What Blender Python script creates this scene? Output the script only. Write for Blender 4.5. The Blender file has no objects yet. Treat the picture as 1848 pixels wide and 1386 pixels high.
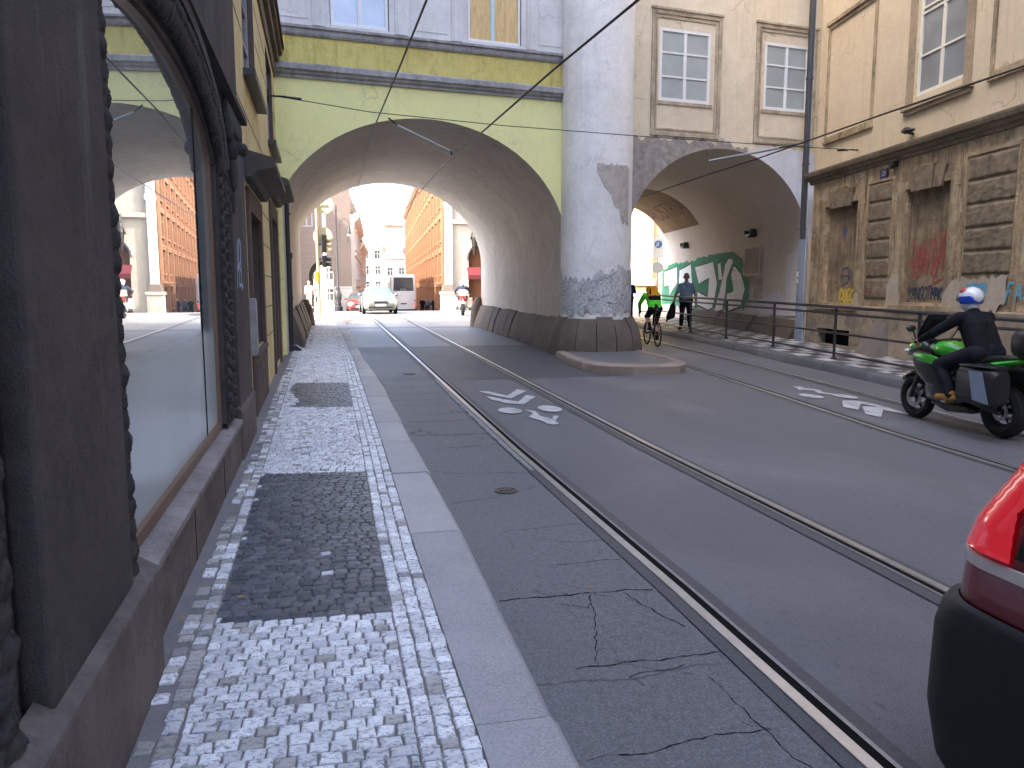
import bpy, bmesh, math, random
from mathutils import Vector, Matrix
random.seed(11)
R_ = math.radians
scene = bpy.context.scene
COL = scene.collection

# ------------------------------------------------------------------ camera, sky, sun, exposure
CAM_H = 1.73
cam_d = bpy.data.cameras.new("camera")
cam_d.sensor_width = 36.0
cam_d.lens = 36.0 * 1390.0 / 1848.0
cam_d.clip_start = 0.05
cam_d.clip_end = 2000
cam = bpy.data.objects.new("camera", cam_d)
COL.objects.link(cam)
cam.location = (0, 0, CAM_H)
cam.rotation_euler = (R_(90 - 7.054), 0, R_(-12.168))
scene.camera = cam

SUN_EL, SUN_AZ = R_(44), R_(-110)          # azimuth from +Y towards +X
sv = Vector((math.sin(SUN_AZ) * math.cos(SUN_EL), math.cos(SUN_AZ) * math.cos(SUN_EL), math.sin(SUN_EL)))
world = bpy.data.worlds.new("World")
scene.world = world
world.use_nodes = True
wn = world.node_tree
bg = wn.nodes["Background"]
sky = wn.nodes.new("ShaderNodeTexSky")
sky.sky_type = 'NISHITA'
sky.sun_disc = False
sky.sun_elevation = SUN_EL
sky.sun_rotation = SUN_AZ
sky.air_density = 0.8
sky.dust_density = 4.0
sky.ozone_density = 1.0
wn.links.new(sky.outputs[0], bg.inputs[0])
bg.inputs[1].default_value = 0.15
sl = bpy.data.lights.new("sun", 'SUN')
sl.energy = 2.3
sl.angle = R_(0.5)
sl.color = (1.0, 0.93, 0.82)
sun = bpy.data.objects.new("sun", sl)
COL.objects.link(sun)
sun.rotation_euler = sv.to_track_quat('Z', 'Y').to_euler()
sun.location = sv * 60
scene.view_settings.view_transform = 'Standard'
scene.view_settings.look = 'None'
scene.view_settings.gamma = 1
scene.view_settings.exposure = 3.0
scene.cycles.max_bounces = 8
scene.cycles.diffuse_bounces = 5
scene.cycles.glossy_bounces = 4
scene.cycles.sample_clamp_indirect = 8

# ------------------------------------------------------------------ ground profile
GP = [(-50, 0), (8, 0), (38, .40), (44, .42), (52, .25), (74, -.85), (90, -1.1), (120, -1.5), (300, -3.5), (600, -4)]
def gz(y):
    if y <= GP[0][0]: return GP[0][1]
    for (a, za), (b, zb) in zip(GP, GP[1:]):
        if y <= b: return za + (zb - za) * (y - a) / (b - a)
    return GP[-1][1]
def lerp_tab(tab, y):
    if y <= tab[0][0]: return tab[0][1]
    for (a, za), (b, zb) in zip(tab, tab[1:]):
        if y <= b: return za + (zb - za) * (y - a) / (b - a)
    return tab[-1][1]

# ------------------------------------------------------------------ materials
class NT:
    def __init__(s, name):
        s.m = bpy.data.materials.new(name); s.m.use_nodes = True
        s.t = s.m.node_tree; s.bsdf = s.t.nodes["Principled BSDF"]; s.out = s.t.nodes["Material Output"]
        s.tc = s.t.nodes.new("ShaderNodeTexCoord")
        s.co = s.tc.outputs["Object"]
    def nd(s, typ, **kw):
        n = s.t.nodes.new(typ)
        for k, v in kw.items(): setattr(n, k, v)
        return n
    def ln(s, a, b): s.t.links.new(a, b)
    def mapping(s, scale, loc=(0, 0, 0), rot=(0, 0, 0), src=None):
        n = s.nd("ShaderNodeMapping"); n.inputs["Scale"].default_value = scale; n.inputs["Location"].default_value = loc; n.inputs["Rotation"].default_value = rot
        s.ln(src or s.co, n.inputs[0]); return n.outputs[0]
    def noise(s, scale, detail=6, rough=.55, src=None, dist=0):
        n = s.nd("ShaderNodeTexNoise"); n.inputs["Scale"].default_value = scale; n.inputs["Detail"].default_value = detail
        n.inputs["Roughness"].default_value = rough; n.inputs["Distortion"].default_value = dist
        s.ln(src or s.co, n.inputs["Vector"]); return n.outputs["Fac"]
    def vor(s, scale, feature='F1', src=None, rnd=1):
        n = s.nd("ShaderNodeTexVoronoi", feature=feature); n.inputs["Scale"].default_value = scale; n.inputs["Randomness"].default_value = rnd
        s.ln(src or s.co, n.inputs["Vector"]); return n
    def ramp(s, fac, p0, p1, c0=(0, 0, 0, 1), c1=(1, 1, 1, 1)):
        n = s.nd("ShaderNodeValToRGB"); e = n.color_ramp.elements
        e[0].position = p0; e[1].position = p1; e[0].color = c0; e[1].color = c1
        s.ln(fac, n.inputs[0]); return n.outputs[0]
    def mix(s, fac, a, b, mode='MIX'):
        n = s.nd("ShaderNodeMix", data_type='RGBA', blend_type=mode)
        for sock, v in ((n.inputs[0], fac), (n.inputs[6], a), (n.inputs[7], b)):
            if hasattr(v, "is_linked") or isinstance(v, bpy.types.NodeSocket): s.ln(v, sock)
            elif isinstance(v, (int, float)): sock.default_value = v
            else: sock.default_value = (*v, 1) if len(v) == 3 else v
        return n.outputs[2]
    def math(s, op, a, b=0):
        n = s.nd("ShaderNodeMath", operation=op)
        for i, v in enumerate((a, b)):
            if isinstance(v, bpy.types.NodeSocket): s.ln(v, n.inputs[i])
            else: n.inputs[i].default_value = v
        return n.outputs[0]
    def sep(s, src=None):
        n = s.nd("ShaderNodeSeparateXYZ"); s.ln(src or s.co, n.inputs[0]); return n.outputs
    def color(s, v):
        if isinstance(v, bpy.types.NodeSocket): s.ln(v, s.bsdf.inputs["Base Color"])
        else: s.bsdf.inputs["Base Color"].default_value = (*v, 1)
    def bump(s, h, strength=.3, dist=.02, prev=None):
        n = s.nd("ShaderNodeBump"); n.inputs["Strength"].default_value = strength; n.inputs["Distance"].default_value = dist
        s.ln(h, n.inputs["Height"])
        if prev is not None: s.ln(prev, n.inputs["Normal"])
        s.ln(n.outputs[0], s.bsdf.inputs["Normal"]); return n.outputs[0]
    def rough(s, r):
        if isinstance(r, bpy.types.NodeSocket): s.ln(r, s.bsdf.inputs["Roughness"])
        else: s.bsdf.inputs["Roughness"].default_value = r
    def spec(s, v): s.bsdf.inputs["Specular IOR Level"].default_value = v

def sc3(c, k): return tuple(max(0, min(1, x * k)) for x in c)

def plain(name, c, rough=.6, metal=0, spec=.5, var=.12, bump=0, vscale=30, emit=None, estr=0, coat=0):
    m = NT(name)
    n = m.noise(vscale, 5)
    n2 = m.noise(vscale * .13, 4)
    f = m.mix(.5, n, n2)
    m.color(m.mix(m.ramp(f, .3, .7), sc3(c, 1 - var), sc3(c, 1 + var)))
    m.rough(rough); m.spec(spec); m.bsdf.inputs["Metallic"].default_value = metal
    if coat: m.bsdf.inputs["Coat Weight"].default_value = coat; m.bsdf.inputs["Coat Roughness"].default_value = .05
    if bump: m.bump(n, bump, .01)
    if emit:
        m.bsdf.inputs["Emission Color"].default_value = (*emit, 1); m.bsdf.inputs["Emission Strength"].default_value = estr
    return m.m

def plaster(name, c, dirt, amt=.6, scale=.9, streak=.35, rough=.92, bump=.25, fine=90, edge=None, crack=0, patch=None, patch_t=(.60, .63)):
    """painted render: blotchy dirt, run-down streaks, hairline cracks, patches of other render"""
    m = NT(name)
    n1 = m.noise(scale, 9, .62)
    n2 = m.noise(scale * 5.3, 8, .6, src=m.mapping((1, 1, 1), (3.1, 7.7, 1.3)))
    col = m.mix(m.ramp(m.mix(.35, n1, n2), .40, .64), c, m.mix(amt, c, dirt))
    n3 = m.noise(scale * 19, 7, .7, src=m.mapping((1, 1, .8), (5.1, 2.7, 3.3)))
    n4 = m.noise(scale * 1.9, 6, .6, src=m.mapping((1, 1, 1), (11, 4, 2)))
    col = m.mix(m.math('MULTIPLY', m.math('MULTIPLY', m.ramp(n3, .47, .60), m.ramp(n4, .40, .62)), amt * .7), col, sc3(dirt, .9))
    col = m.mix(m.math('MULTIPLY', m.ramp(n3, .30, .45, (1, 1, 1, 1), (0, 0, 0, 1)), .22), col, sc3(c, 1.18))
    if streak:
        st = m.noise(1.0, 7, .6, src=m.mapping((7, 7, .45)))
        st2 = m.noise(.6, 4, .5, src=m.mapping((1, 1, 1), (9, 2, 5)))
        k = m.math('MULTIPLY', m.ramp(st, .47, .66), m.ramp(st2, .42, .58))
        col = m.mix(m.math('MULTIPLY', k, streak), col, dirt)
    h = m.noise(fine, 4, .6)
    h2 = m.noise(fine * .12, 5, .6)
    hh = m.mix(.5, h, h2)
    if patch is not None:
        pn = m.noise(1.1, 10, .6, src=m.mapping((1, 1, 1), (17, 3, 8)), dist=.4)
        pf = m.ramp(pn, *patch_t)
        col = m.mix(pf, col, m.mix(m.ramp(n2, .35, .65), patch, sc3(patch, .65)))
        hh = m.mix(m.math('MULTIPLY', pf, .6), hh, (0, 0, 0))
    if crack:
        nv = m.nd("ShaderNodeTexNoise"); nv.inputs["Scale"].default_value = 2.2; nv.inputs["Detail"].default_value = 6; m.ln(m.co, nv.inputs["Vector"])
        v = m.vor(.9, 'DISTANCE_TO_EDGE', src=m.mix(.35, m.co, nv.outputs["Color"]))
        cn = m.noise(.9, 4, .5, src=m.mapping((1, 1, 1), (1, 22, 4)))
        cf = m.math('MULTIPLY', m.ramp(v.outputs["Distance"], .0, .012, (1, 1, 1, 1), (0, 0, 0, 1)), m.ramp(cn, .5, .56))
        col = m.mix(m.math('MULTIPLY', cf, crack), col, sc3(dirt, .5))
    col = m.mix(m.math('MULTIPLY', m.ramp(h, .3, .7), .16), col, sc3(c, 1.25), 'OVERLAY')
    m.color(col); m.rough(rough); m.spec(.25)
    m.bump(hh, bump, .012)
    return m.m

def stone(name, c1, c2, scale=3, speck=140, bump=.4, rough=.85, island=0, speck_amt=.35):
    m = NT(name)
    n = m.noise(scale, 9, .65)
    s_ = m.noise(speck, 3, .7)
    col = m.mix(m.ramp(n, .3, .7), c1, c2)
    col = m.mix(m.math('MULTIPLY', m.ramp(s_, .4, .6), speck_amt), col, sc3(c1, 1.7))
    if island:
        g = m.nd("ShaderNodeNewGeometry")
        r = m.ramp(g.outputs["Random Per Island"], 0, 1, (1 - island, 1 - island, 1 - island * .9, 1), (1 + island * .4, 1 + island * .4, 1 + island * .4, 1))
        col = m.mix(1.0, col, r, 'MULTIPLY')
    m.color(col); m.rough(rough); m.spec(.35)
    m.bump(m.mix(.5, n, s_), bump, .012)
    return m.m

def glass_mat(name, c, gloss=.35, rough=.02, tint=(.92, .95, .97), wave=.02, floor=0):
    """window pane backed by a dim interior or film: diffuse body with a mirror-like front"""
    m = NT(name)
    t = m.t
    d = m.nd("ShaderNodeBsdfDiffuse")
    n = m.noise(1.2, 3)
    m.ln(m.mix(m.ramp(n, .3, .7), sc3(c, .85), sc3(c, 1.15)), d.inputs[0])
    g = m.nd("ShaderNodeBsdfGlossy"); g.inputs["Roughness"].default_value = rough; g.inputs[0].default_value = (*tint, 1)
    w = m.noise(2.5, 2)
    b = m.nd("ShaderNodeBump"); b.inputs["Strength"].default_value = wave; b.inputs["Distance"].default_value = .02; m.ln(w, b.inputs["Height"]); m.ln(b.outputs[0], g.inputs["Normal"])
    lw = m.nd("ShaderNodeLayerWeight"); lw.inputs["Blend"].default_value = gloss
    ms = m.nd("ShaderNodeMixShader")
    m.ln(m.math('MAXIMUM', lw.outputs["Fresnel"], floor), ms.inputs[0]); m.ln(d.outputs[0], ms.inputs[1]); m.ln(g.outputs[0], ms.inputs[2])
    m.ln(ms.outputs[0], m.out.inputs[0])
    return m.m

# ------------------------------------------------------------------ mesh builder
class MB:
    def __init__(s): s.v = []; s.f = []; s.mi = []; s.marks = [(0, 0)]
    def cut(s):
        """what follows is a piece of its own"""
        s.marks.append((len(s.v), len(s.f))); return s
    def add(s, vs, fs, mi=0):
        o = len(s.v); s.v += [tuple(v) for v in vs]
        for f in fs: s.f.append([o + i for i in f]); s.mi.append(mi)
        return s
    def quad(s, a, b, c, d, mi=0): return s.add([a, b, c, d], [(0, 1, 2, 3)], mi)
    def box(s, x0, x1, y0, y1, z0, z1, mi=0):
        if x0 > x1: x0, x1 = x1, x0
        if y0 > y1: y0, y1 = y1, y0
        if z0 > z1: z0, z1 = z1, z0
        return s.add([(x0, y0, z0), (x1, y0, z0), (x1, y1, z0), (x0, y1, z0), (x0, y0, z1), (x1, y0, z1), (x1, y1, z1), (x0, y1, z1)],
                     [(0, 3, 2, 1), (4, 5, 6, 7), (0, 1, 5, 4), (1, 2, 6, 5), (2, 3, 7, 6), (3, 0, 4, 7)], mi)
    def prism(s, poly, y0, y1, mi=0, ax='xz'):
        """2-D outline (u,v) extruded between y0 and y1"""
        n = len(poly)
        def P(u, v, d):
            return {'xz': (u, d, v), 'xy': (u, v, d), 'yz': (d, u, v)}[ax]
        vs = [P(u, v, y0) for u, v in poly] + [P(u, v, y1) for u, v in poly]
        fs = [list(range(n)), list(range(2 * n - 1, n - 1, -1))] + [(i, (i + 1) % n, n + (i + 1) % n, n + i) for i in range(n)]
        return s.add(vs, fs, mi)
    def tube(s, pts, r, seg=8, mi=0, cap=True):
        pts = [Vector(p) for p in pts]; n = len(pts)
        rs = r if isinstance(r, (list, tuple)) else [r] * n
        t0 = (pts[1] - pts[0]).normalized()
        up = Vector((0, 0, 1)) if abs(t0.z) < .9 else Vector((1, 0, 0))
        vs = []
        for i, p in enumerate(pts):
            t = (pts[min(i + 1, n - 1)] - pts[max(i - 1, 0)]).normalized()
            a = t.cross(up)
            if a.length < 1e-5: a = t.cross(Vector((0, 1, 0)))
            a.normalize(); b = a.cross(t); up = b
            for k in range(seg):
                w = 2 * math.pi * k / seg
                vs.append(p + (a * math.cos(w) + b * math.sin(w)) * rs[i])
        fs = [(i * seg + k, i * seg + (k + 1) % seg, (i + 1) * seg + (k + 1) % seg, (i + 1) * seg + k) for i in range(n - 1) for k in range(seg)]
        if cap: fs += [list(range(seg))[::-1], [(n - 1) * seg + k for k in range(seg)]]
        return s.add(vs, fs, mi)
    def lathe(s, prof, c=(0, 0, 0), seg=24, mi=0, axis='z', cap=True, a0=0):
        vs = []
        for r, h in prof:
            for k in range(seg):
                w = a0 + 2 * math.pi * k / seg
                x, y = r * math.cos(w), r * math.sin(w)
                vs.append((c[0] + x, c[1] + y, c[2] + h) if axis == 'z' else ((c[0] + h, c[1] + x, c[2] + y) if axis == 'x' else (c[0] + x, c[1] + h, c[2] + y)))
        n = len(prof)
        fs = [(i * seg + k, i * seg + (k + 1) % seg, (i + 1) * seg + (k + 1) % seg, (i + 1) * seg + k) for i in range(n - 1) for k in range(seg)]
        if cap: fs += [list(range(seg))[::-1], [(n - 1) * seg + k for k in range(seg)]]
        return s.add(vs, fs, mi)
    def torus(s, c, R, r, axis='x', seg=32, rs=10, mi=0, sy=1.0):
        vs = []
        for i in range(seg):
            w = 2 * math.pi * i / seg
            for k in range(rs):
                q = 2 * math.pi * k / rs
                rad = R + r * math.cos(q); h = r * sy * math.sin(q)
                a, b = rad * math.cos(w), rad * math.sin(w)
                vs.append((c[0] + h, c[1] + a, c[2] + b) if axis == 'x' else (c[0] + a, c[1] + b, c[2] + h))
        fs = [(i * rs + k, i * rs + (k + 1) % rs, ((i + 1) % seg) * rs + (k + 1) % rs, ((i + 1) % seg) * rs + k) for i in range(seg) for k in range(rs)]
        return s.add(vs, fs, mi)
    def ball(s, c, r, seg=12, rings=8, mi=0, jit=0):
        rx, ry, rz = (r, r, r) if isinstance(r, (int, float)) else r
        vs = [(c[0], c[1], c[2] + rz)]
        for i in range(1, rings):
            a = math.pi * i / rings
            for k in range(seg):
                w = 2 * math.pi * k / seg; j = 1 + random.uniform(-jit, jit)
                vs.append((c[0] + rx * j * math.sin(a) * math.cos(w), c[1] + ry * j * math.sin(a) * math.sin(w), c[2] + rz * j * math.cos(a)))
        vs.append((c[0], c[1], c[2] - rz)); L = len(vs) - 1
        fs = [(0, 1 + k, 1 + (k + 1) % seg) for k in range(seg)]
        for i in range(rings - 2):
            for k in range(seg):
                a = 1 + i * seg; b = a + seg
                fs.append((a + k, b + k, b + (k + 1) % seg, a + (k + 1) % seg))
        a = 1 + (rings - 2) * seg
        fs += [(a + (k + 1) % seg, a + k, L) for k in range(seg)]
        return s.add(vs, fs, mi)
    def cone(s, p0, r0, p1, r1, seg=12, mi=0):
        """round cone (capsule of two radii)"""
        p0, p1 = Vector(p0), Vector(p1); t = p1 - p0
        if t.length < 1e-6: return s.ball(p0, max(r0, r1), seg, 8, mi)
        t.normalize(); pts, rr = [], []
        for k in range(4):
            a = math.pi / 2 * k / 4; pts.append(p0 - t * r0 * math.cos(a)); rr.append(max(r0 * math.sin(a), 1e-3))
        pts.append(p0); rr.append(r0); pts.append(p1); rr.append(r1)
        for k in range(1, 5):
            a = math.pi / 2 * k / 4; pts.append(p1 + t * r1 * math.sin(a)); rr.append(max(r1 * math.cos(a), 1e-3))
        return s.tube(pts, rr, seg, mi)
    def ribbon(s, pts, w, y=0, th=.002, mi=0, ax='xz'):
        """flat brush stroke along a 2-D polyline"""
        n = len(pts)
        if n < 2: return s
        P = [Vector((p[0], p[1])) for p in pts]
        L, Rr = [], []
        for i in range(n):
            t = P[min(i + 1, n - 1)] - P[max(i - 1, 0)]
            if t.length < 1e-6: t = Vector((1, 0))
            t.normalize(); nrm = Vector((-t.y, t.x)); ww = (w[i] if isinstance(w, list) else w) * .5
            L.append(P[i] + nrm * ww); Rr.append(P[i] - nrm * ww)
        def Q(p, d): return (p.x, d, p.y) if ax == 'xz' else (p.x, p.y, d)
        vs = [Q(p, y) for p in L] + [Q(p, y) for p in Rr]
        fs = [(i, i + 1, n + i + 1, n + i) for i in range(n - 1)]
        return s.add(vs, fs, mi)
    def xf(s, M):
        s.v = [tuple(M @ Vector(v)) for v in s.v]; return s
    def mesh(s, name, smooth=False, ang=40):
        me = bpy.data.meshes.new(name); me.from_pydata(s.v, [], s.f); me.update()
        for p, k in zip(me.polygons, s.mi): p.material_index = k; p.use_smooth = smooth
        if smooth:
            try: me.set_sharp_from_angle(angle=R_(ang))
            except Exception: pass
        return me
    def build(s, name, mats, parent=None, smooth=False, bevel=0, ang=40, fix=True, label=None):
        if len(s.marks) > 1:
            o = None; ends = s.marks[1:] + [(len(s.v), len(s.f))]
            for (v0, f0), (v1, f1) in zip(s.marks, ends):
                if f1 <= f0: continue
                q = MB(); q.v = s.v[v0:v1]; q.f = [[i - v0 for i in f] for f in s.f[f0:f1]]; q.mi = s.mi[f0:f1]
                o = q.build(name, mats, parent, smooth, bevel, ang, fix, label)
            return o
        me = bpy.data.meshes.new(name); me.from_pydata(s.v, [], s.f); me.update()
        for p, k in zip(me.polygons, s.mi): p.material_index = k
        if fix:
            bm = bmesh.new(); bm.from_mesh(me); bmesh.ops.recalc_face_normals(bm, faces=bm.faces)
            bmesh.ops.triangulate(bm, faces=[f for f in bm.faces if len(f.verts) > 8])
            bm.to_mesh(me); bm.free()
        if smooth:
            for p in me.polygons: p.use_smooth = True
            me.set_sharp_from_angle(angle=R_(ang))
        for m in (mats if isinstance(mats, (list, tuple)) else [mats]): me.materials.append(m)
        o = bpy.data.objects.new(name, me); COL.objects.link(o)
        if parent is not None: o.parent = parent
        if bevel:
            b = o.modifiers.new("bevel", 'BEVEL'); b.width = bevel; b.segments = 2; b.limit_method = 'ANGLE'; b.angle_limit = R_(50)
        if label: o['label'] = label
        return o

def tag(o, label, cat, group=None):
    o['label'] = label; o['category'] = cat
    if group: o['group'] = group
    return o
def struct(o): o['kind'] = 'structure'; return o
def thing(name, label, cat, M=None, group=None):
    o = bpy.data.objects.new(name, None); COL.objects.link(o); o.empty_display_size = .3
    if M is not None: o.matrix_world = M
    return tag(o, label, cat, group)
def at(x, y, z=0, rz=0): return Matrix.Translation((x, y, z)) @ Matrix.Rotation(rz, 4, 'Z')
def frame(p, ang): return Matrix.Translation(p) @ Matrix.Rotation(ang, 4, 'Z')
def kids(o): return [c for c in COL.objects if c.parent == o]
def copy_tree(o, parent=None):
    c = o.copy(); COL.objects.link(c)
    if parent is not None:
        c.parent = parent; c.matrix_parent_inverse = o.matrix_parent_inverse.copy()
    for ch in kids(o): copy_tree(ch, c)
    return c

def wall_grid(mb, x0, x1, z0, z1, rects, y=0, depth=.2, mi=0, rmi=None):
    """front face with rectangular openings and their reveals; rects (xa,xb,za,zb[,depth])"""
    xs = sorted({x0, x1, *[r[0] for r in rects], *[r[1] for r in rects]})
    zs = sorted({z0, z1, *[r[2] for r in rects], *[r[3] for r in rects]})
    for i in range(len(xs) - 1):
        for j in range(len(zs) - 1):
            cx, cz = (xs[i] + xs[i + 1]) / 2, (zs[j] + zs[j + 1]) / 2
            if any(r[0] < cx < r[1] and r[2] < cz < r[3] for r in rects): continue
            mb.quad((xs[i], y, zs[j]), (xs[i + 1], y, zs[j]), (xs[i + 1], y, zs[j + 1]), (xs[i], y, zs[j + 1]), mi)
    for r in rects:
        d = r[4] if len(r) > 4 else depth
        a, b, c, e = r[:4]; m2 = mi if rmi is None else rmi
        mb.quad((a, y, c), (a, y + d, c), (a, y + d, e), (a, y, e), m2)
        mb.quad((b, y, c), (b, y, e), (b, y + d, e), (b, y + d, c), m2)
        mb.quad((a, y, c), (b, y, c), (b, y + d, c), (a, y + d, c), m2)
        mb.quad((a, y, e), (a, y + d, e), (b, y + d, e), (b, y, e), m2)

def window(parent, x0, x1, z0, z1, y, frame_m, pane_m, vx=(.5,), hz=(.33, .66), fw=.06, bar=.035, dep=.05, name='window'):
    """casement: frame with mullions, pane as its sub-part"""
    mb = MB()
    mb.box(x0, x0 + fw, y, y + dep, z0, z1); mb.box(x1 - fw, x1, y, y + dep, z0, z1)
    mb.box(x0 + fw, x1 - fw, y + .001, y + dep, z0, z0 + fw); mb.box(x0 + fw, x1 - fw, y + .001, y + dep, z1 - fw, z1)
    for k in vx:
        c = x0 + (x1 - x0) * k; mb.box(c - bar, c + bar, y + .004, y + dep, z0 + fw, z1 - fw)
    for k in hz:
        c = z0 + (z1 - z0) * k; mb.box(x0 + fw, x1 - fw, y + .009, y + dep - .005, c - bar * .55, c + bar * .55)
    w = mb.build(name, frame_m, parent, bevel=.004)
    MB().quad((x0 + .01, y + dep * .7, z0 + .01), (x1 - .01, y + dep * .7, z0 + .01), (x1 - .01, y + dep * .7, z1 - .01), (x0 + .01, y + dep * .7, z1 - .01)).build('pane', pane_m, w, fix=False)
    return w

# stroke letters for hand-sprayed writing
GL = {
 'A': [[(0, 0), (.3, 1), (.6, 0)], [(.1, .4), (.52, .38)]], 'B': [[(0, 0), (0, 1), (.4, .9), (.42, .6), (0, .52), (.5, .4), (.48, .08), (0, 0)]],
 'D': [[(0, 0), (.02, 1), (.5, .75), (.55, .3), (0, 0)]], 'E': [[(.5, 1), (0, .97), (0, 0), (.52, .03)], [(0, .5), (.4, .52)]],
 'F': [[(.55, 1), (0, .97), (0, 0)], [(0, .52), (.42, .55)]], 'G': [[(.55, .85), (.3, 1), (0, .6), (.1, .1), (.45, .05), (.55, .4), (.3, .42)]],
 'H': [[(0, 0), (0, 1)], [(.5, 0), (.5, 1)], [(0, .5), (.5, .5)]], 'I': [[(.1, 0), (.1, 1)]], 'J': [[(.5, 1), (.45, .15), (.2, 0), (0, .2)]],
 'K': [[(0, 0), (0, 1)], [(.5, 1), (0, .45), (.52, 0)]], 'L': [[(0, 1), (.02, 0), (.5, .05)]], 'M': [[(0, 0), (.05, 1), (.3, .4), (.55, 1), (.6, 0)]],
 'N': [[(0, 0), (0, 1), (.5, 0), (.5, 1)]], 'O': [[(.28, 1), (0, .6), (.05, .15), (.3, 0), (.55, .3), (.5, .8), (.28, 1)]],
 'P': [[(0, 0), (0, 1), (.5, .85), (.45, .5), (0, .45)]], 'R': [[(0, 0), (0, 1), (.5, .85), (.42, .52), (0, .48), (.52, 0)]],
 'S': [[(.5, .9), (.2, 1), (.02, .75), (.45, .4), (.4, .08), (.02, .05)]], 'T': [[(0, 1), (.56, .98)], [(.28, 1), (.28, 0)]],
 'U': [[(0, 1), (.03, .15), (.3, 0), (.5, .2), (.52, 1)]], 'Y': [[(0, 1), (.28, .5), (.55, 1)], [(.28, .5), (.2, 0), (-.05, -.15)]],
 'Z': [[(0, 1), (.5, 1), (0, 0), (.55, 0)]], '2': [[(0, .8), (.25, 1), (.5, .75), (0, 0), (.55, 0)]], '8': [[(.28, .5), (.05, .75), (.28, 1), (.5, .75), (.28, .5), (0, .25), (.28, 0), (.55, .25), (.28, .5)]],
 '.': [[(.05, 0), (.12, .03)]], ' ': [], 'Q': [[(.28, 1), (0, .6), (.05, .15), (.3, 0), (.55, .3), (.5, .8), (.28, 1)], [(.3, .3), (.6, -.05)]]}
def smooth_pts(pts, n=5):
    if len(pts) < 3: return [tuple(p) for p in pts]
    out = []
    P = [pts[0]] + list(pts) + [pts[-1]]
    for i in range(1, len(P) - 2):
        p0, p1, p2, p3 = P[i - 1], P[i], P[i + 1], P[i + 2]
        for k in range(n):
            t = k / n
            out.append(tuple(.5 * ((2 * p1[j]) + (-p0[j] + p2[j]) * t + (2 * p0[j] - 5 * p1[j] + 4 * p2[j] - p3[j]) * t * t + (-p0[j] + 3 * p1[j] - 3 * p2[j] + p3[j]) * t ** 3) for j in range(2)))
    out.append(tuple(pts[-1])); return out
def spray(mb, text, x, z, h, w, y, slant=.15, gap=.72, mi=0, jit=.06, rise=0, rnd=True):
    cx = x
    for ch in text:
        for st in GL.get(ch, []):
            pts = [(cx + (a + slant * b + random.uniform(-jit, jit)) * h * .8, z + (b + random.uniform(-jit, jit)) * h + rise * (cx - x)) for a, b in st]
            pts = smooth_pts(pts, 4) if rnd else pts
            ws = [w * random.uniform(.75, 1.25) for _ in pts]
            y -= .0006
            mb.ribbon(pts, ws, y, mi=mi)
        cx += h * .8 * gap
    return mb
def text_mesh(s, size, depth=.002, cut=0):
    cu = bpy.data.curves.new("lettering", 'FONT'); cu.body = s; cu.size = size; cu.extrude = depth; cu.align_x = 'CENTER'; cu.align_y = 'CENTER'
    o = bpy.data.objects.new("lettering", cu); COL.objects.link(o)
    dg = bpy.context.evaluated_depsgraph_get(); me = bpy.data.meshes.new_from_object(o.evaluated_get(dg))
    if cut:
        bm = bmesh.new(); bm.from_mesh(me)
        for k in range(-40, 41):
            bmesh.ops.bisect_plane(bm, geom=bm.verts[:] + bm.edges[:] + bm.faces[:], plane_co=(0, k * cut, 0), plane_no=(0, 1, 0))
        bm.to_mesh(me); bm.free()
    vs = [tuple(v.co) for v in me.vertices]; fs = [tuple(p.vertices) for p in me.polygons]
    bpy.data.objects.remove(o); bpy.data.curves.remove(cu); bpy.data.meshes.remove(me)
    return vs, fs
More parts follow.
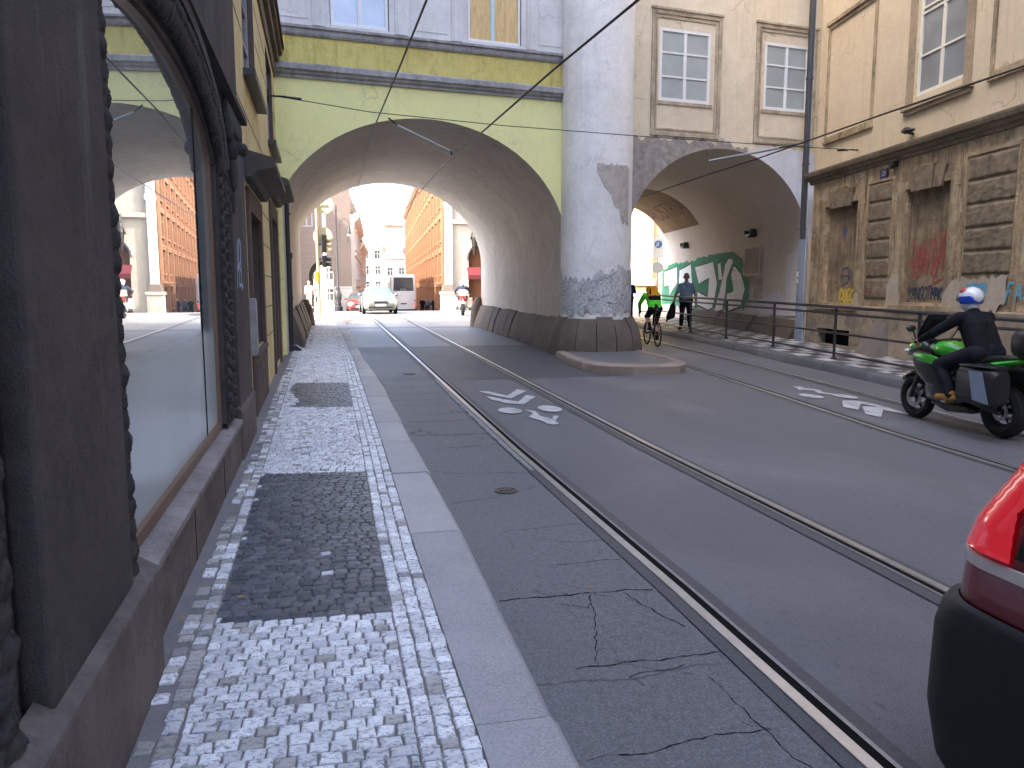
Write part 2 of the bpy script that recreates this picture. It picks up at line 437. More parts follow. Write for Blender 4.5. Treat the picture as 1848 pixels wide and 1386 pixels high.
# ================================================================== SETTING: ground
def asphalt(name, c, rough=.62, blot=.25, crack=0, dust=0, seed=0, bump=.35):
    m = NT(name)
    o = (seed * 3.7, seed * 1.3, 0)
    g = m.noise(120, 4, .75); mid = m.noise(24, 5, .65); big = m.noise(.55, 7, .6, src=m.mapping((1, .45, 1), o))
    col = m.mix(m.ramp(big, .35, .68), sc3(c, 1 - blot), sc3(c, 1 + blot))
    col = m.mix(m.math('MULTIPLY', m.ramp(g, .46, .64), .75), col, sc3(c, 2.5))
    col = m.mix(m.math('MULTIPLY', m.ramp(mid, .50, .66), .4), col, sc3(c, .55))
    spot = m.vor(2.6, src=m.mix(.06, m.co, m.mapping((1, 1, 1), src=m.co)))
    col = m.mix(m.math('MULTIPLY', m.ramp(spot.outputs["Distance"], .03, .07, (1, 1, 1, 1), (0, 0, 0, 1)), .6), col, sc3(c, .45))
    lit = m.vor(3.3, src=m.mapping((1, 1, 1), (5.5, 2.2, 0)))
    col = m.mix(m.math('MULTIPLY', m.ramp(lit.outputs["Distance"], .012, .022, (1, 1, 1, 1), (0, 0, 0, 1)), .7), col, (.5, .5, .5))
    sk = m.noise(1.0, 5, .6, src=m.mapping((16, 3.2, 1), o))
    col = m.mix(m.math('MULTIPLY', m.ramp(sk, .63, .70), .5), col, sc3(c, .5))
    ty = m.noise(1.0, 4, .5, src=m.mapping((1.5, .035, 1), o))
    col = m.mix(m.math('MULTIPLY', m.ramp(ty, .38, .66), .55), col, m.mix(.5, col, sc3(c, 1.5)))
    if dust:
        dn = m.noise(.5, 8, .6, src=m.mapping((1, .6, 1), (2.4, .6, 0)), dist=.6)
        col = m.mix(m.math('MULTIPLY', m.ramp(dn, .5, .72), dust), col, (.42, .40, .39))
    h = m.mix(.35, g, mid)
    if crack:
        nv = m.nd("ShaderNodeTexNoise"); nv.inputs["Scale"].default_value = 2.0; nv.inputs["Detail"].default_value = 7; m.ln(m.co, nv.inputs["Vector"])
        v = m.vor(.62, 'DISTANCE_TO_EDGE', src=m.mix(.3, m.mapping((.75, 1.25, 1)), nv.outputs["Color"]))
        cn = m.noise(.55, 4, .5, src=m.mapping((1, 1, 1), (4, 2, 0)))
        cf = m.math('MULTIPLY', m.ramp(v.outputs["Distance"], .0012, .0045, (1, 1, 1, 1), (0, 0, 0, 1)), m.ramp(cn, .40, .46))
        col = m.mix(m.math('MULTIPLY', cf, crack), col, sc3(c, .18))
        h = m.mix(cf, h, (0, 0, 0))
    m.color(col); m.rough(m.ramp(big, .2, .8, (rough - .08,) * 3 + (1,), (rough + .1,) * 3 + (1,))); m.spec(.5)
    m.bump(h, bump, .008)
    return m.m

M_road = asphalt("asphalt_grey", (.092, .090, .096), .6, .13, dust=.16)
M_strip = asphalt("asphalt_cracked", (.098, .097, .103), .6, .2, crack=.9, seed=2)
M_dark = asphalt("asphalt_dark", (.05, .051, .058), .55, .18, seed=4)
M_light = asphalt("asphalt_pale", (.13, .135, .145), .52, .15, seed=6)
M_seal = asphalt("joint_filler", (.055, .053, .056), .6, .2, seed=8)
M_pale = asphalt("joint_filler_pale", (.17, .168, .172), .6, .3, seed=9)

def cobble_mat(name, c1, c2, k=.3, sheen=.5, speck=.3):
    m = NT(name)
    g = m.nd("ShaderNodeNewGeometry")
    n = m.noise(30, 6, .68, src=m.mapping((1, 1.8, 1)), dist=1.2); n2 = m.noise(1.2, 4)
    r = m.ramp(g.outputs["Random Per Island"], 0, 1, (1 - k, 1 - k, 1 - k * .92, 1), (1.12, 1.12, 1.13, 1))
    col = m.mix(m.ramp(n, .36, .51), c2, c1)
    col = m.mix(1, col, r, 'MULTIPLY')
    col = m.mix(m.math('MULTIPLY', m.ramp(n2, .5, .75), speck), col, sc3(c2, .8))
    m.color(col); m.rough(m.ramp(n, .3, .7, (sheen + .12,) * 3 + (1,), (sheen - .06,) * 3 + (1,))); m.spec(.5)
    m.bump(n, .45, .006)
    return m.m
M_cob_w = cobble_mat("pale_cobble", (.84, .84, .84), (.24, .235, .24), .30, .42)
M_cob_d = cobble_mat("dark_cobble", (.135, .142, .158), (.058, .057, .063), .55, .30)
M_cob_g = cobble_mat("weathered_cobble", (.45, .435, .40), (.22, .20, .19), .4, .5)
M_joint = stone("joint_sand", (.16, .148, .148), (.24, .222, .22), 9, 160, .6, .95)
M_kerb = stone("granite_kerb", (.28, .275, .275), (.39, .385, .385), 2.2, 85, .4, .6, island=.22, speck_amt=.7)
M_kerb_d = stone("dark_granite_kerb", (.07, .075, .085), (.13, .13, .14), 1.6, 120, .35, .55, island=.2)
M_steel = plain("worn_rail_steel", (.50, .49, .485), .36, .85, var=.18, vscale=12)
M_steel_d = plain("rusty_rail_lip", (.26, .245, .24), .5, .6, var=.25, vscale=14)
M_groove = plain("groove_shade_black", (.008, .008, .008), .95, spec=.1)  # black stands in for the shade of a groove built almost flush
M_setts = None

def sheet(name, mat, xL, xR, ys, dz):
    """strip of ground following the street's rise; xL/xR are numbers or functions of y"""
    mb = MB()
    fl = xL if callable(xL) else (lambda y: xL); fr = xR if callable(xR) else (lambda y: xR)
    vs, fs = [], []
    for y in ys:
        vs += [(fl(y), y, gz(y) + dz), (fr(y), y, gz(y) + dz)]
    for i in range(len(ys) - 1): fs.append((2 * i, 2 * i + 1, 2 * i + 3, 2 * i + 2))
    mb.add(vs, fs)
    return struct(mb.build(name, mat, fix=False, smooth=True))

def frange(a, b, st):
    n = max(1, int(math.ceil((b - a) / st))); return [a + (b - a) * i / n for i in range(n + 1)]
YS = sorted({-60, -20, *frange(0, 60, 1.0), *frange(60, 130, 5), 160, 220, 300, 420, 600})
sheet("road", M_road, -400, 400, YS, 0)

RAIL_L = [(-30, 1.90), (4, 1.87), (10, 1.76), (20, 1.58), (29, 1.40), (45, 1.08), (60, .8), (90, .9)]
RAIL_R = [(-30, 3.32), (4, 3.29), (10, 3.18), (20, 3.00), (29, 2.82), (45, 2.50), (60, 2.22), (90, 2.32)]
RAIL_A = [(-30, 3.6), (-5, 5.3), (6, 6.24), (11.15, 6.76), (15.8, 7.15), (22.9, 7.55), (34, 8.3), (60, 11.5)]
RAIL_B = [(-30, 5.04), (-5, 6.75), (6, 7.69), (11.9, 8.25), (15.9, 8.60), (22.9, 8.98), (34, 9.75), (60, 12.95)]
KERB_OUT = [(-30, .80), (5, .73), (8.8, .64), (12.7, .56), (17.5, .33), (27.6, .10), (31.5, -.05), (34, .1)]
KERB_IN = [(-30, .46), (2.4, .43), (4.7, .38), (8, .34), (16.3, .15), (27.7, -.25), (31.5, -.42), (34, -.30)]
WALL_X = [(-30, .12), (0, -.76), (2.6, -.85), (7.4, -1.0), (9.1, -1.06), (13.1, -1.17), (18.4, -1.30), (20, -1.3), (31, -1.55)]
fKo, fKi, fW = (lambda y: lerp_tab(KERB_OUT, y)), (lambda y: lerp_tab(KERB_IN, y)), (lambda y: lerp_tab(WALL_X, y))
fL, fR, fA, fB = [(lambda y, t=t: lerp_tab(t, y)) for t in (RAIL_L, RAIL_R, RAIL_A, RAIL_B)]

sheet("road_strip", M_strip, lambda y: fKo(y) - .05, lambda y: fL(y) - .16, frange(-20, 13.8, .8), .004)
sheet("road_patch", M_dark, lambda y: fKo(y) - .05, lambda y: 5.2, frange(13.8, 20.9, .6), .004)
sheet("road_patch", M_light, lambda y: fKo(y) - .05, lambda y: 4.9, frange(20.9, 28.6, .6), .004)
for f, pr, nm in ((fL, M_pale, 'pale'), (fR, None, '')):
    sheet("rail_joint", M_seal, lambda y, f=f: f(y) - .15, lambda y, f=f: f(y) + .13, frange(-20, 40, 1.0), .008)
mbp = MB(); wj = [0.0] * 60
for i in range(60): wj[i] = .012 + .05 * max(0, math.sin(i / 56 * math.pi)) * (.5 + .5 * math.sin(i * 1.7) * math.sin(i * .43)) + random.uniform(0, .012)
for i in range(56):
    y, y2 = 7.0 + i * .125, 7.0 + (i + 1) * .125
    mbp.quad((fL(y) - .11 - wj[i], y, gz(y) + .012), (fL(y) - .085, y, gz(y) + .012), (fL(y2) - .085, y2, gz(y2) + .012), (fL(y2) - .11 - wj[i + 1], y2, gz(y2) + .012))
struct(mbp.build("rail_joint", M_pale, fix=False))
for f in (fA, fB):
    sheet("rail_joint", M_seal, lambda y, f=f: f(y) - .11, lambda y, f=f: f(y) + .11, frange(-5, 40, 1.0), .006)

# setts on the little square behind the passages
def setts_mat():
    m = NT("square_setts")
    b = m.nd("ShaderNodeTexBrick"); b.inputs["Scale"].default_value = 1.0; b.inputs["Brick Width"].default_value = .16; b.inputs["Row Height"].default_value = .11
    b.inputs["Mortar Size"].default_value = .008; b.inputs["Color1"].default_value = (.24, .235, .23, 1); b.inputs["Color2"].default_value = (.15, .148, .145, 1); b.inputs["Mortar"].default_value = (.1, .1, .1, 1)
    m.ln(m.co, b.inputs["Vector"]); n = m.noise(.8, 6)
    m.color(m.mix(m.math('MULTIPLY', m.ramp(n, .4, .7), .4), b.outputs[0], (.30, .29, .28)))
    m.rough(.5); m.bump(b.outputs["Fac"], -.4, .01); return m.m
M_setts = setts_mat()
sheet("square", M_setts, lambda y: -30, lambda y: 40, frange(29.6, 56, 1.0), .005)

def rail(name, label, f, head, y0=-12, y1=58):
    """grooved tram rail let into the road: running head, groove, lip"""
    mb = MB(); ys = frange(y0, y1, 1.0)
    s = head                                            # +1: head on the right, groove to its left
    prof = [(-.075, .010, 0), (-.073, .016, 0), (-.018, .017, 0), (-.014, .011, 0), (-.010, .010, 2), (.028, .010, 2), (.031, .014, 1), (.052, .015, 1), (.056, .009, 1)]
    vs = []
    for y in ys:
        for x, z, _ in prof: vs.append((f(y) + x * s, y, gz(y) + z))
    n = len(prof); fs = []
    for i in range(len(ys) - 1):
        for k in range(n - 1):
            a = i * n + k
            mb.f.append([a, a + 1, a + n + 1, a + n] if s > 0 else [a, a + n, a + n + 1, a + 1]); mb.mi.append(2 if (prof[k][2] == 2 or prof[k + 1][2] == 2) and not (prof[k][2] == 1) else (prof[k][2]))
    mb.v = vs
    o = mb.build(name, [M_steel, M_steel_d, M_groove], fix=False)
    return tag(o, label, "tram rail", "tram rails in the road")
rail("tram_rail", "grooved steel tram rail nearest the left kerb, running into the yellow archway", fL, 1)
rail("tram_rail", "bright tram rail second from the left kerb, right of the painted bicycle", fR, -1)
rail("tram_rail", "dark tram rail left of the green motorbike, curving into the right passage", fA, 1, -12, 50)
rail("tram_rail", "pale tram rail nearest the right pavement, under the cyclist", fB, -1, -12, 50)

# open cracks across the strip beside the kerb
def cracks():
    r = random.Random(44); mb = MB()
    def run(x0, y0, x1, y1, w, depth=0):
        n = max(3, int(math.hypot(x1 - x0, y1 - y0) / .035)); pts = []; dx = dy = 0
        for i in range(n + 1):
            t = i / n; dx = dx * .8 + r.uniform(-.012, .012); dy = dy * .8 + r.uniform(-.012, .012)
            x, y = x0 + (x1 - x0) * t + dx, y0 + (y1 - y0) * t + dy; pts.append((x, y))
            if depth < 2 and r.random() < .035: run(x, y, x + r.uniform(-.22, .22), y + r.uniform(-.22, .22), w * .6, depth + 1)
        for (a, b), (c, d) in zip(pts, pts[1:]):
            ww = w * r.uniform(.35, 1.3); L = math.hypot(c - a, d - b) or 1; nx, ny = -(d - b) / L * ww / 2, (c - a) / L * ww / 2
            mb.add([(a - nx, b - ny, gz(b) + .0055), (c - nx, d - ny, gz(d) + .0055), (c + nx, d + ny, gz(d) + .0055), (a + nx, b + ny, gz(b) + .0055)], [(0, 1, 2, 3)])
    for y, xa, xb, w in ((2.55, .95, 1.6, .006), (3.18, 1.0, 1.72, .009), (3.05, 1.2, 1.5, .005), (4.02, .8, 1.7, .011), (4.5, 1.2, 1.68, .006), (5.25, 1.05, 1.7, .005), (8.2, .9, 1.6, .010), (8.9, .8, 1.65, .014), (9.8, .75, 1.62, .016), (10.35, .9, 1.6, .014), (11.1, .8, 1.55, .012), (12.2, .75, 1.55, .012), (13.0, .7, 1.5, .014)):
        run(xa, y + r.uniform(-.05, .05), xb, y + r.uniform(-.05, .1), w)
    run(1.55, 3.0, 1.62, 2.2, .005); run(1.5, 4.0, 1.66, 3.5, .007); run(1.3, 3.9, 1.1, 3.2, .005)
    return struct(mb.build("road_crack", plain("crack_dirt", (.012, .012, .012), .95, spec=.1), fix=False))
cracks()

# -------------------------------------------------- left pavement of small stone setts
SW = .14                                                # kerb height
def swz(x, y):
    """pavement height: kerb level with a slight fall from the wall"""
    return gz(y) + SW + .03 * max(0, min(1, (fKi(y) - x) / 1.3))
def base_sheet():
    mb = MB(); vs, fs = [], []
    ys = frange(-12, 34, .5)
    for y in ys:
        xl = fW(y) - .35
        for k in range(4):
            x = xl + (fKi(y) + .02 - xl) * k / 3; vs.append((x, y, swz(x, y) - .012))
    for i in range(len(ys) - 1):
        for k in range(3): a = i * 4 + k; fs.append((a, a + 1, a + 5, a + 4))
    mb.add(vs, fs); return struct(mb.build("pavement_bed", M_joint, fix=False))
base_sheet()
def stones():
    mb = MB(); rnd = random.Random(5)
    def stone_(cx, cy, w, h, mi, gap=.0064):
        w = max(.02, w - gap * rnd.uniform(.8, 1.7)); h = max(.02, h - gap * rnd.uniform(.8, 1.7))
        b = min(w, h) * .085; z = swz(cx, cy) + rnd.uniform(-.003, .003); j = min(w, h) * .07
        cr = [(-w / 2, -h / 2), (w / 2, -h / 2), (w / 2, h / 2), (-w / 2, h / 2)]
        cr = [(cx + a + rnd.uniform(-j, j), cy + c + rnd.uniform(-j, j)) for a, c in cr]
        tx, ty = rnd.uniform(-.03, .03), rnd.uniform(-.03, .03)
        top = []
        for a, c in cr:
            a2, c2 = cx + (a - cx) * (1 - 2 * b / w), cy + (c - cy) * (1 - 2 * b / h)
            top.append((a2, c2, z + (a2 - cx) * tx + (c2 - cy) * ty))
        vs = top + [(a, c, z - .006 + (a - cx) * tx + (c - cy) * ty) for a, c in cr] + [(a, c, z - .022) for a, c in cr] + [(cx + rnd.uniform(-.01, .01), cy + rnd.uniform(-.01, .01), z + rnd.uniform(0, .002))]
        fs = [(0, 1, 12), (1, 2, 12), (2, 3, 12), (3, 0, 12)]
        for o in (0, 4):
            for k in range(4): fs.append((o + k, o + 4 + k, o + 4 + (k + 1) % 4, o + (k + 1) % 4))
        mb.add(vs, fs, mi)
    y = -6.0; row = 0
    S = .067
    while y < 33.5:
        xi = fKi(y); xw = fW(y) + (.10 if y < 19 else .3)
        rh = S * rnd.uniform(.92, 1.08)
        # three courses along the kerb, two along the wall
        right = xi - 3 * .072; left = xw + 2 * .07 + .002
        x = left - (row % 2) * S * .5 + rnd.uniform(-.01, .01)
        while x < right - .012:
            w = S * rnd.uniform(.95, 1.32)
            x2 = min(x + w, right); x1 = max(x, left)
            if right - x2 < .025: x2 = right
            if x2 - x1 > .022:
                cx = (x1 + x2) / 2
                dark = (3.66 < y < 6.68 and cx > left + .02) or (10.28 < y < 12.75 and cx > left + .06 + .12 * math.sin(y * 1.3) ** 2)
                stone_(cx, y + rh / 2, x2 - x1, rh, 1 if (dark and rnd.random() > .004) else (0 if rnd.random() > .05 else 2))
            x = x + w if x2 != right else right
        y += rh; row += 1
    for k in range(3):
        y = -6.0 + k * .02
        while y < 33.5:
            h = .074 * rnd.uniform(.8, 1.15); xi = fKi(y)
            stone_(xi - .036 - k * .072, y + h / 2, .072, h, 0 if rnd.random() > .1 else 2); y += h
    for k in range(2):
        y = -6.0 + k * .02
        while y < 33.5:
            h = .08 * rnd.uniform(.8, 1.2); xw = fW(y) + (.10 if y < 19 else .3)
            if not (k == 0 and rnd.random() < .22): stone_(xw + .035 + k * .07 + (rnd.uniform(-.012, .012) if k == 0 else 0), y + h / 2, .07, h, 2 if rnd.random() < .55 else 0)
            y += h
    return struct(mb.build("pavement", [M_cob_w, M_cob_d, M_cob_g], fix=False))
stones()
def kerb(name, mat, fo, fi, ys, h, hz=0):
    mb = MB(); rnd = random.Random(3)
    for a, b in zip(ys, ys[1:]):
        g = .006; a2, b2 = a + g, b - g; j = rnd.uniform(-.008, .008)
        n = 3; vs = []
        for i in range(n + 1):
            y = a2 + (b2 - a2) * i / n; z = gz(y) + h + j * .5
            o, q = fo(y) + j, fi(y) + .004
            sg = 1 if o > q else -1
            vs += [(q, y, z - .1), (q, y, z), (o - .035 * sg, y, z), (o, y, z - .03), (o + .012 * sg, y, gz(y) - .05)]
        fs = []
        for i in range(n):
            for k in range(4): s0 = i * 5 + k; fs.append((s0, s0 + 1, s0 + 6, s0 + 5))
        fs += [(0, 1, 2, 3, 4), tuple(n * 5 + k for k in range(4, -1, -1))]
        mb.add(vs, fs)
    return struct(mb.build(name, mat, smooth=True, ang=50))
ys = [-8, -6.4, -5, -3.6, -2.2, -.9, .3, 1.45, 2.62, 4.92, 6.6, 8.05, 9.15, 10.0, 11.2, 12.55, 13.6, 14.7, 15.9, 17.2, 18.6, 20, 21.4, 22.8, 24.2, 25.6, 27, 28.4, 29.8, 31.2, 32.4, 33.6]
kerb("kerb", M_kerb, fKo, fKi, ys, SW)
# sunlit corner of the pavement beyond the archway
def corner():
    mb = MB(); z = gz(36) + .13
    poly = [(-9, 33.6), (.1, 33.6), (.35, 35.0), (.1, 36.6), (-.6, 38.5), (-1.6, 41), (-2.2, 56), (-9, 56)]
    mb.prism(poly, gz(33) - .1, z, ax='xy'); return struct(mb.build("far_pavement", M_cob_w))
corner()

# -------------------------------------------------- right pavement in a black and white mosaic
KR = [(-30, 3.9), (-6, 7.3), (4, 8.35), (11.4, 9.17), (13.6, 9.42), (15.6, 9.55), (17.8, 9.86), (21.8, 10.25), (24, 10.35), (28, 10.9), (34, 11.6)]
fKR = lambda y: lerp_tab(KR, y)
fRW = lambda y: 12.3 - .1352 * (19.4 - y)
SR = .16
def mosaic():
    m = NT("mosaic_paving")
    rot = m.mapping((1, 1, 1), rot=(0, 0, R_(8)))
    ck = m.nd("ShaderNodeTexChecker"); ck.inputs["Scale"].default_value = 2.9; m.ln(m.mapping((1, .6, 1), (0, .1, 0.13), src=rot), ck.inputs["Vector"])
    nz = m.noise(14, 3)
    vr = m.vor(17, src=rot, rnd=.5); e = m.vor(17, 'DISTANCE_TO_EDGE', src=rot, rnd=.5)
    col = m.mix(ck.outputs["Fac"], m.mix(m.ramp(vr.outputs["Color"], .1, .9), (.38, .37, .36), (.66, .65, .64)), m.mix(m.ramp(vr.outputs["Color"], .1, .9), (.035, .035, .04), (.085, .085, .09)))
    ed = m.ramp(e.outputs["Distance"], .01, .035)
    col = m.mix(ed, (.11, .1, .095), col)
    big = m.noise(.7, 6); col = m.mix(m.math('MULTIPLY', m.ramp(big, .45, .7), .45), col, (.2, .19, .18))
    m.color(col); m.rough(.55); m.bump(ed, .5, .01); return m.m
M_mosaic = mosaic()
sheet("right_pavement", M_mosaic, lambda y: fKR(y) + .2, lambda y: fRW(y) + 2.0, frange(-20, 36, 1.0), SR)
kerb("right_kerb", M_kerb_d, lambda y: fKR(y), lambda y: fKR(y) + .25, frange(-14, 34, 1.55), SR + .003)

# stone island in front of the round pier
M_isl = stone("island_stone", (.20, .155, .125), (.30, .235, .19), 2.4, 90, .5, .85, island=.15)
def island():
    pts = [(4.86, 17.6), (4.68, 16.0), (4.66, 14.9), (4.74, 14.45), (4.98, 14.12), (5.4, 13.9), (5.95, 13.82), (6.35, 13.9), (6.56, 14.1), (6.74, 14.5), (6.84, 15.4), (6.9, 16.5), (6.95, 17.6)]
    t = thing("kerb_island", "low rounded stone kerb island under the round pier between the archways", "traffic island", at(0, 0, 0))
    zb = .05; zt = .265
    c = (5.85, 16.6)
    inn = [(c[0] + (x - c[0]) * .80, c[1] + (y - c[1]) * .88) for x, y in pts]
    mb = MB()
    for i in range(len(pts) - 1):
        (x0, y0), (x1, y1), (u0, v0), (u1, v1) = pts[i], pts[i + 1], inn[i], inn[i + 1]
        def off(x, y, k=.03): return (c[0] + (x - c[0]) * (1 - k), c[1] + (y - c[1]) * (1 - k))
        a0, a1 = off(x0, y0), off(x1, y1)
        vs = [(x0, y0, zb), (x1, y1, zb), (x0, y0, zt - .03), (x1, y1, zt - .03), (*a0, zt), (*a1, zt), (u0, v0, zt), (u1, v1, zt)]
        mb.add(vs, [(0, 1, 3, 2), (2, 3, 5, 4), (4, 5, 7, 6)])
    mb.build("kerb_ring", M_isl, t, smooth=True, ang=60)
    m2 = MB(); m2.add([(x, y, zt - .006) for x, y in inn], [list(range(len(inn)))]); m2.build("island_top", M_strip, t)
island()

# -------------------------------------------------- painted bicycles and chevrons
def paint_mat():
    m = NT("road_paint"); n = m.noise(45, 6, .7); n2 = m.noise(4, 5)
    m.color(m.mix(m.ramp(m.mix(.5, n, n2), .36, .5), (.15, .15, .155), (.50, .50, .50))); m.rough(.6); return m.m
M_paint = paint_mat()
def marking(label, polys, circles, loc, rings=()):
    mb = MB(); cx, cy = loc
    for p in polys: mb.add([(x - cx, y - cy, gz(y) - gz(cy) + .0015) for x, y in p], [list(range(len(p)))])
    for (x, y, rx, ry, a) in circles:
        mb.add([(x - cx + rx * math.cos(w) * math.cos(a) - ry * math.sin(w) * math.sin(a), y - cy + rx * math.cos(w) * math.sin(a) + ry * math.sin(w) * math.cos(a), gz(cy) * 0 + .0015 + gz(y) - gz(cy)) for w in [2 * math.pi * k / 28 for k in range(28)]], [list(range(28))])
    o = mb.build("road_marking", M_paint); o.location = (cx, cy, gz(cy) + .009)
    return tag(o, label, "road marking", "painted bicycle markings")
marking("white painted bicycle and two chevrons on the asphalt between the two left tram rails",
        [[(2.10, 12.33), (2.26, 12.25), (2.46, 11.74), (2.76, 12.40), (2.87, 12.2), (2.45, 11.45), (2.20, 11.95)],
         [(2.13, 11.78), (2.32, 11.42), (2.50, 11.13), (2.76, 11.76), (2.87, 11.58), (2.52, 10.86), (2.30, 11.03), (2.14, 11.4)],
         [(2.43, 10.43), (2.55, 10.3), (2.52, 9.9), (2.62, 9.66), (2.71, 9.89), (2.77, 9.85), (2.66, 9.6), (2.58, 9.38), (2.47, 9.32), (2.46, 9.55), (2.40, 9.7), (2.36, 9.89), (2.48, 10.11)]],
        [(2.215, 10.40, .16, .27, 0), (2.80, 10.45, .16, .29, 0), (2.55, 9.38, .075, .11, 0)], (2.45, 10.9))
marking("white painted bicycle and chevrons on the asphalt just left of the green motorbike",
        [[(7.49, 11.83), (7.62, 11.78), (7.58, 11.6), (7.69, 11.36), (7.58, 11.1), (7.72, 10.75), (7.66, 10.7), (7.46, 11.05), (7.55, 11.31), (7.44, 11.45), (7.33, 11.40), (7.45, 11.62)],
         [(7.37, 10.29), (7.55, 10.22), (7.62, 10.0), (7.60, 9.44), (7.54, 9.5), (7.46, 9.98), (7.06, 9.50), (7.0, 9.76)],
         [(7.32, 9.76), (7.5, 9.66), (7.56, 9.4), (7.54, 8.95), (7.48, 9.0), (7.40, 9.42), (6.97, 8.90), (6.94, 9.18)]],
        [(7.17, 10.8, .14, .26, 0), (7.68, 10.67, .14, .26, 0)], (7.4, 10.4))
M_iron = plain("cast_iron", (.12, .10, .09), .45, .7, var=.3, vscale=60, bump=.4)
def cover(x, y, r, label):
    t = thing("manhole_cover", label, "manhole cover", at(x, y, gz(y) + .005), "small round covers in the road strip")
    mb = MB(); mb.lathe([(r, 0), (r, .008), (r * .86, .009), (r * .85, .005)], seg=28); mb.build("rim", M_iron, t)
    mb = MB(); mb.lathe([(r * .84, 0), (r * .84, .006), (.001, .006)], seg=28)
    for k in range(3): a = k * 2.09; mb.box(-.008 + r * .35 * math.cos(a), .008 + r * .35 * math.cos(a), r * .35 * math.sin(a) - .03, r * .35 * math.sin(a) + .03, .006, .010)
    mb.box(-r * .6, r * .6, -.007, .007, .006, .0105)
    mb.build("lid", M_iron, t)
cover(1.31, 6.32, .10, "round iron valve cover in the asphalt left of the rail, the nearer of two")
cover(1.18, 14.9, .13, "shiny round iron cover in the dark asphalt patch left of the rail")
M_orange = plain("cigarette_filter", (.55, .25, .10), .8); M_whitep = plain("paper_white", (.75, .75, .73), .8)
for i, (x, y, a, mt, lb) in enumerate([(-.56, 3.98, .4, M_orange, "orange cigarette end on the dark setts"), (-.80, 3.75, 1.9, M_orange, "cigarette end lying in the gravel beside the plinth"),
                                    (-.78, 3.02, .7, M_whitep, "white cigarette stub among the mossy setts by the wall"), (1.34, 4.1, .1, M_orange, "orange cigarette end in the asphalt crack near the rail")]):
    z = (swz(x, y) + .006) if x < .4 else gz(y) + .008
    o = MB().tube([(-.014, 0, 0), (.014, 0, 0)], .0045, 8).build("cigarette_end", mt, smooth=True); o.location = (x, y, z); o.rotation_euler = (0, 0, a)
    tag(o, lb, "cigarette end", "litter on the ground")
# ================================================================== materials for the buildings
M_brown = plaster("dark_brown_render", (.095, .082, .078), (.042, .036, .036), .7, .9, .0, .9, 1.0, 110)
def brown_streaks():
    nt = M_brown.node_tree
    b = nt.nodes["Principled BSDF"]; old = b.inputs["Base Color"].links[0].from_socket
    tc = [n for n in nt.nodes if n.type == 'TEX_COORD'][0]
    mp = nt.nodes.new("ShaderNodeMapping"); mp.inputs["Scale"].default_value = (6, 6, .9); nt.links.new(tc.outputs["Object"], mp.inputs[0])
    n = nt.nodes.new("ShaderNodeTexNoise"); n.inputs["Scale"].default_value = 1.0; n.inputs["Detail"].default_value = 8; n.inputs["Distortion"].default_value = .5; nt.links.new(mp.outputs[0], n.inputs["Vector"])
    r = nt.nodes.new("ShaderNodeValToRGB"); r.color_ramp.elements[0].position = .60; r.color_ramp.elements[1].position = .78; r.color_ramp.elements[1].color = (.55, .55, .55, 1); nt.links.new(n.outputs["Fac"], r.inputs[0])
    mx = nt.nodes.new("ShaderNodeMix"); mx.data_type = 'RGBA'; nt.links.new(r.outputs[0], mx.inputs[0]); nt.links.new(old, mx.inputs[6]); mx.inputs[7].default_value = (.22, .21, .23, 1)
    nt.links.new(mx.outputs[2], b.inputs["Base Color"])
brown_streaks()
M_carve = stone("carved_dark_stone", (.024, .021, .021), (.075, .068, .066), 22, 120, .8, .9, speck_amt=.3)
M_plinth = plaster("brown_plinth_stone", (.18, .152, .142), (.085, .068, .06), .85, 1.6, .75, .88, .6, 120)
M_sill = plaster("worn_sill_stone", (.30, .265, .255), (.15, .128, .12), .8, 2.2, .2, .85, .5, 120)
M_yellow_old = plaster("aged_yellow_render", (.66, .56, .30), (.36, .28, .15), .55, .7, .5, .9, .3)
M_yellow = plaster("lime_yellow_render", (.80, .78, .37), (.66, .63, .35), .45, .5, .18, .9, .12, crack=.35)
M_mustard = plaster("stained_mustard_render", (.64, .56, .21), (.34, .28, .09), .5, .8, .95, .9, .2, crack=.3)
M_grey_trim = plaster("grey_cornice_render", (.42, .41, .41), (.15, .14, .14), .75, 1.6, .8, .9, .35)
M_grey_up = plaster("pale_grey_render", (.68, .675, .665), (.48, .46, .44), .6, .9, .5, .9, .2, crack=.3)
M_white_col = plaster("white_pier_render", (.80, .79, .775), (.50, .475, .45), .55, .9, .5, .9, .25, crack=.25)
M_cream = plaster("cream_render", (.70, .62, .49), (.50, .42, .32), .65, .8, .45, .9, .25, crack=.7)
M_cream_trim = plaster("cream_trim_render", (.55, .48, .375), (.20, .16, .115), .85, 1.2, .75, .9, .3)
M_tan = plaster("tan_render", (.66, .54, .385), (.50, .395, .265), .55, .7, .45, .9, .3, crack=.5)
M_tan_low = plaster("weathered_tan_render", (.56, .425, .27), (.10, .076, .052), .85, .9, .9, .92, .5, patch=(.50, .42, .31), patch_t=(.565, .59))
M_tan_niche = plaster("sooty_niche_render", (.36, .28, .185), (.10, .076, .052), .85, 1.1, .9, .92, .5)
M_quoin = stone("rough_rusticated_stone", (.105, .078, .052), (.33, .26, .17), 5.5, 30, 1.0, .95, speck_amt=.45)
M_trim_r = plaster("stone_surround", (.48, .375, .24), (.13, .10, .066), .85, 1.1, .85, .92, .4)
M_cornice_r = plaster("dark_cornice", (.26, .205, .14), (.09, .07, .05), .7, 1.6, .5, .9, .35)
M_base_r = plaster("crumbling_base_render", (.42, .34, .25), (.15, .12, .09), .7, 1.0, .4, .93, .6, patch=(.30, .25, .20), patch_t=(.55, .58), crack=.8)
M_vault = plaster("tunnel_render", (.58, .53, .475), (.30, .26, .23), .5, .45, .5, .9, .3, crack=.3)
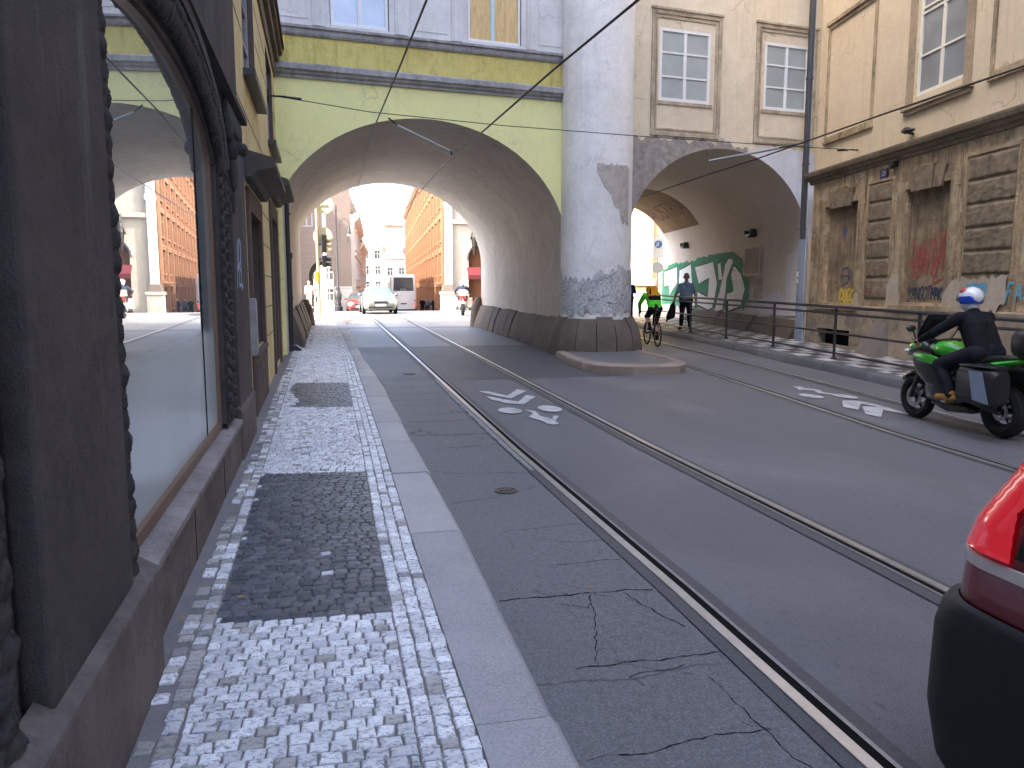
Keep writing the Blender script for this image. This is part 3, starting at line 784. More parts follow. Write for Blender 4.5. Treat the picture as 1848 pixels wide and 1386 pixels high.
M_vault_r = plaster("passage_render", (.62, .55, .49), (.46, .40, .36), .5, .5, .3, .9, .25)
M_mortar = stone("exposed_mortar", (.16, .14, .125), (.47, .44, .41), 6, 38, 1.0, .95, speck_amt=.5)
def crackle_mat():
    m = NT("cracked_white_render")
    nv = m.nd("ShaderNodeTexNoise"); nv.inputs["Scale"].default_value = 3; nv.inputs["Detail"].default_value = 6; m.ln(m.co, nv.inputs["Vector"])
    v = m.vor(3.4, 'DISTANCE_TO_EDGE', src=m.mix(.42, m.co, nv.outputs["Color"]))
    n = m.noise(16, 8, .7); n2 = m.noise(2.2, 6)
    col = m.mix(m.ramp(n, .38, .62), (.34, .34, .345), (.66, .66, .67))
    col = m.mix(m.math('MULTIPLY', m.ramp(n2, .45, .65), .5), col, (.42, .40, .38))
    cf = m.ramp(v.outputs["Distance"], .004, .022, (1, 1, 1, 1), (0, 0, 0, 1))
    col = m.mix(m.math('MULTIPLY', m.math('MULTIPLY', cf, m.ramp(n2, .36, .5)), .65), col, (.13, .12, .12))
    m.color(col); m.rough(.95); m.spec(.2)
    m.bump(m.mix(cf, n, (0, 0, 0)), .9, .03); return m.m
M_crackle = crackle_mat()
M_guard = stone("brown_guard_stone", (.078, .062, .052), (.15, .122, .10), 2.4, 60, .9, .88, speck_amt=.4)
M_white_wood = plain("white_painted_wood", (.72, .73, .74), .5, var=.1)
M_cream_wood = plain("cream_painted_wood", (.72, .68, .56), .5, var=.1)
M_blue_wood = plain("pale_blue_wood", (.45, .62, .70), .5, var=.1)
M_grey_wood = plain("grey_weathered_wood", (.30, .29, .31), .7, var=.25)
M_black_iron = plain("black_painted_iron", (.022, .022, .024), .45, spec=.5, var=.3)
M_rail_iron = plain("dark_railing_paint", (.030, .029, .031), .38, spec=.6, var=.3)
M_zinc = plain("grey_zinc_pipe", (.25, .28, .33), .45, .3, var=.15, vscale=8)
M_dark = M_dark
M_hole = plain("dark_void", (.010, .009, .008), .95, spec=.1)
def shop_glass():
    m = NT("shop_glass"); z = m.sep()[2]
    n = m.noise(1.1, 4); film = m.ramp(m.math('ADD', m.math('MULTIPLY', z, .25), m.math('MULTIPLY', n, .02)), .350, .372, (1, 1, 1, 1), (0, 0, 0, 1))
    d = m.nd("ShaderNodeBsdfDiffuse"); m.ln(m.mix(film, (.26, .29, .30), m.mix(m.ramp(n, .3, .7), (.40, .47, .49), (.48, .55, .57))), d.inputs[0])
    g = m.nd("ShaderNodeBsdfGlossy"); g.inputs[0].default_value = (.93, .96, .97, 1); m.ln(m.mix(film, (.006, .006, .006), (.22, .22, .22)), g.inputs["Roughness"])
    s_ = m.nd("ShaderNodeMixShader"); m.ln(m.mix(film, (.66, .66, .66), (.42, .42, .42)), s_.inputs[0]); m.ln(d.outputs[0], s_.inputs[1]); m.ln(g.outputs[0], s_.inputs[2])
    m.ln(s_.outputs[0], m.out.inputs[0]); return m.m
G_shop = shop_glass()
G_blind = glass_mat("blind_pane", (.40, .45, .46), .25)
G_curtain = glass_mat("curtained_pane", (.55, .62, .74), .35)
G_grey = glass_mat("grey_pane", (.24, .245, .24), .3)
G_dark = glass_mat("dark_pane", (.05, .055, .06), .35)
def plywood():
    m = NT("plywood_board"); w = m.noise(1.5, 6, .6, src=m.mapping((6, 6, 1)), dist=2)
    m.color(m.mix(m.ramp(w, .3, .7), (.50, .33, .13), (.72, .53, .26))); m.rough(.35); return m.m
M_ply = plywood()

# ================================================================== LEFT: brown shop front
LANG = R_(91.75)
LO = (-.771, .0035, 0)
shop = thing("shop_house", "dark brown stucco shop front with a big arched display window on the left pavement", "shop", frame(LO, LANG))
AC, AW, AZ, AH = 4.95, 1.8, 2.72, .45
def zarch(t): return AZ + AH * math.sqrt(max(0, 1 - ((t - AC) / AW) ** 2))
T0, T1 = AC - AW, AC + AW
mb = MB()
yw = .02
mb.quad((-14, yw, .1), (T0, yw, .1), (T0, yw, 6.9), (-14, yw, 6.9))
n = 28
for i in range(n):
    a, b = T0 + 2 * AW * i / n, T0 + 2 * AW * (i + 1) / n
    mb.quad((a, yw, zarch(a)), (b, yw, zarch(b)), (b, yw, 6.9), (a, yw, 6.9))
    mb.quad((a, yw, zarch(a)), (a, yw + .3, zarch(a)), (b, yw + .3, zarch(b)), (b, yw, zarch(b)))
mb.quad((T0, yw, .6), (T0, yw + .3, .6), (T0, yw + .3, AZ), (T0, yw, AZ)); mb.quad((T1, yw, .6), (T1, yw, AZ), (T1, yw + .3, AZ), (T1, yw + .3, .6))
mb.quad((T1, yw, .1), (8.85, yw, .1), (8.85, yw, 6.9), (T1, yw, 6.9))
mb.quad((8.85, yw, .1), (8.85, yw + .2, .1), (8.85, yw + .2, 6.9), (8.85, yw, 6.9))
mb.box(-14, 8.85, .6, 3.0, 6.5, 6.9); mb.box(-14, -13.9, .03, 3, .1, 6.9)
mb.build("wall", M_brown, shop, fix=False)
mb = MB(); mb.box(2.12, 3.02, -.06, .02, .62, 6.9); mb.cut(); mb.box(7.42, 8.74, -.03, .02, .62, 3.40); mb.cut(); mb.box(-6, .9, -.06, .02, .62, 6.9)
mb.build("pilaster", M_brown, shop, bevel=.012)
mb = MB()
for (a, b, y0) in ((.9, 3.28, -.10), (7.36, 8.84, -.05), (-14, .9, -.06)):
    mb.box(a, b, y0 + .0, .018, -.05, .60)
    mb.add([(a, y0, .60), (b, y0, .60), (b, -.01, .655), (a, -.01, .655)], [(0, 1, 2, 3)])
    mb.add([(a, y0, .60), (a, -.01, .655), (a, .018, .6)], [(0, 1, 2)]); mb.add([(b, y0, .60), (b, .018, .6), (b, -.01, .655)], [(0, 1, 2)]); mb.cut()
mb.box(3.285, 7.355, -.03, .018, -.05, .50)
mb.build("plinth", M_plinth, shop, bevel=.015)
for t_ in (4.62, 6.02):
    MB().box(t_, t_ + .008, -.033, -.028, -.02, .495).build("plinth_joint", M_hole, shop)
mb = MB(); mb.add([(3.285, -.05, .50), (7.355, -.05, .50), (7.355, -.05, .535), (3.285, -.05, .535), (7.355, .12, .575), (3.285, .12, .575)], [(0, 1, 2, 3), (3, 2, 4, 5)])
mb.add([(3.285, -.05, .5), (3.285, -.05, .535), (3.285, .12, .575), (3.285, .12, .5)], [(0, 1, 2, 3)]); mb.add([(7.355, -.05, .5), (7.355, .12, .5), (7.355, .12, .575), (7.355, -.05, .535)], [(0, 1, 2, 3)])
mb.build("sill", M_sill, shop)
# carved strips and rope arch
rr = random.Random(2)
def relief(c, w, z0, z1, y0, dep, seed, pitch=.085):
    """leafy carving: a finely divided band pushed out by small overlapping leaf shapes"""
    r = random.Random(seed); mb = MB(); nx, nz = 14, int((z1 - z0) / .0085); vs = []
    ph = [r.uniform(-.5, .5) for _ in range(400)]; sz = [r.uniform(.55, 1.25) for _ in range(400)]
    for k in range(nz + 1):
        z = z0 + (z1 - z0) * k / nz; i = int(z / pitch); t = z / pitch - i; q = ph[i % 400]; a = sz[i % 400]
        edge = .016 * a * abs(math.sin(math.pi * t)) ** .6 + .007 * math.sin(z * 97 + 2) + r.uniform(-.002, .002)
        for j in range(nx + 1):
            u = j / nx * 2 - 1; x = c + u * (w / 2 + edge - .008)
            leaf = a * math.sin(math.pi * t) ** .6 * math.exp(-((u - q) ** 2) * 2.2) + .45 * abs(math.sin(7 * u + 4 * t * (1 if u > q else -1) + q * 4))
            d = dep * max(0, min(1.3, .2 + .62 * leaf)) * (1 - .8 * abs(u) ** 5) + r.uniform(-.0025, .0025)
            vs.append((x, y0 - d if 0 < j < nx else y0 + .03, z))
    n = nx + 1; mb.add(vs, [(k * n + j, k * n + j + 1, (k + 1) * n + j + 1, (k + 1) * n + j) for k in range(nz) for j in range(nx)]); return mb
for s_, c in enumerate((3.12, 1.90, .95)): relief(c, .12, .64, 6.6, -.03, .026, s_).build("carved_moulding", M_carve, shop, smooth=True, ang=60, fix=False)
mb = MB(); z = .66; mb.box(6.79, 7.22, .0, .018, .6, 2.74)
while z < 2.76:
    mb.ball((7.0, -.0, z), (.11, .035, .046), 10, 6, jit=.05); mb.ball((7.0, -.025, z + .012), (.06, .025, .026), 8, 5)
    mb.ball((6.83, .0, z + .05), (.04, .03, .05), 7, 5, jit=.08); mb.ball((7.17, .0, z + .05), (.04, .03, .05), 7, 5, jit=.08)
    z += .105
mb.build("carved_moulding", M_carve, shop, smooth=True, ang=80)
mb = MB(); th = 0
while th < math.pi:
    t = AC - (AW + .10) * math.cos(th); zz = AZ + (AH + .10) * math.sin(th)
    mb.ball((t, .0, zz), (.095, .05, .11), 9, 6, jit=.10)
    mb.ball((t - .05 * math.cos(th), -.04, zz + .03), (.04, .022, .045), 7, 5, jit=.2)
    th += .045
mb.build("carved_moulding", M_carve, shop, smooth=True, ang=80)
mb = MB()
for i in range(40):
    a0, a1 = math.pi * i / 40, math.pi * (i + 1) / 40
    for (r1, r2, y0, y1) in ((.19, .27, -.06, .02), (-.05, .0, .03, .10)):
        vs = []
        for a in (a0, a1):
            for r in (r1, r2):
                for y in (y0, y1): vs.append((AC - (AW + r) * math.cos(a), y, AZ + (AH + r) * math.sin(a)))
        mb.add(vs, [(0, 2, 6, 4), (1, 5, 7, 3), (0, 4, 5, 1), (2, 3, 7, 6)])
mb.box(1.9, 8.84, -.075, .02, 3.44, 3.50); mb.box(1.9, 8.84, -.04, .02, 3.501, 3.54)
mb.build("arch_ledge", M_brown, shop)
mb = MB(); mb.ball((7.75, -.06, 3.02), (.16, .13, .17), 14, 10, jit=.06); mb.ball((7.75, -.22, 2.97), (.07, .08, .07), 10, 7); mb.ball((7.66, -.16, 3.10), (.05, .05, .05)); mb.ball((7.84, -.16, 3.10), (.05, .05, .05))
mb.ball((7.95, -.06, 3.18), (.09, .07, .16), 10, 7, jit=.1); mb.ball((7.55, -.06, 3.18), (.09, .07, .16), 10, 7, jit=.1); mb.ball((7.75, -.07, 2.72), (.08, .07, .2), 10, 7, jit=.1); mb.ball((7.75, -.05, 2.45), (.06, .05, .14), 8, 6, jit=.1)
mb.xf(Matrix.Translation((7.46, 0, 2.93)) @ Matrix.Diagonal((.72, .62, .85, 1)) @ Matrix.Translation((-7.75, 0, -2.93)))
mb.build("carved_corbel", M_carve, shop, smooth=True, ang=80)
# display window: two panes on a film-backed front
mb = MB()
win = None
fr = MB(); fr.box(3.16, 6.74, .055, .12, .57, .63); fr.box(3.16, 3.2, .055, .12, .63, AZ); fr.box(6.70, 6.74, .055, .12, .63, AZ)
for i in range(30):
    a0, a1 = math.pi * i / 30, math.pi * (i + 1) / 30; vs = []
    for a in (a0, a1):
        for r in (-.012, -.06):
            for y in (.055, .12): vs.append((AC - (AW + r) * math.cos(a), y, AZ + (AH + r) * math.sin(a)))
    fr.add(vs, [(0, 4, 6, 2), (1, 3, 7, 5), (2, 6, 7, 3)])
win = fr.build("display_window", plain("brown_window_frame", (.16, .095, .06), .5), shop)
for (a, b) in ((3.19, 6.075), (6.083, 6.73)):
    g = MB(); m_ = 20
    for i in range(m_):
        p, q = a + (b - a) * i / m_, a + (b - a) * (i + 1) / m_
        g.quad((p, .085, .60), (q, .085, .60), (q, .085, zarch(q)), (p, .085, zarch(p)))
    g.build("glass_pane", G_shop, win, fix=False)
MB().box(6.074, 6.084, .078, .09, .62, 3.05).build("pane_joint", M_hole, win)
# sprayed blue tag on the far pilaster
mb = MB(); spray(mb, "ABL", 7.55, 1.75, .42, .035, -.034, .2, .55)
mb.build("sprayed_tag", plain("faded_blue_spray", (.30, .42, .62), .8), shop)

# ================================================================== LEFT: old yellow house
yh = thing("yellow_house", "low old yellow house with brown door surrounds and grooved walls beyond the brown shop", "house", frame(LO, LANG))
mb = MB()
wall_grid(mb, 8.86, 19.2, .1, 6.15, [(10.15, 12.05, 4.36, 6.0, .22), (14.75, 16.6, 4.36, 6.0, .22), (9.85, 11.6, .98, 2.66, .35), (14.35, 16.0, .35, 2.98, .35)], y=.04, rmi=1)
mb.quad((19.2, .04, .1), (19.2, 3, .1), (19.2, 3, 6.15), (19.2, .04, 6.15))
mb.build("wall", [M_yellow_old, plaster("brown_reveal", (.15, .11, .10), (.08, .06, .055), .6, 1.6, .5)], yh, fix=False)
mb = MB()
for z in (1.0, 1.45, 1.93, 2.41, 2.88, 3.35, 3.83, 4.75, 5.25, 5.75):
    for a, b in ((8.87, 9.62), (12.0, 14.0), (16.5, 18.3)) if z < 3 else (((8.87, 18.4),) if z < 4 else ((8.87, 10.0), (12.2, 14.6), (16.75, 18.4))):
        mb.box(a, b, .036, .045, z - .012, z + .012)
mb.build("groove_shade_strip", plain("groove_shade_brown", (.23, .17, .10), .95), yh)  # raised dark strips; the shade of cut grooves is put into their colour
mb = MB(); mb.box(8.86, 19.0, -.0, .1, 6.15, 6.42, 0); mb.box(8.86, 19.0, -.08, .1, 6.421, 6.6, 0); mb.box(8.86, 19.0, -.15, .1, 6.601, 6.72, 0)
mb.build("cornice", M_cornice_r, yh, bevel=.01)
mb = MB(); mb.add([(-14, -.18, 6.9), (8.85, -.18, 6.9), (8.85, 3.2, 8.6), (-14, 3.2, 8.6)], [(0, 1, 2, 3)]); mb.add([(8.86, -.2, 6.73), (19.3, -.2, 6.73), (19.3, 3.2, 8.6), (8.86, 3.2, 8.6)], [(0, 1, 2, 3)])
mb.build("roof", plain("clay_roof", (.28, .11, .07), .85), yh)
for a, b in ((10.15, 12.05), (14.75, 16.6)):
    window(yh, a, b, 4.36, 6.0, .12, M_grey_wood, G_dark, (.5,), (.4, .72), .09, .05)
    MB().box(a - .12, b + .12, -.10, .05, 4.26, 4.35).build("window_sill", M_black_iron, yh, bevel=.008)
mb = MB()
for a, b, z0, z1, top in ((9.63, 11.85, .2, 2.66, 2.92), (14.1, 16.3, .2, 2.98, 3.25)):
    ia, ib = a + .21, b - .26
    mb.box(a, ia, .0, .06, z0, top); mb.box(ib, b, .0, .06, z0, top); mb.box(ia, ib, .001, .06, z1, top); mb.cut()
mb.build("door_surround", plaster("brown_surround", (.13, .095, .08), (.07, .05, .045), .6, 1.2, .4), yh, bevel=.008)
mb = MB(); mb.box(9.85, 11.58, .36, .39, .98, 2.66); mb.cut(); mb.box(14.36, 15.99, .36, .39, .35, 2.98)
mb.build("door", plaster("faded_door_panel", (.17, .125, .12), (.10, .075, .075), .6, 1.5, .5), yh)
mb = MB(); mb.box(9.84, 11.6, .005, .05, .2, .88); mb.box(9.82, 11.62, -.03, .3, .9, .96)
for k in range(4): mb.box(9.92 + k * .42, 10.26 + k * .42, -.005, .004, .28, .80)
mb.build("door_panel", plaster("brown_panel", (.15, .11, .10), (.08, .06, .055), .6, 1.6, .5), yh, bevel=.006)
for a, b, z in ((9.45, 12.15, 3.06), (13.9, 16.6, 3.42)):
    h = MB(); h.prism([(-.32, z + .06), (-.32, z + .14), (-.28, z + .17), (.05, z + .26), (.05, z - .06), (-.05, z - .06), (-.1, z)], a, b, ax='yz')
    h.build("door_hood", plain("dark_hood_stone", (.075, .062, .052), .85, var=.3, vscale=6), yh, bevel=.006)
mb = MB(); mb.box(9.08, 9.34, -.06, .04, .98, 1.62); mb.box(9.1, 9.32, -.067, -.061, 1.02, 1.58)
mb.build("meter_box", plain("flaking_grey_board", (.28, .27, .27), .8, var=.4, vscale=9), yh, bevel=.008)
mb = MB(); mb.box(9.2, 9.5, .02, .045, 2.95, 3.2); mb.build("house_plate", plain("blue_enamel", (.06, .09, .28), .3), yh)
mb = MB(); mb.tube([(18.62, -.09, .26), (18.62, -.09, 2.5)], .075, 12); mb.tube([(18.62, -.09, 2.42), (18.62, -.09, 2.55)], .10, 12)
mb.tube([(18.62, -.09, 2.5), (18.62, -.09, 6.1), (18.6, -.05, 6.35), (18.55, .1, 6.8), (18.5, .12, 16)], .06, 12)
for z in (.9, 1.5, 3.4, 4.6, 5.7): mb.tube([(18.62, -.09, z), (18.62, -.09, z + .05)], .085, 12)
mb.prism([(-.32, .12), (.04, .12), (.04, .42), (-.22, .42), (-.32, .34)], 18.42, 18.78, ax='yz')
mb.build("downpipe", M_black_iron, yh, smooth=True)
MB().tube([(18.2, -.03, .25), (18.2, -.03, 3.2)], .022, 8).build("cable_conduit", plain("grey_conduit", (.3, .3, .31), .5), yh)
# unseen block added behind the row to keep the street in shade
rear = thing("street_shade_block", "tall plain grey block, unseen, added behind the low row to shade the street", "house", frame(LO, LANG))
mb = MB(); mb.box(-60, 27.5, 3.2, 14, .2, 27.5); mb.box(-60, 27.5, 3.0, 14.2, 27.51, 27.9); mb.build("wall", M_grey_up, rear)

# ================================================================== the archway house
FA = R_(7.7)
arch = thing("archway_house", "pale house spanning the street on a yellow archway, white round pier and peeling passage", "building", frame((2, 18, 0), FA))
TL = Vector((1.246, 10.93, 0)); TR = Vector((3.56, 12.92, 0))
def ell(s, c, a, b, zc): return zc + b * math.sqrt(max(0, 1 - ((s - c) / a) ** 2))
def prof_L():
    P = [(-3.3, .05), (-3.3, 2.0), (-3.3, 3.3)]
    a0 = math.acos((-3.3 + .1) / 3.5); 
    for i in range(37):
        w = a0 + (0 - a0) * i / 36; P.append((-.1 + 3.5 * math.cos(w), 2.6 + 2.93 * math.sin(w)))
    return P + [(3.4, 1.3), (3.4, .05)]
def prof_R():
    P = [(4.98, .05), (4.98, 2.65)]
    for i in range(1, 37):
        w = math.pi - math.pi * i / 36; P.append((7.83 + 2.85 * math.cos(w), 2.65 + 2.72 * math.sin(w)))
    return P + [(10.68, .05)]
PL, PR = prof_L(), prof_R()
def arch_face(mb, P, x0, x1, ztop, y, dx=0, mi=0):
    top = [p for p in P]
    for (a, za), (b, zb) in zip(top, top[1:]):
        if b - a > 1e-4: mb.quad((a + dx, y, za), (b + dx, y, zb), (b + dx, y, ztop), (a + dx, y, ztop), mi)
    if P[0][0] > x0: mb.quad((x0 + dx, y, -.2), (P[0][0] + dx, y, -.2), (P[0][0] + dx, y, ztop), (x0 + dx, y, ztop), mi)
    if P[-1][0] < x1: mb.quad((P[-1][0] + dx, y, -.2), (x1 + dx, y, -.2), (x1 + dx, y, ztop), (P[-1][0] + dx, y, ztop), mi)
HT = 15.5
mb = MB(); arch_face(mb, PL, -3.4, 3.8, 6.2, 0); mb.build("yellow_wall", M_yellow, arch, fix=False)
def vault(P, T, name, mat, nseg=14, z_from=None):
    mb = MB(); vs = []
    Q = [p for p in P if z_from is None or True]
    for k in range(nseg + 1):
        for s, z in Q: vs.append((s + T.x * k / nseg, T.y * k / nseg, z))
    n = len(Q)
    for k in range(nseg):
        for i in range(n - 1): mb.f.append([k * n + i, (k + 1) * n + i, (k + 1) * n + i + 1, k * n + i + 1]); mb.mi.append(0)
    mb.v = vs
    return mb.build(name, mat, arch, smooth=True, fix=False)
vault(PL, TL, "tunnel_vault", M_vault)
vault(PR, TR, "passage_vault", M_vault_r)
mb = MB(); arch_face(mb, PL, -3.4, 4.2, HT, TL.y, TL.x); arch_face(mb, [(a, z) for a, z in PR], 4.0, 10.9, HT, TR.y, TR.x)
mb.quad((4.2 + TL.x, TL.y, 0), (4.0 + TR.x, TR.y, 0), (4.0 + TR.x, TR.y, HT), (4.2 + TL.x, TL.y, HT))
mb.build("rear_wall", M_cream, arch, fix=False)
mb = MB(); mb.add([(-3.4, 0, HT), (10.9, 0, HT), (10.9 + TR.x, TR.y, HT), (-3.4 + TL.x, TL.y, HT)], [(0, 1, 2, 3)]); mb.box(-3.6, 10.9, -.3, .0, HT - .3, HT)
mb.quad((-3.4, 0, 0), (-3.4 + TL.x, TL.y, 0), (-3.4 + TL.x, TL.y, HT), (-3.4, 0, HT)); mb.quad((10.9, 0, 5.5), (10.9 + TR.x, TR.y, 5.5), (10.9 + TR.x, TR.y, HT), (10.9, 0, HT))
mb.build("roof", plain("grey_roof", (.2, .19, .19), .8), arch, fix=False)
# cornices and stained band
def moulding(name, mat, x0, x1, prof, parent, bevel=0):
    return MB().prism(prof, x0, x1, ax='yz').build(name, mat, parent, bevel=bevel)
moulding("cornice", M_grey_trim, -3.38, 3.30, [(.0, 6.17), (-.05, 6.17), (-.06, 6.22), (-.11, 6.25), (-.13, 6.29), (-.18, 6.32), (-.18, 6.42), (-.13, 6.46), (0, 6.49)], arch)
mb = MB(); mb.quad((-3.38, -.012, 6.485), (3.45, -.012, 6.485), (3.45, -.012, 7.045), (-3.38, -.012, 7.045)); mb.build("stained_band", M_mustard, arch, fix=False)
moulding("window_ledge", M_grey_trim, -3.38, 3.25, [(.0, 7.03), (-.05, 7.035), (-.08, 7.08), (-.08, 7.16), (-.13, 7.18), (-.13, 7.23), (0, 7.265)], arch)
mb = MB(); wall_grid(mb, -3.4, 4.98, 7.265, HT, [(-2.18, -.9, 7.33, 9.3, .16), (.88, 2.19, 7.33, 9.3, .16), (-2.18, -.9, 11, 13, .16), (.88, 2.19, 11, 13, .16)], y=0); mb.build("upper_wall", M_grey_up, arch, fix=False)
mb = MB()
for a, b in ((-2.55, -2.30), (-.78, -.50), (.50, .76), (2.32, 2.56)):
    mb.box(a, b, -.035, -.001, 7.27, 10); mb.box(a + .05, b - .05, -.05, -.034, 7.27, 10); mb.cut()
for a, b in ((-3.3, -2.62), (-.42, .42), (2.64, 3.2)):
    for c, d, e, f in ((a, a + .03, 7.4, 10), (b - .03, b, 7.4, 10), (a + .03, b - .03, 7.4, 7.43)): mb.box(c, d, -.012, -.001, e, f)
    mb.cut()
mb.build("wall_panel_moulding", M_grey_up, arch, bevel=.004)
w1 = window(arch, -2.16, -.92, 7.34, 9.3, .04, M_white_wood, G_curtain, (.5,), (.36, .72), .07, .045)
w2 = window(arch, .90, 2.17, 7.34, 9.3, .04, M_white_wood, M_ply, (), (), .05, .045)
MB().box(1.46, 1.545, .05, .09, 7.39, 9.25).build("board_batten", M_blue_wood, w2)
for a, b in ((-2.16, -.92), (.9, 2.17)): window(arch, a, b, 11, 13, .05, M_white_wood, G_curtain, (.5,), (.36, .72), .07, .045)
# round pier
CS, CYY, CR = 4.05, -.25, .86
mb = MB(); vs = []; seg = 48; zs = frange(.9, HT - .35, .5)
rr = random.Random(4)
mb.lathe([(CR, z) for z in zs], c=(CS, CYY, 0), seg=seg, cap=False)
pier = mb.build("round_pier", M_white_col, arch, smooth=True)
def cyl_patch(name, mat, poly_fn, r, th0, th1, nz, nth, parent, wob=.0, seed=1):
    """patch hugging the pier; poly_fn(theta)->(zlo,zhi)"""
    mb = MB(); rnd = random.Random(seed); vs = []
    for i in range(nth + 1):
        a = th0 + (th1 - th0) * i / nth; lo, hi = poly_fn(a)
        for k in range(nz + 1):
            z = lo + (hi - lo) * k / nz; edge = 0 < i < nth and 0 < k < nz
            rad = r + (rnd.uniform(-wob, wob) if edge else -.004)
            vs.append((CS + rad * math.sin(a), CYY - rad * math.cos(a), z))
    n = nz + 1
    fs = [(i * n + k, (i + 1) * n + k, (i + 1) * n + k + 1, i * n + k + 1) for i in range(nth) for k in range(nz)]
    mb.add(vs, fs); return mb.build(name, mat, parent, smooth=True, fix=False)
# theta 0 faces local -y; camera sees the pier from about -10 deg
rj = random.Random(8); jag = [rj.uniform(-.12, .14) for _ in range(80)]
def jz(a, base, amp=1, f=11):
    x = (a + 4) * f; i = int(x); w = x - i; return base + amp * (jag[i % 80] * (1 - w) + jag[(i + 1) % 80] * w)
cyl_patch("cracked_render", M_crackle, lambda a: (jz(a + 1, 1.10, .6, 9), jz(a, 2.08 + .16 * math.sin(a * 2.2 + .6), .9, 14)), CR + .014, -1.9, 1.75, 26, 90, pier, .008)
def patch_top(a):
    k = (a + .47) / 1.05                                 # 0..1 across the bare patch
    lo = 4.40 - .55 * min(1, k * 2.4) if k < .42 else (3.75 - (k - .42) * 1.0 if k < .7 else 3.30 - .25 * (k - .7))
    return (jz(a + 2, lo, .5, 25), jz(a, 4.62 - .05 * k, .35, 25))
cyl_patch("bare_mortar", stone("pale_bare_mortar", (.30, .265, .24), (.52, .48, .44), 6, 40, 1.0, .95, speck_amt=.4), patch_top, CR + .006, -.45, .62, 14, 40, pier, .004, 3)
# faceted stone base of the pier
mb = MB()
K = 9; a_s, a_e = -2.15, 1.75
for i in range(K):
    a0, a1 = a_s + (a_e - a_s) * i / K + .008, a_s + (a_e - a_s) * (i + 1) / K - .008
    top = 1.03 + random.uniform(-.04, .05)
    rb, rt = 1.17 + random.uniform(-.02, .03), .93 + random.uniform(-.01, .02)
    vs = []
    for a in (a0, (a0 + a1) / 2, a1):
        for r, z in ((rb, .0), (rb, .35), ((rb + rt) / 2 + .04, .75), (rt, top), (.7, top + .01)): vs.append((CS + r * math.sin(a), CYY - r * math.cos(a), z))
    fs = []
    for j in range(2):
        for k in range(4): fs.append((j * 5 + k, (j + 1) * 5 + k, (j + 1) * 5 + k + 1, j * 5 + k + 1))
    fs += [(0, 1, 2, 3, 4), (14, 13, 12, 11, 10)]
    mb.add(vs, fs)
mb.build("pier_base", M_guard, arch, smooth=True, ang=35)
# sloping guard stones along the walls
def guards(name, T, s, side, y0, y1, st, prof, mat=None):
    mb = MB(); rnd = random.Random(int(abs(s) * 10)); L = T.length; y = y0
    while y < y1:
        l = st * rnd.uniform(.75, 1.2); e = min(y + l, y1)
        j = rnd.uniform(-.02, .03); vs = []
        for yy in (y + .008, e - .008):
            for d, z in prof: vs.append((s + T.x * yy / T.y + side * (d + (j if d > .01 else 0)), yy, z + gz(18 + yy) + (j if z > .5 else 0)))
        n = len(prof); fs = [(k, k + 1, n + k + 1, n + k) for k in range(n - 1)] + [tuple(range(n)), tuple(range(2 * n - 1, n - 1, -1))]
        mb.add(vs, fs); y = e
    return mb.build(name, mat or M_guard, arch, smooth=True, ang=35)
gp = [(-.05, -.2), (.34, -.2), (.33, .12), (.24, .45), (.08, .80), (0.0, .84), (-.05, .84)]
guards("guard_stone", TL, 3.4, -1, -.35, 10.95, .85, gp)
gl = [(-.05, .0), (.30, .0), (.28, .3), (.04, 1.0), (-.05, 1.02)]
guards("guard_stone", TL, -3.3, 1, 2.0, 10.6, 1.3, gl)
mb = MB(); mb.tube([(-3.3 + TL.x * .98 + .2, TL.y * .98 + .1, .2), (-3.3 + TL.x * .98 + .16, TL.y * .98 + .1, 1.0), (-3.3 + TL.x * .98 + .1, TL.y * .98 + .1, 1.35)], [.27, .24, .12], 12); mb.cut(); mb.tube([(3.4 + TL.x - .18, TL.y + .05, .1), (3.4 + TL.x - .15, TL.y + .05, 1.0), (3.4 + TL.x - .08, TL.y + .05, 1.4)], [.28, .25, .12], 12)
mb.build("corner_guard_stone", M_guard, arch, smooth=True)
gr = [(-.05, .0), (.36, .0), (.34, .28), (.06, .66), (-.05, .68)]
guards("guard_stone", TR, 10.68, -1, .25, 10.0, 1.05, gr)
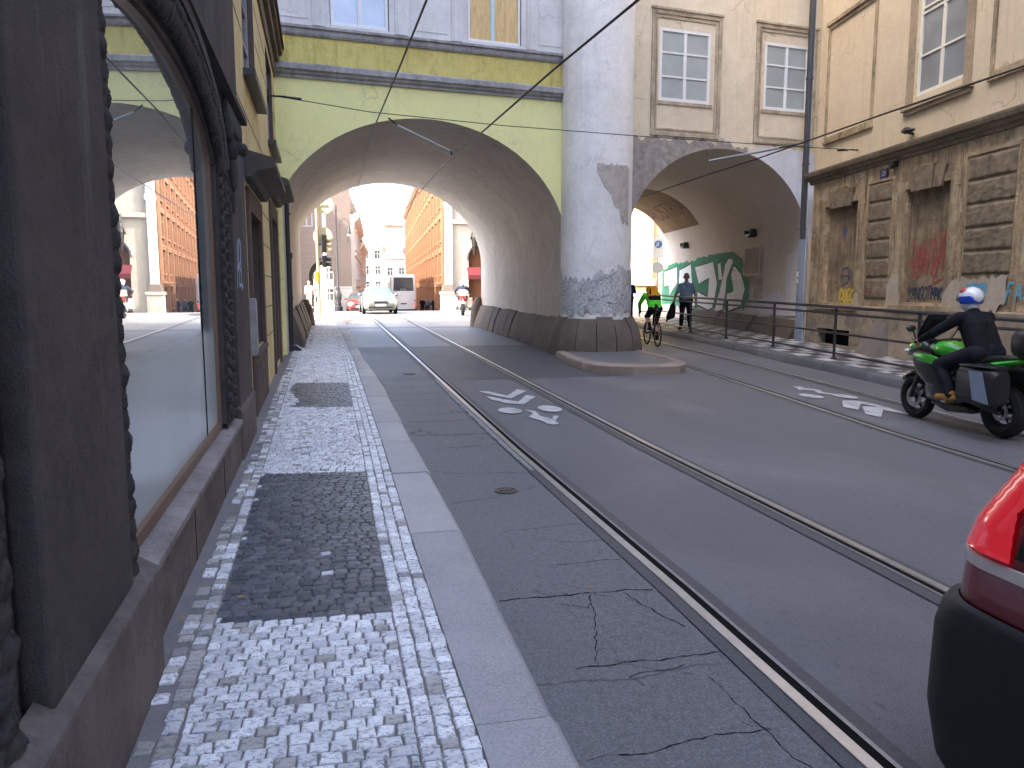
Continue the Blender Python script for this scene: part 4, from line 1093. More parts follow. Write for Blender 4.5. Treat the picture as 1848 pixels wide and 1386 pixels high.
# ---- right facade over the passage
ZR = 5.62
mb = MB(); arch_face(mb, PR, 4.4, 10.9, ZR, 0)
wall_grid(mb, 4.4, 10.9, ZR, HT, [(5.86, 7.34, 6.42, 8.16, .12), (9.0, 10.42, 6.44, 8.14, .12), (5.86, 7.34, 10.6, 12.6, .12), (9.0, 10.42, 10.6, 12.6, .12)], y=0)
mb.build("cream_wall", M_cream, arch, fix=False)
for a, b, a2, b2, c2, d2 in ((5.62, 7.65, 5.86, 7.34, 6.42, 8.16), (8.71, 10.66, 9.0, 10.42, 6.44, 8.14)):
    mb = MB()
    for (x0, x1, z0, z1, d, w) in ((a, b, 5.56, 8.57, .045, .10), (a + .13, b - .13, 5.70, 8.43, .028, .05)):
        mb.box(x0, x0 + w, -d, -.001, z0, z1); mb.box(x1 - w, x1, -d, -.001, z0, z1); mb.box(x0 + w, x1 - w, -d + .001, -.001, z0, z0 + w); mb.box(x0 + w, x1 - w, -d + .001, -.001, z1 - w, z1)
    mb.box(a - .03, b + .03, -.075, -.001, 8.571, 8.63)
    mb.box(a2 - .07, b2 + .07, -.03, .0, c2 - .1, c2 - .01)
    mb.build("window_surround", M_cream_trim, arch, bevel=.006)
    w = window(arch, a2, b2, c2, d2, .0, M_white_wood, G_blind, (.5,), (.34, .67), .075, .04)
    bl = MB()
    for k in range(44):
        z = c2 + .09 + k * (d2 - c2 - .16) / 44
        for u0, u1 in ((a2 + .09, (a2 + b2) / 2 - .05), ((a2 + b2) / 2 + .05, b2 - .09)): bl.quad((u0, .0335, z), (u1, .0335, z), (u1, .0315, z + .011), (u0, .0315, z + .011))
    bl.build("blind", plain("grey_blind", (.42, .45, .45) if a < 7 else (.34, .36, .37), .6), w, fix=False)
for a2, b2 in ((5.86, 7.34), (9.0, 10.42)): window(arch, a2, b2, 10.6, 12.6, .0, M_white_wood, G_blind, (.5,), (.34, .67), .075, .04)
# bare masonry round the crown of the passage, white patch on its right
mb = MB(); rj = random.Random(12)
pts_in = [(s, z) for s, z in PR if 4.98 <= s <= 8.6 and z > 3.2]
for (a, za), (b, zb) in zip(pts_in, pts_in[1:]):
    if b - a < 1e-3: continue
    def top(s): return (5.50 if s < 8 else 5.50 - (s - 8) * .25) + .06 * math.sin(s * 9) + .04 * math.sin(s * 23)
    def thick(s): return 9 if s < 7.0 else max(.05, .32 - (s - 7) * .12)
    m = 3
    for k in range(m):
        u0, u1 = a + (b - a) * k / m, a + (b - a) * (k + 1) / m
        z0, z1 = za + (zb - za) * k / m, za + (zb - za) * (k + 1) / m
        h0, h1 = min(top(u0), z0 + thick(u0)), min(top(u1), z1 + thick(u1))
        if h0 > z0: mb.quad((u0, -.006, z0 - .02), (u1, -.006, z1 - .02), (u1, -.006, h1), (u0, -.006, h0))
mb.build("bare_masonry", M_mortar, arch, fix=False)
mb = MB(); 
for (a, za), (b, zb) in zip(PR, PR[1:]):
    if b - a < 1e-3 or a < 8.8: continue
    mb.quad((a, -.004, za), (b, -.004, zb), (b, -.004, 5.42 + .03 * math.sin(b * 7)), (a, -.004, 5.42 + .03 * math.sin(a * 7)))
mb.quad((10.68, -.004, 3.0), (10.86, -.004, 3.2), (10.86, -.004, 5.4), (10.68, -.004, 5.42))
mb.build("white_render_patch", plaster("bluish_white_render", (.62, .63, .68), (.44, .43, .44), .6, 1.5, .4), arch, fix=False)

# ---- things on the passage wall: x = -(distance along the wall)
WM = frame((12.56, 19.43, 0), R_(-97.7))
Wloc = arch.matrix_world.inverted() @ WM
def on_wall(o): o.matrix_local = Wloc; return o
mb = MB(); rj = random.Random(21)
def jag_poly(P, st=.12, amp=.05):
    out = []
    for (a, b), (c, d) in zip(P, P[1:] + P[:1]):
        L = math.hypot(c - a, d - b); n = max(1, int(L / st))
        for k in range(n): out.append((a + (c - a) * k / n + rj.uniform(-amp, amp), b + (d - b) * k / n + rj.uniform(-amp, amp) * 1.4))
    return out
green = [(14.75, 1.0), (14.85, 2.56), (13.3, 2.86), (12.15, 2.80), (10.4, 2.85), (9.27, 2.94), (7.75, 3.02), (6.4, 3.14), (5.5, 3.0), (4.7, 2.54), (4.2, 2.04), (4.15, 1.43), (4.5, 1.05), (9, .98)]
green = jag_poly([(-a, b) for a, b in green])
mb.add([(a, -.004, b) for a, b in green], [list(range(len(green)))], 0)
LET = [[(14.41, 2.51), (12.42, 2.70), (12.30, 1.98), (13.55, 1.40), (13.63, 1.88), (14.33, 1.80)],
       [(12.06, 2.53), (10.45, 2.75), (10.19, 1.93), (9.80, 1.89), (9.68, 1.03), (11.99, .94), (12.1, 2.14)],
       [(9.95, 2.61), (7.72, 2.76), (7.19, 1.94), (7.43, 1.29), (7.66, 1.0), (8.08, .90), (9.51, 1.08), (9.5, 1.63), (8.24, 1.43), (8.14, 2.12), (9.35, 1.90)],
       [(7.25, 2.64), (6.91, 2.72), (6.78, 2.34), (6.66, 2.14), (6.42, 2.63), (6.1, 2.80), (5.75, 2.80), (5.62, 2.66), (6.22, 2.07), (6.27, 1.54), (6.55, .96), (7.54, .80), (7.13, 1.39), (6.72, 2.04), (7.09, 2.01)],
       [(6.18, 1.57), (5.52, 1.66), (5.82, 2.22), (5.60, 2.51), (5.38, 2.50), (4.85, 2.24), (4.60, 1.95), (4.43, 1.74), (4.75, 1.12), (6.07, .90), (6.19, 1.27)]]
for P in LET:
    Q = [(-a, b) for a, b in P]
    mb.add([(a, -.007, b) for a, b in Q], [list(range(len(Q)))], 1)
    C = Q + Q[:1]
    for p, q in zip(C, C[1:]): mb.ribbon([p, ((p[0] + q[0]) / 2 + rj.uniform(-.02, .02), (p[1] + q[1]) / 2), q], [.045, .065, .045], -.0095, mi=2)
    for k in range(6):
        cx, cz = Q[rj.randrange(len(Q))]; mx = sum(p[0] for p in Q) / len(Q); mz = sum(p[1] for p in Q) / len(Q); w = rj.uniform(.2, .8)
        x, z = cx + (mx - cx) * w, cz + (mz - cz) * w
        mb.ribbon([(x - .05, z), (x, z + .03), (x + .06, z - .02)], .02, -.010, mi=2)
M_gr = plaster("green_spray", (.05, .23, .13), (.10, .32, .20), .6, 2.0, .3); M_wsp = plaster("white_spray", (.88, .89, .88), (.72, .76, .74), .6, 1.6, .4); M_dsp = plain("dark_green_spray", (.045, .06, .055), .8)
on_wall(mb.build("graffiti", [M_gr, M_wsp, M_dsp], arch))
mb = MB(); spray(mb, "PRAHA", -4.0, 1.80, .30, .026, -.006, .1, .88); spray(mb, "AOS", -3.7, 1.42, .34, .026, -.006, .1, 1.0)
on_wall(mb.build("sprayed_tag", plain("black_spray", (.03, .03, .035), .8), arch))
mb = MB(); P = jag_poly([(-1.3, .9), (-1.28, 2.70), (-.1, 2.74), (-.05, .9)], .2, .04); mb.add([(a, -.003, b) for a, b in P], [list(range(len(P)))]); on_wall(mb.build("white_render_patch", plaster("lilac_white_render", (.66, .645, .68), (.50, .47, .47), .6, 1.6, .3), arch)); mb = MB()
P = jag_poly([(-4.1, .95), (-3.9, 1.35), (-2.9, 1.4), (-2.0, 1.75), (-1.3, 1.5), (-1.32, .9)], .2, .06); mb.add([(a, -.0035, b) for a, b in P], [list(range(len(P)))])
on_wall(mb.build("white_render_patch", plaster("lilac_white_render", (.66, .645, .68), (.50, .47, .47), .6, 1.6, .3), arch))
mb = MB(); x0, x1, z0, z1 = -4.62, -3.25, 2.18, 3.25
mb.box(x0 - .03, x0 + .05, -.02, -.0, z0, z1, 0); mb.box(x1 - .05, x1 + .03, -.02, 0, z0, z1, 0); mb.box(x0 + .05, x1 - .05, -.019, 0, z1 - .05, z1 + .03, 0); mb.box(x0 + .05, x1 - .05, -.019, 0, z0 - .03, z0 + .05, 0)
mb.box(x0 + .05, x1 - .05, -.008, 0, z0 + .05, z1 - .05, 1)
on_wall(mb.build("walled_up_window", [M_vault_r, plaster("pinkish_infill", (.42, .33, .29), (.26, .2, .18), .6, 1.5, .4)], arch))
# painted advertisement band inside the far part of the vault
mb = MB(); vs = []; k0, k1 = .62, .995
def vpt(w, k, d=.006):
    s, z = 7.83 + (2.85 - d) * math.cos(w), 2.65 + (2.72 - d) * math.sin(w); return (s + TR.x * k, TR.y * k, z)
wl = math.asin((4.15 - 2.65) / 2.72)
na, nk = 30, 12
for i in range(na + 1):
    w = wl + (math.pi - 2 * wl) * i / na
    for j in range(nk + 1): vs.append(vpt(w, k0 + (k1 - k0) * j / nk))
fs = [(i * (nk + 1) + j, (i + 1) * (nk + 1) + j, (i + 1) * (nk + 1) + j + 1, i * (nk + 1) + j + 1) for i in range(na) for j in range(nk)]
mb.add(vs, fs)
mb.build("painted_soffit", plaster("brown_painted_soffit", (.25, .165, .085), (.13, .09, .05), .7, 1.0, .4), arch, smooth=True, fix=False)
def soffit_text(s, size, w_mid, k_mid, mat, name="painted_lettering"):
    tv, tf = text_mesh(s, size, 0.0, .08); mb = MB(); out = []
    for x, y, z in tv:
        out.append(vpt(w_mid + y / 2.78, k_mid - x / TR.length, .012))
    mb.add(out, tf); return mb.build(name, mat, arch, fix=False)
M_ad = plain("faded_red_lettering", (.085, .025, .018), .85, var=.4, vscale=9)
soffit_text("AUSTRIA", 1.25, wl + .36, .80, M_ad)
# ================================================================== RIGHT: tan house with walled-up windows
rh = thing("corner_house", "weathered tan house number 28 with walled-up windows and graffiti behind the railing", "house", frame((12.3, 19.4, 0), R_(-97.7)))
SE = 34
mb = MB(); wall_grid(mb, .7, SE, 1.3, 4.47, [(1.43, 3.05, 1.38, 3.79, .16), (4.96, 6.45, 1.44, 3.80, .16), (9.2, 10.8, 1.44, 3.8, .16)], y=0)
mb.quad((.7, 0, .1), (.7, 8, .1), (.7, 8, 4.47), (.7, 0, 4.47)); mb.build("lower_wall", M_tan_low, rh, fix=False)
mb = MB(); wall_grid(mb, .7, SE, 4.75, 14.5, [(4.97, 6.55, 5.66, 8.3, .14), (9.6, 11.2, 5.66, 8.3, .14), (14.2, 15.8, 5.66, 8.3, .14), (4.97, 6.55, 10.3, 12.6, .14), (9.6, 11.2, 10.3, 12.6, .14)], y=.02)
mb.quad((.7, .02, 4.7), (.7, 8, 4.7), (.7, 8, 14.5), (.7, .02, 14.5)); mb.quad((.7, .02, 14.5), (SE, .02, 14.5), (SE, 8, 14.5), (.7, 8, 14.5)); mb.build("upper_wall", M_tan, rh, fix=False)
mb = MB(); mb.box(.3, SE, -.45, .5, 14.4, 14.9); mb.build("eaves", M_cornice_r, rh)
mb = MB(); wall_grid(mb, .68, SE, .05, 1.3, [(1.34, 3.0, .32, .72, .3)], y=-.05); mb.quad((.68, -.05, 1.3), (SE, -.05, 1.3), (SE, .02, 1.335), (.68, .02, 1.335)); mb.quad((.68, -.05, .05), (.68, .3, .05), (.68, .3, 1.3), (.68, -.05, 1.3))
mb.build("base_wall", M_base_r, rh, fix=False)
MB().box(1.3, 3.05, .2, .25, .25, .8).build("cellar_vent", M_hole, rh)
moulding("string_cornice", M_cornice_r, .55, SE, [(.03, 4.45), (-.04, 4.46), (-.05, 4.52), (-.11, 4.55), (-.13, 4.60), (-.19, 4.63), (-.21, 4.70), (-.21, 4.745), (.03, 4.80)], rh)
rq = random.Random(6)
def rough_block(mb, x0, x1, z0, z1, y0, d, nx=26, nz=14, amp=.008):
    vs = []
    for i in range(nx + 1):
        for k in range(nz + 1):
            e = i in (0, nx) or k in (0, nz)
            e2 = i in (1, nx - 1) or k in (1, nz - 1)
            vs.append((x0 + (x1 - x0) * i / nx, y0 if e else y0 - d * (.93 if e2 else 1) + rq.uniform(-amp, amp), z0 + (z1 - z0) * k / nz))
    n = nz + 1; mb.add(vs, [(i * n + k, (i + 1) * n + k, (i + 1) * n + k + 1, i * n + k + 1) for i in range(nx) for k in range(nz)])
mb = MB()
for x0, x1, zb, zt, nrow in ((3.52, 4.44, 1.98, 4.07, 5), (6.93, 8.18, 1.98, 4.12, 5), (11.3, 12.5, 1.98, 4.12, 5)):
    h = (zt - zb) / nrow
    for k in range(nrow): rough_block(mb, x0, x1, zb + k * h + .014, zb + (k + 1) * h - .014, -.005, .034)
    mb.cut()
rough_block(mb, 3.52, 4.44, 1.50, 1.95, -.005, .03, amp=.005)
mb.build("rustication", M_quoin, rh, smooth=True, ang=50)
mb = MB()
for x0, x1, z1 in ((3.44, 4.52, 4.16), (6.84, 8.27, 4.22), (11.2, 12.6, 4.22)):
    for a, b in ((x0, x0 + .05), (x1 - .05, x1)): mb.box(a, b, -.03, -.001, 1.4, z1)
    mb.box(x0 + .05, x1 - .05, -.029, -.001, z1 - .07, z1); mb.cut()
for x in (3.3, 4.66, 6.72, 8.38, 11.1): mb.box(x - .02, x + .02, -.012, -.001, 1.35, 4.44); mb.cut()
mb.build("pilaster_frame", M_trim_r, rh, bevel=.005)
mb = MB()
for x0, x1, z0, z1 in ((1.43, 3.05, 1.38, 3.79), (4.96, 6.45, 1.44, 3.80), (9.2, 10.8, 1.44, 3.8)):
    w = .24
    mb.box(x0 - w, x0, -.03, -.001, z0 - .05, z1 + .16); mb.box(x1, x1 + w, -.03, -.001, z0 - .05, z1 + .16); mb.box(x0, x1, -.029, -.001, z1, z1 + .16)
    mb.box(x0 - w - .05, x0 - w + .12, -.035, -.0005, z1 - .12, z1 + .20); mb.box(x1 + w - .12, x1 + w + .05, -.035, -.0005, z1 - .12, z1 + .20)
    mb.box(x0 - w, x1 + w, -.11, -.0, z0 - .16, z0 - .05); mb.cut()
mb.build("window_surround", M_trim_r, rh, bevel=.006)
mb = MB()
for xc, z in ((2.24, 3.78), (5.7, 3.79), (10, 3.79)):
    for k, (a, b, c, d) in enumerate(((-.62, -.27, -.50, -.23), (-.24, .24, -.19, .19), (.27, .62, .23, .50))):
        top = z + (.42 if k == 1 else .36)
        mb.prism([(xc + c, z - .07), (xc + d, z - .07), (xc + b, top), (xc + a, top)], -.075 if k == 1 else -.06, -.002); mb.cut()
mb.build("keystone", M_quoin, rh, bevel=.012)
mb = MB()
for x0, x1, z0, z1 in ((1.43, 3.05, 1.38, 3.79), (4.96, 6.45, 1.44, 3.80), (9.2, 10.8, 1.44, 3.8)): mb.quad((x0, .13, z0), (x1, .13, z0), (x1, .13, z1), (x0, .13, z1)); mb.cut()
mb.build("walled_up_window", M_tan_niche, rh, fix=False)
# lower light patches where the render was redone
mb = MB(); rj = random.Random(31)
for P in ([(4.5, 1.3), (4.5, 1.9), (4.75, 2.1), (4.95, 1.95), (4.95, 1.3)], [(6.5, 1.3), (6.46, 1.6), (6.7, 1.92), (7.3, 1.9), (8.15, 1.96), (8.2, 1.5), (7.9, 1.3)], [(3.1, 1.3), (3.1, 1.6), (3.32, 1.62), (3.34, 1.3)]):
    Q = jag_poly(P, .10, .05); mb.add([(a, -.037, b) for a, b in Q], [list(range(len(Q)))]); mb.cut()
mb.build("pale_render_patch", plaster("fresh_pale_render", (.50, .43, .34), (.30, .25, .19), .7, 1.5, .6), rh)
# panel and windows upstairs
mb = MB()
for x0, x1, z0, z1 in ((1.15, 3.42, 5.46, 8.28), (7.3, 9.0, 5.46, 8.28)):
    w = .09
    mb.box(x0, x0 + w, -.02, .019, z0, z1); mb.box(x1 - w, x1, -.02, .019, z0, z1); mb.box(x0 + w, x1 - w, -.019, .019, z0, z0 + w); mb.box(x0 + w, x1 - w, -.019, .019, z1 - w, z1)
    mb.box(x0 - .04, x1 + .04, -.06, .019, z1 + .001, z1 + .10); mb.box(x0 - .02, x1 + .02, -.045, .019, z0 - .08, z0 - .001); mb.cut()
mb.build("panel_moulding", M_trim_r, rh, bevel=.006)
for x0 in (4.97, 9.6, 14.2):
    mb = MB(); x1 = x0 + 1.6
    mb.box(x0 - .22, x0 - .02, -.03, .019, 5.5, 8.5); mb.box(x1 + .02, x1 + .22, -.03, .019, 5.5, 8.5); mb.box(x0 - .3, x1 + .3, -.09, .019, 5.42, 5.50); mb.box(x0 - .24, x1 + .24, -.05, .019, 5.34, 5.419)
    mb.build("window_surround", plaster("sooty_window_surround", (.42, .33, .22), (.20, .15, .10), .7, 1.3, .5), rh, bevel=.006)
    window(rh, x0 + .01, x0 + 1.57, 5.67, 8.29, .06, M_cream_wood, G_grey, (.5,), (.30, .62, .66), .075, .04)
for x0 in (4.97, 9.6): window(rh, x0 + .01, x0 + 1.57, 10.31, 12.59, .06, M_cream_wood, G_grey, (.5,), (.3, .62), .075, .04)
# number plate 28
mb = MB(); mb.box(3.94, 4.24, -.035, -.02, 4.155, 4.355); pl = mb.build("number_plate", plain("dark_blue_enamel", (.03, .032, .085), .3), rh, bevel=.004)
tv, tf = text_mesh("28", .17, .001); MB().add([(4.09 + x, -.0375 + z * 0, 4.255 + y) for x, y, z in tv], tf).build("plate_number", plain("white_enamel", (.75, .75, .75), .4), pl)
# wall brackets, wedge stone, downpipe
mb = MB(); mb.ball((5.05, -.12, 4.98), (.20, .10, .05), 9, 6, jit=.12); mb.tube([(5.05, .02, 4.92), (5.05, -.14, 4.96)], .03, 8); mb.ball((4.98, -.1, 5.03), (.09, .07, .04), 8, 5, jit=.1)
mb.build("wall_bracket", M_black_iron, rh)
mb = MB(); mb.box(4.42, 4.6, -.12, 0, 4.34, 4.44); mb.ball((4.5, -.1, 4.34), (.08, .05, .05), 8, 5, jit=.1); mb.build("iron_clamp", M_black_iron, rh)
mb = MB(); mb.add([(3.75, -.42, .1), (4.75, -.42, .1), (4.75, -.05, .1), (3.75, -.05, .1), (4.1, -.06, .98), (4.62, -.06, 1.0), (4.1, -.05, .98), (4.62, -.05, 1.0)], [(0, 1, 5, 4), (1, 2, 7, 5), (0, 4, 6, 3), (4, 5, 7, 6)])
mb.build("guard_stone", stone("grey_brown_stone", (.13, .11, .095), (.2, .17, .15), 2.5, 80, .6, .9), rh)
mb = MB(); mb.tube([(.42, -.12, .3), (.42, -.12, 3.05)], .10, 14, 0)
for z in (.55, 1.5, 2.2, 2.95): mb.tube([(.42, -.12, z), (.42, -.12, z + .05)], .115, 14, 0)
mb.tube([(.42, -.12, 3.0), (.42, -.12, 15)], .085, 14, 1)
for z in (3.3, 5.0, 7.2, 9.4): mb.tube([(.42, -.12, z), (.42, -.12, z + .05)], .10, 14, 1)
mb.build("downpipe", [M_zinc, plain("dark_pipe_paint", (.045, .045, .05), .45)], rh, smooth=True)
mb = MB(); mb.box(.37, .47, -.232, -.215, 2.05, 2.2); mb.box(.38, .46, -.232, -.215, 1.88, 1.99); mb.build("pipe_sticker", M_whitep, rh)
# hand-sprayed writing
def tagmesh(fn, mat, name="sprayed_tag"):
    mb = MB(); fn(mb); return mb.build(name, mat, rh)
M_navy = plain("navy_spray", (.025, .045, .085), .75); M_red = plain("dark_red_spray", (.22, .035, .035), .75); M_ylw = plain("yellow_spray", (.62, .44, .06), .75); M_lbl = plain("light_blue_spray", (.10, .35, .55), .75)
tagmesh(lambda m: spray(m, "YANGOTMAK", 5.04, 1.50, .27, .036, .124, .12, .60, jit=.05), M_navy)
tagmesh(lambda m: spray(m, "FEBA", 2.12, 1.85, .36, .025, .124, .12, .42, jit=.07), M_navy)
tagmesh(lambda m: spray(m, "DUGO", 2.12, 1.42, .30, .075, .124, .1, .72, jit=.05), M_ylw)
tagmesh(lambda m: (spray(m, "LA", 3.62, 1.56, .24, .03, -.048, .05, 1.0, rnd=False, jit=.03), m.cut(), spray(m, ".", 4.2, 1.6, .3, .03, -.048)), M_red)
tagmesh(lambda m: (spray(m, "UGOOO", 7.12, 1.60, .22, .05, -.041, .1, .62), m.cut(), spray(m, "FA", 8.2, 1.52, .30, .04, -.041, .1, .8)), M_lbl)
def scribble(m):
    r = random.Random(17)
    for k in range(4):
        pts = []; x = 5.0 + r.uniform(0, .15); z = 2.55 - k * .16
        for i in range(16): pts.append((x + i * .082 + r.uniform(-.05, .05), z + (.17 if i % 2 else -.12) * r.uniform(.5, 1.3) + i * .012))
        m.ribbon(smooth_pts(pts, 5), .022, .124 - k * .0007)
    spray(m, "SERIQ", 5.05, 1.98, .38, .026, .121, .1, .62, jit=.08)
    spray(m, "COO", 5.15, 2.25, .3, .026, .120, .1, .55, jit=.08)
    m.ribbon(smooth_pts([(5.9, 1.85), (6.3, 2.0), (6.35, 2.3), (6.05, 2.4), (5.85, 2.1), (5.9, 1.8), (5.7, 1.75)], 8), .03, .1195)
tagmesh(scribble, plain("red_spray", (.34, .07, .06), .75))
mb = MB(); hp = [(.0, -.22), (.12, .02), (.13, .13), (.07, .17), (.0, .09), (-.06, .18), (-.13, .13), (-.11, .02)]
mb.add([(2.2 + x, .126, 3.1 + z) for x, z in hp], [list(range(8))]); mb.build("sprayed_heart", plain("violet_spray", (.10, .09, .17), .75), rh)

# ================================================================== railing, lights, signs
railing = thing("railing", "dark iron pavement railing with four bars in front of the graffiti wall", "railing", at(0, 0, 0))
RX = [(36, 12.3), (30, 11.5), (26.5, 11.0), (22.8, 10.72), (20, 10.5), (17.4, 10.42), (14.56, 10.16), (11.7, 9.82), (8.8, 9.45), (5.9, 9.1), (3, 8.7), (0, 8.3), (-3, 7.9)]
pp = [Vector((x, y, gz(y) + SR)) for y, x in RX]
for p in pp[2:]:
    mb = MB(); mb.tube([p + Vector((0, 0, -.05)), p + Vector((0, 0, 1.10))], .032, 10); mb.lathe([(.06, 0), (.06, .02), (.035, .04)], c=p, seg=10); mb.build("post", M_rail_iron, railing, smooth=True)
for h, r in ((1.10, .034), (.96, .026), (.55, .024), (.12, .024)):
    MB().tube([p + Vector((0, 0, h)) for p in pp[2:]], r, 10).build("bar", M_rail_iron, railing, smooth=True)
for t, lb in ((3.6, "black half-round wall lamp in the right passage, nearer the mouth above the walled-up window"), (10.7, "black half-round wall lamp deeper in the right passage above the green graffiti")):
    o = thing("wall_lamp", lb, "wall lamp", WM @ at(-t, 0, 3.5), "wall lamps in the passage")
    mb = MB(); mb.box(-.06, .06, -.04, 0, -.02, .16); mb.tube([(0, -.03, .12), (0, -.2, .1)], .02, 8); mb.tube([(.03, -.02, .14), (.03, -.02, .30)], .008, 6); mb.build("bracket", M_black_iron, o)
    mb = MB(); mb.prism([(-.30, .12), (.30, .12), (.24, -.06), (.1, -.12), (-.1, -.12), (-.24, -.06)], -.34, -.06); mb.build("housing", M_black_iron, o, bevel=.02)
    MB().quad((-.24, -.345, .08), (.24, -.345, .08), (.2, -.345, -.03), (-.2, -.345, -.03)).build("lens", M_hole, o, fix=False)
# sign post at the passage exit
sp = thing("road_sign", "white sign board with a blue round symbol at the far end of the passage", "road sign", frame((13.98, 33.3, gz(33) + .15), R_(-14)))
MB().tube([(0, .04, 0), (0, .04, 3.7)], .03, 10).build("post", M_zinc, sp, smooth=True)
mb = MB(); mb.box(-.24, .24, -.0, .02, 2.62, 3.55, 0); mb.build("board", M_white_wood, sp, bevel=.004)
mb = MB(); mb.lathe([(.17, 0), (.17, -.004), (.001, -.004)], c=(0, -.001, 3.25), seg=28, axis='y', cap=False); sg = mb.build("symbol", plain("sign_blue", (.03, .13, .42), .4), sp)
spray(m := MB(), "N", -.075, 3.15, .19, .04, -.008, .1, .7, rnd=False, jit=.02); m.build("symbol_mark", M_whitep, sg)
mb = MB(); mb.lathe([(.26, 0), (.26, .012), (.001, .012)], c=(0, .0, 2.2), seg=28, axis='y', cap=False); mb.lathe([(.001, -.001), (.26, -.001)], c=(0, .0, 2.2), seg=28, axis='y', cap=False); mb.build("round_plate", plain("grey_sign_back", (.5, .5, .5), .5), sp)

# ================================================================== overhead wires
M_wire = plain("overhead_wire", (.018, .017, .018), .5, .3)
def wire(name, label, pts, r, cat="overhead wire", grp="overhead wires"):
    o = MB().tube(pts, r, 6).build(name, M_wire, smooth=True); return tag(o, label, cat, grp)
wire("overhead_wire", "black overhead wire over the left lane, crossing the yellow wall nearest the left house", [(2.1, -10, 5.35), (1.6, -2, 5.3), (1.07, 9.82, 5.22), (.95, 12.5, 5.2), (.74, 16.8, 5.18), (.49, 28.3, 5.15), (.3, 60, 5.2)], .016)
wire("overhead_wire", "black overhead wire crossing in front of the white pier and entering the yellow archway", [(4.6, -12, 4.85), (3.6, 0, 4.75), (3.05, 7.95, 4.7), (2.87, 10.56, 4.7), (2.65, 14.9, 4.7), (2.42, 18.8, 4.7), (2.35, 24.9, 4.7), (2.1, 60, 4.9)], .016)
wire("overhead_wire", "black overhead wire running past the tan house into the right passage", [(8.2, 0, 4.62), (8.7, 8.8, 4.6), (8.8, 11.6, 4.6), (9.05, 16.1, 4.6), (9.1, 19.5, 4.6), (9.3, 24.4, 4.6), (10.5, 44, 4.8)], .015)
aL, aR = Vector((-1.24, 16.4, 5.5)), Vector((11.9, 16.6, 4.98))
wire("span_wire", "thin cross wire spanning from the left house past the pier to the tan house", [aL, aL.lerp(aR, .14) + Vector((0, 0, -.14)), aL.lerp(aR, .35) + Vector((0, 0, -.17)), aL.lerp(aR, .6) + Vector((0, .0, -.13)), aL.lerp(aR, .85) + Vector((0, 0, -.06)), aR], .009, grp=None)
ins = thing("wire_insulator", "grey insulator rod holding the overhead wire before the yellow archway", "insulator", at(0, 0, 0), "wire insulators")
mb = MB(); mb.tube([(.98, 16.6, 5.22), (1.2, 16.9, 5.12)], .018, 8); mb.cut(); mb.tube([(2.4, 17.55, 4.78), (2.42, 17.6, 4.70)], .02, 8); mb.build("fitting", M_wire, ins, smooth=True)
MB().tube([(1.15, 16.85, 5.14), (2.42, 17.6, 4.76)], .026, 10).build("rod", plain("grey_rod", (.32, .33, .34), .4), ins, smooth=True)
ins2 = thing("wire_insulator", "grey insulator rod holding the overhead wire before the right passage", "insulator", at(0, 0, 0), "wire insulators")
MB().tube([(9.0, 15.1, 4.66), (8.2, 16.7, 4.62)], .026, 10).build("rod", plain("grey_rod", (.32, .33, .34), .4), ins2, smooth=True)
mb = MB(); mb.tube([(9.35, 14.7, 4.72), (9.0, 15.1, 4.66)], .018, 8); mb.cut(); mb.tube([(8.2, 16.7, 4.62), (8.15, 16.8, 4.9)], .012, 6); mb.build("fitting", M_wire, ins2, smooth=True)
for p, lb, yy in ((aL, "iron wire anchor on the left yellow house under the eaves", 1), (aR, "iron wire anchor on the tan house above the string cornice", -1)):
    mb = MB(); mb.tube([p + Vector((-.12 * yy, 0, 0)), p + Vector((.16 * yy, 0, 0))], .018, 8); mb.torus(p + Vector((.18 * yy, 0, 0)), .035, .01, axis='z', seg=14, rs=6); mb.box(p.x - .13 * yy - .02, p.x - .13 * yy + .03, p.y - .05, p.y + .05, p.z - .12, p.z + .12); mb.tube([p + Vector((.22 * yy, 0, -.01)), p + Vector((.5 * yy, 0, -.03))], .02, 8)
    tag(mb.build("wire_anchor", M_black_iron, smooth=True), lb, "wire anchor", "wire anchors")
# ================================================================== PEOPLE
def remesh(mb, name, mats, parent, vox, sm=2, label=None):
    me = bpy.data.meshes.new("tmp"); me.from_pydata(mb.v, [], mb.f); me.update()
    bm = bmesh.new(); bm.from_mesh(me); bmesh.ops.recalc_face_normals(bm, faces=bm.faces); bm.to_mesh(me); bm.free()
    o = bpy.data.objects.new("tmp", me); COL.objects.link(o)
    r = o.modifiers.new("r", 'REMESH'); r.mode = 'VOXEL'; r.voxel_size = vox; r.use_smooth_shade = True
    if sm: s_ = o.modifiers.new("s", 'SMOOTH'); s_.factor = .5; s_.iterations = sm
    dg = bpy.context.evaluated_depsgraph_get(); m2 = bpy.data.meshes.new_from_object(o.evaluated_get(dg)); m2.name = name
    bpy.data.objects.remove(o); bpy.data.meshes.remove(me)
    for p in m2.polygons: p.use_smooth = True
    m2.materials.clear(); m2.materials.append(mats)
    ob = bpy.data.objects.new(name, m2); COL.objects.link(ob); ob.parent = parent
    return ob
M_skin = plain("skin", (.50, .29, .20), .55, var=.08); M_skin2 = plain("tanned_skin", (.36, .20, .135), .55, var=.08)
M_hair = plain("dark_hair", (.025, .018, .014), .6, var=.3); M_grey_hair = plain("grey_hair", (.30, .28, .26), .6)
M_eye = plain("dark_eye", (.02, .015, .012), .2); M_lip = plain("lips", (.33, .13, .11), .5)
CLOTH = {}
def cloth(name, c):
    if name not in CLOTH:
        CLOTH[name] = plain(name, c, .85, spec=.2, var=.3, vscale=9, bump=.9)
    return CLOTH[name]
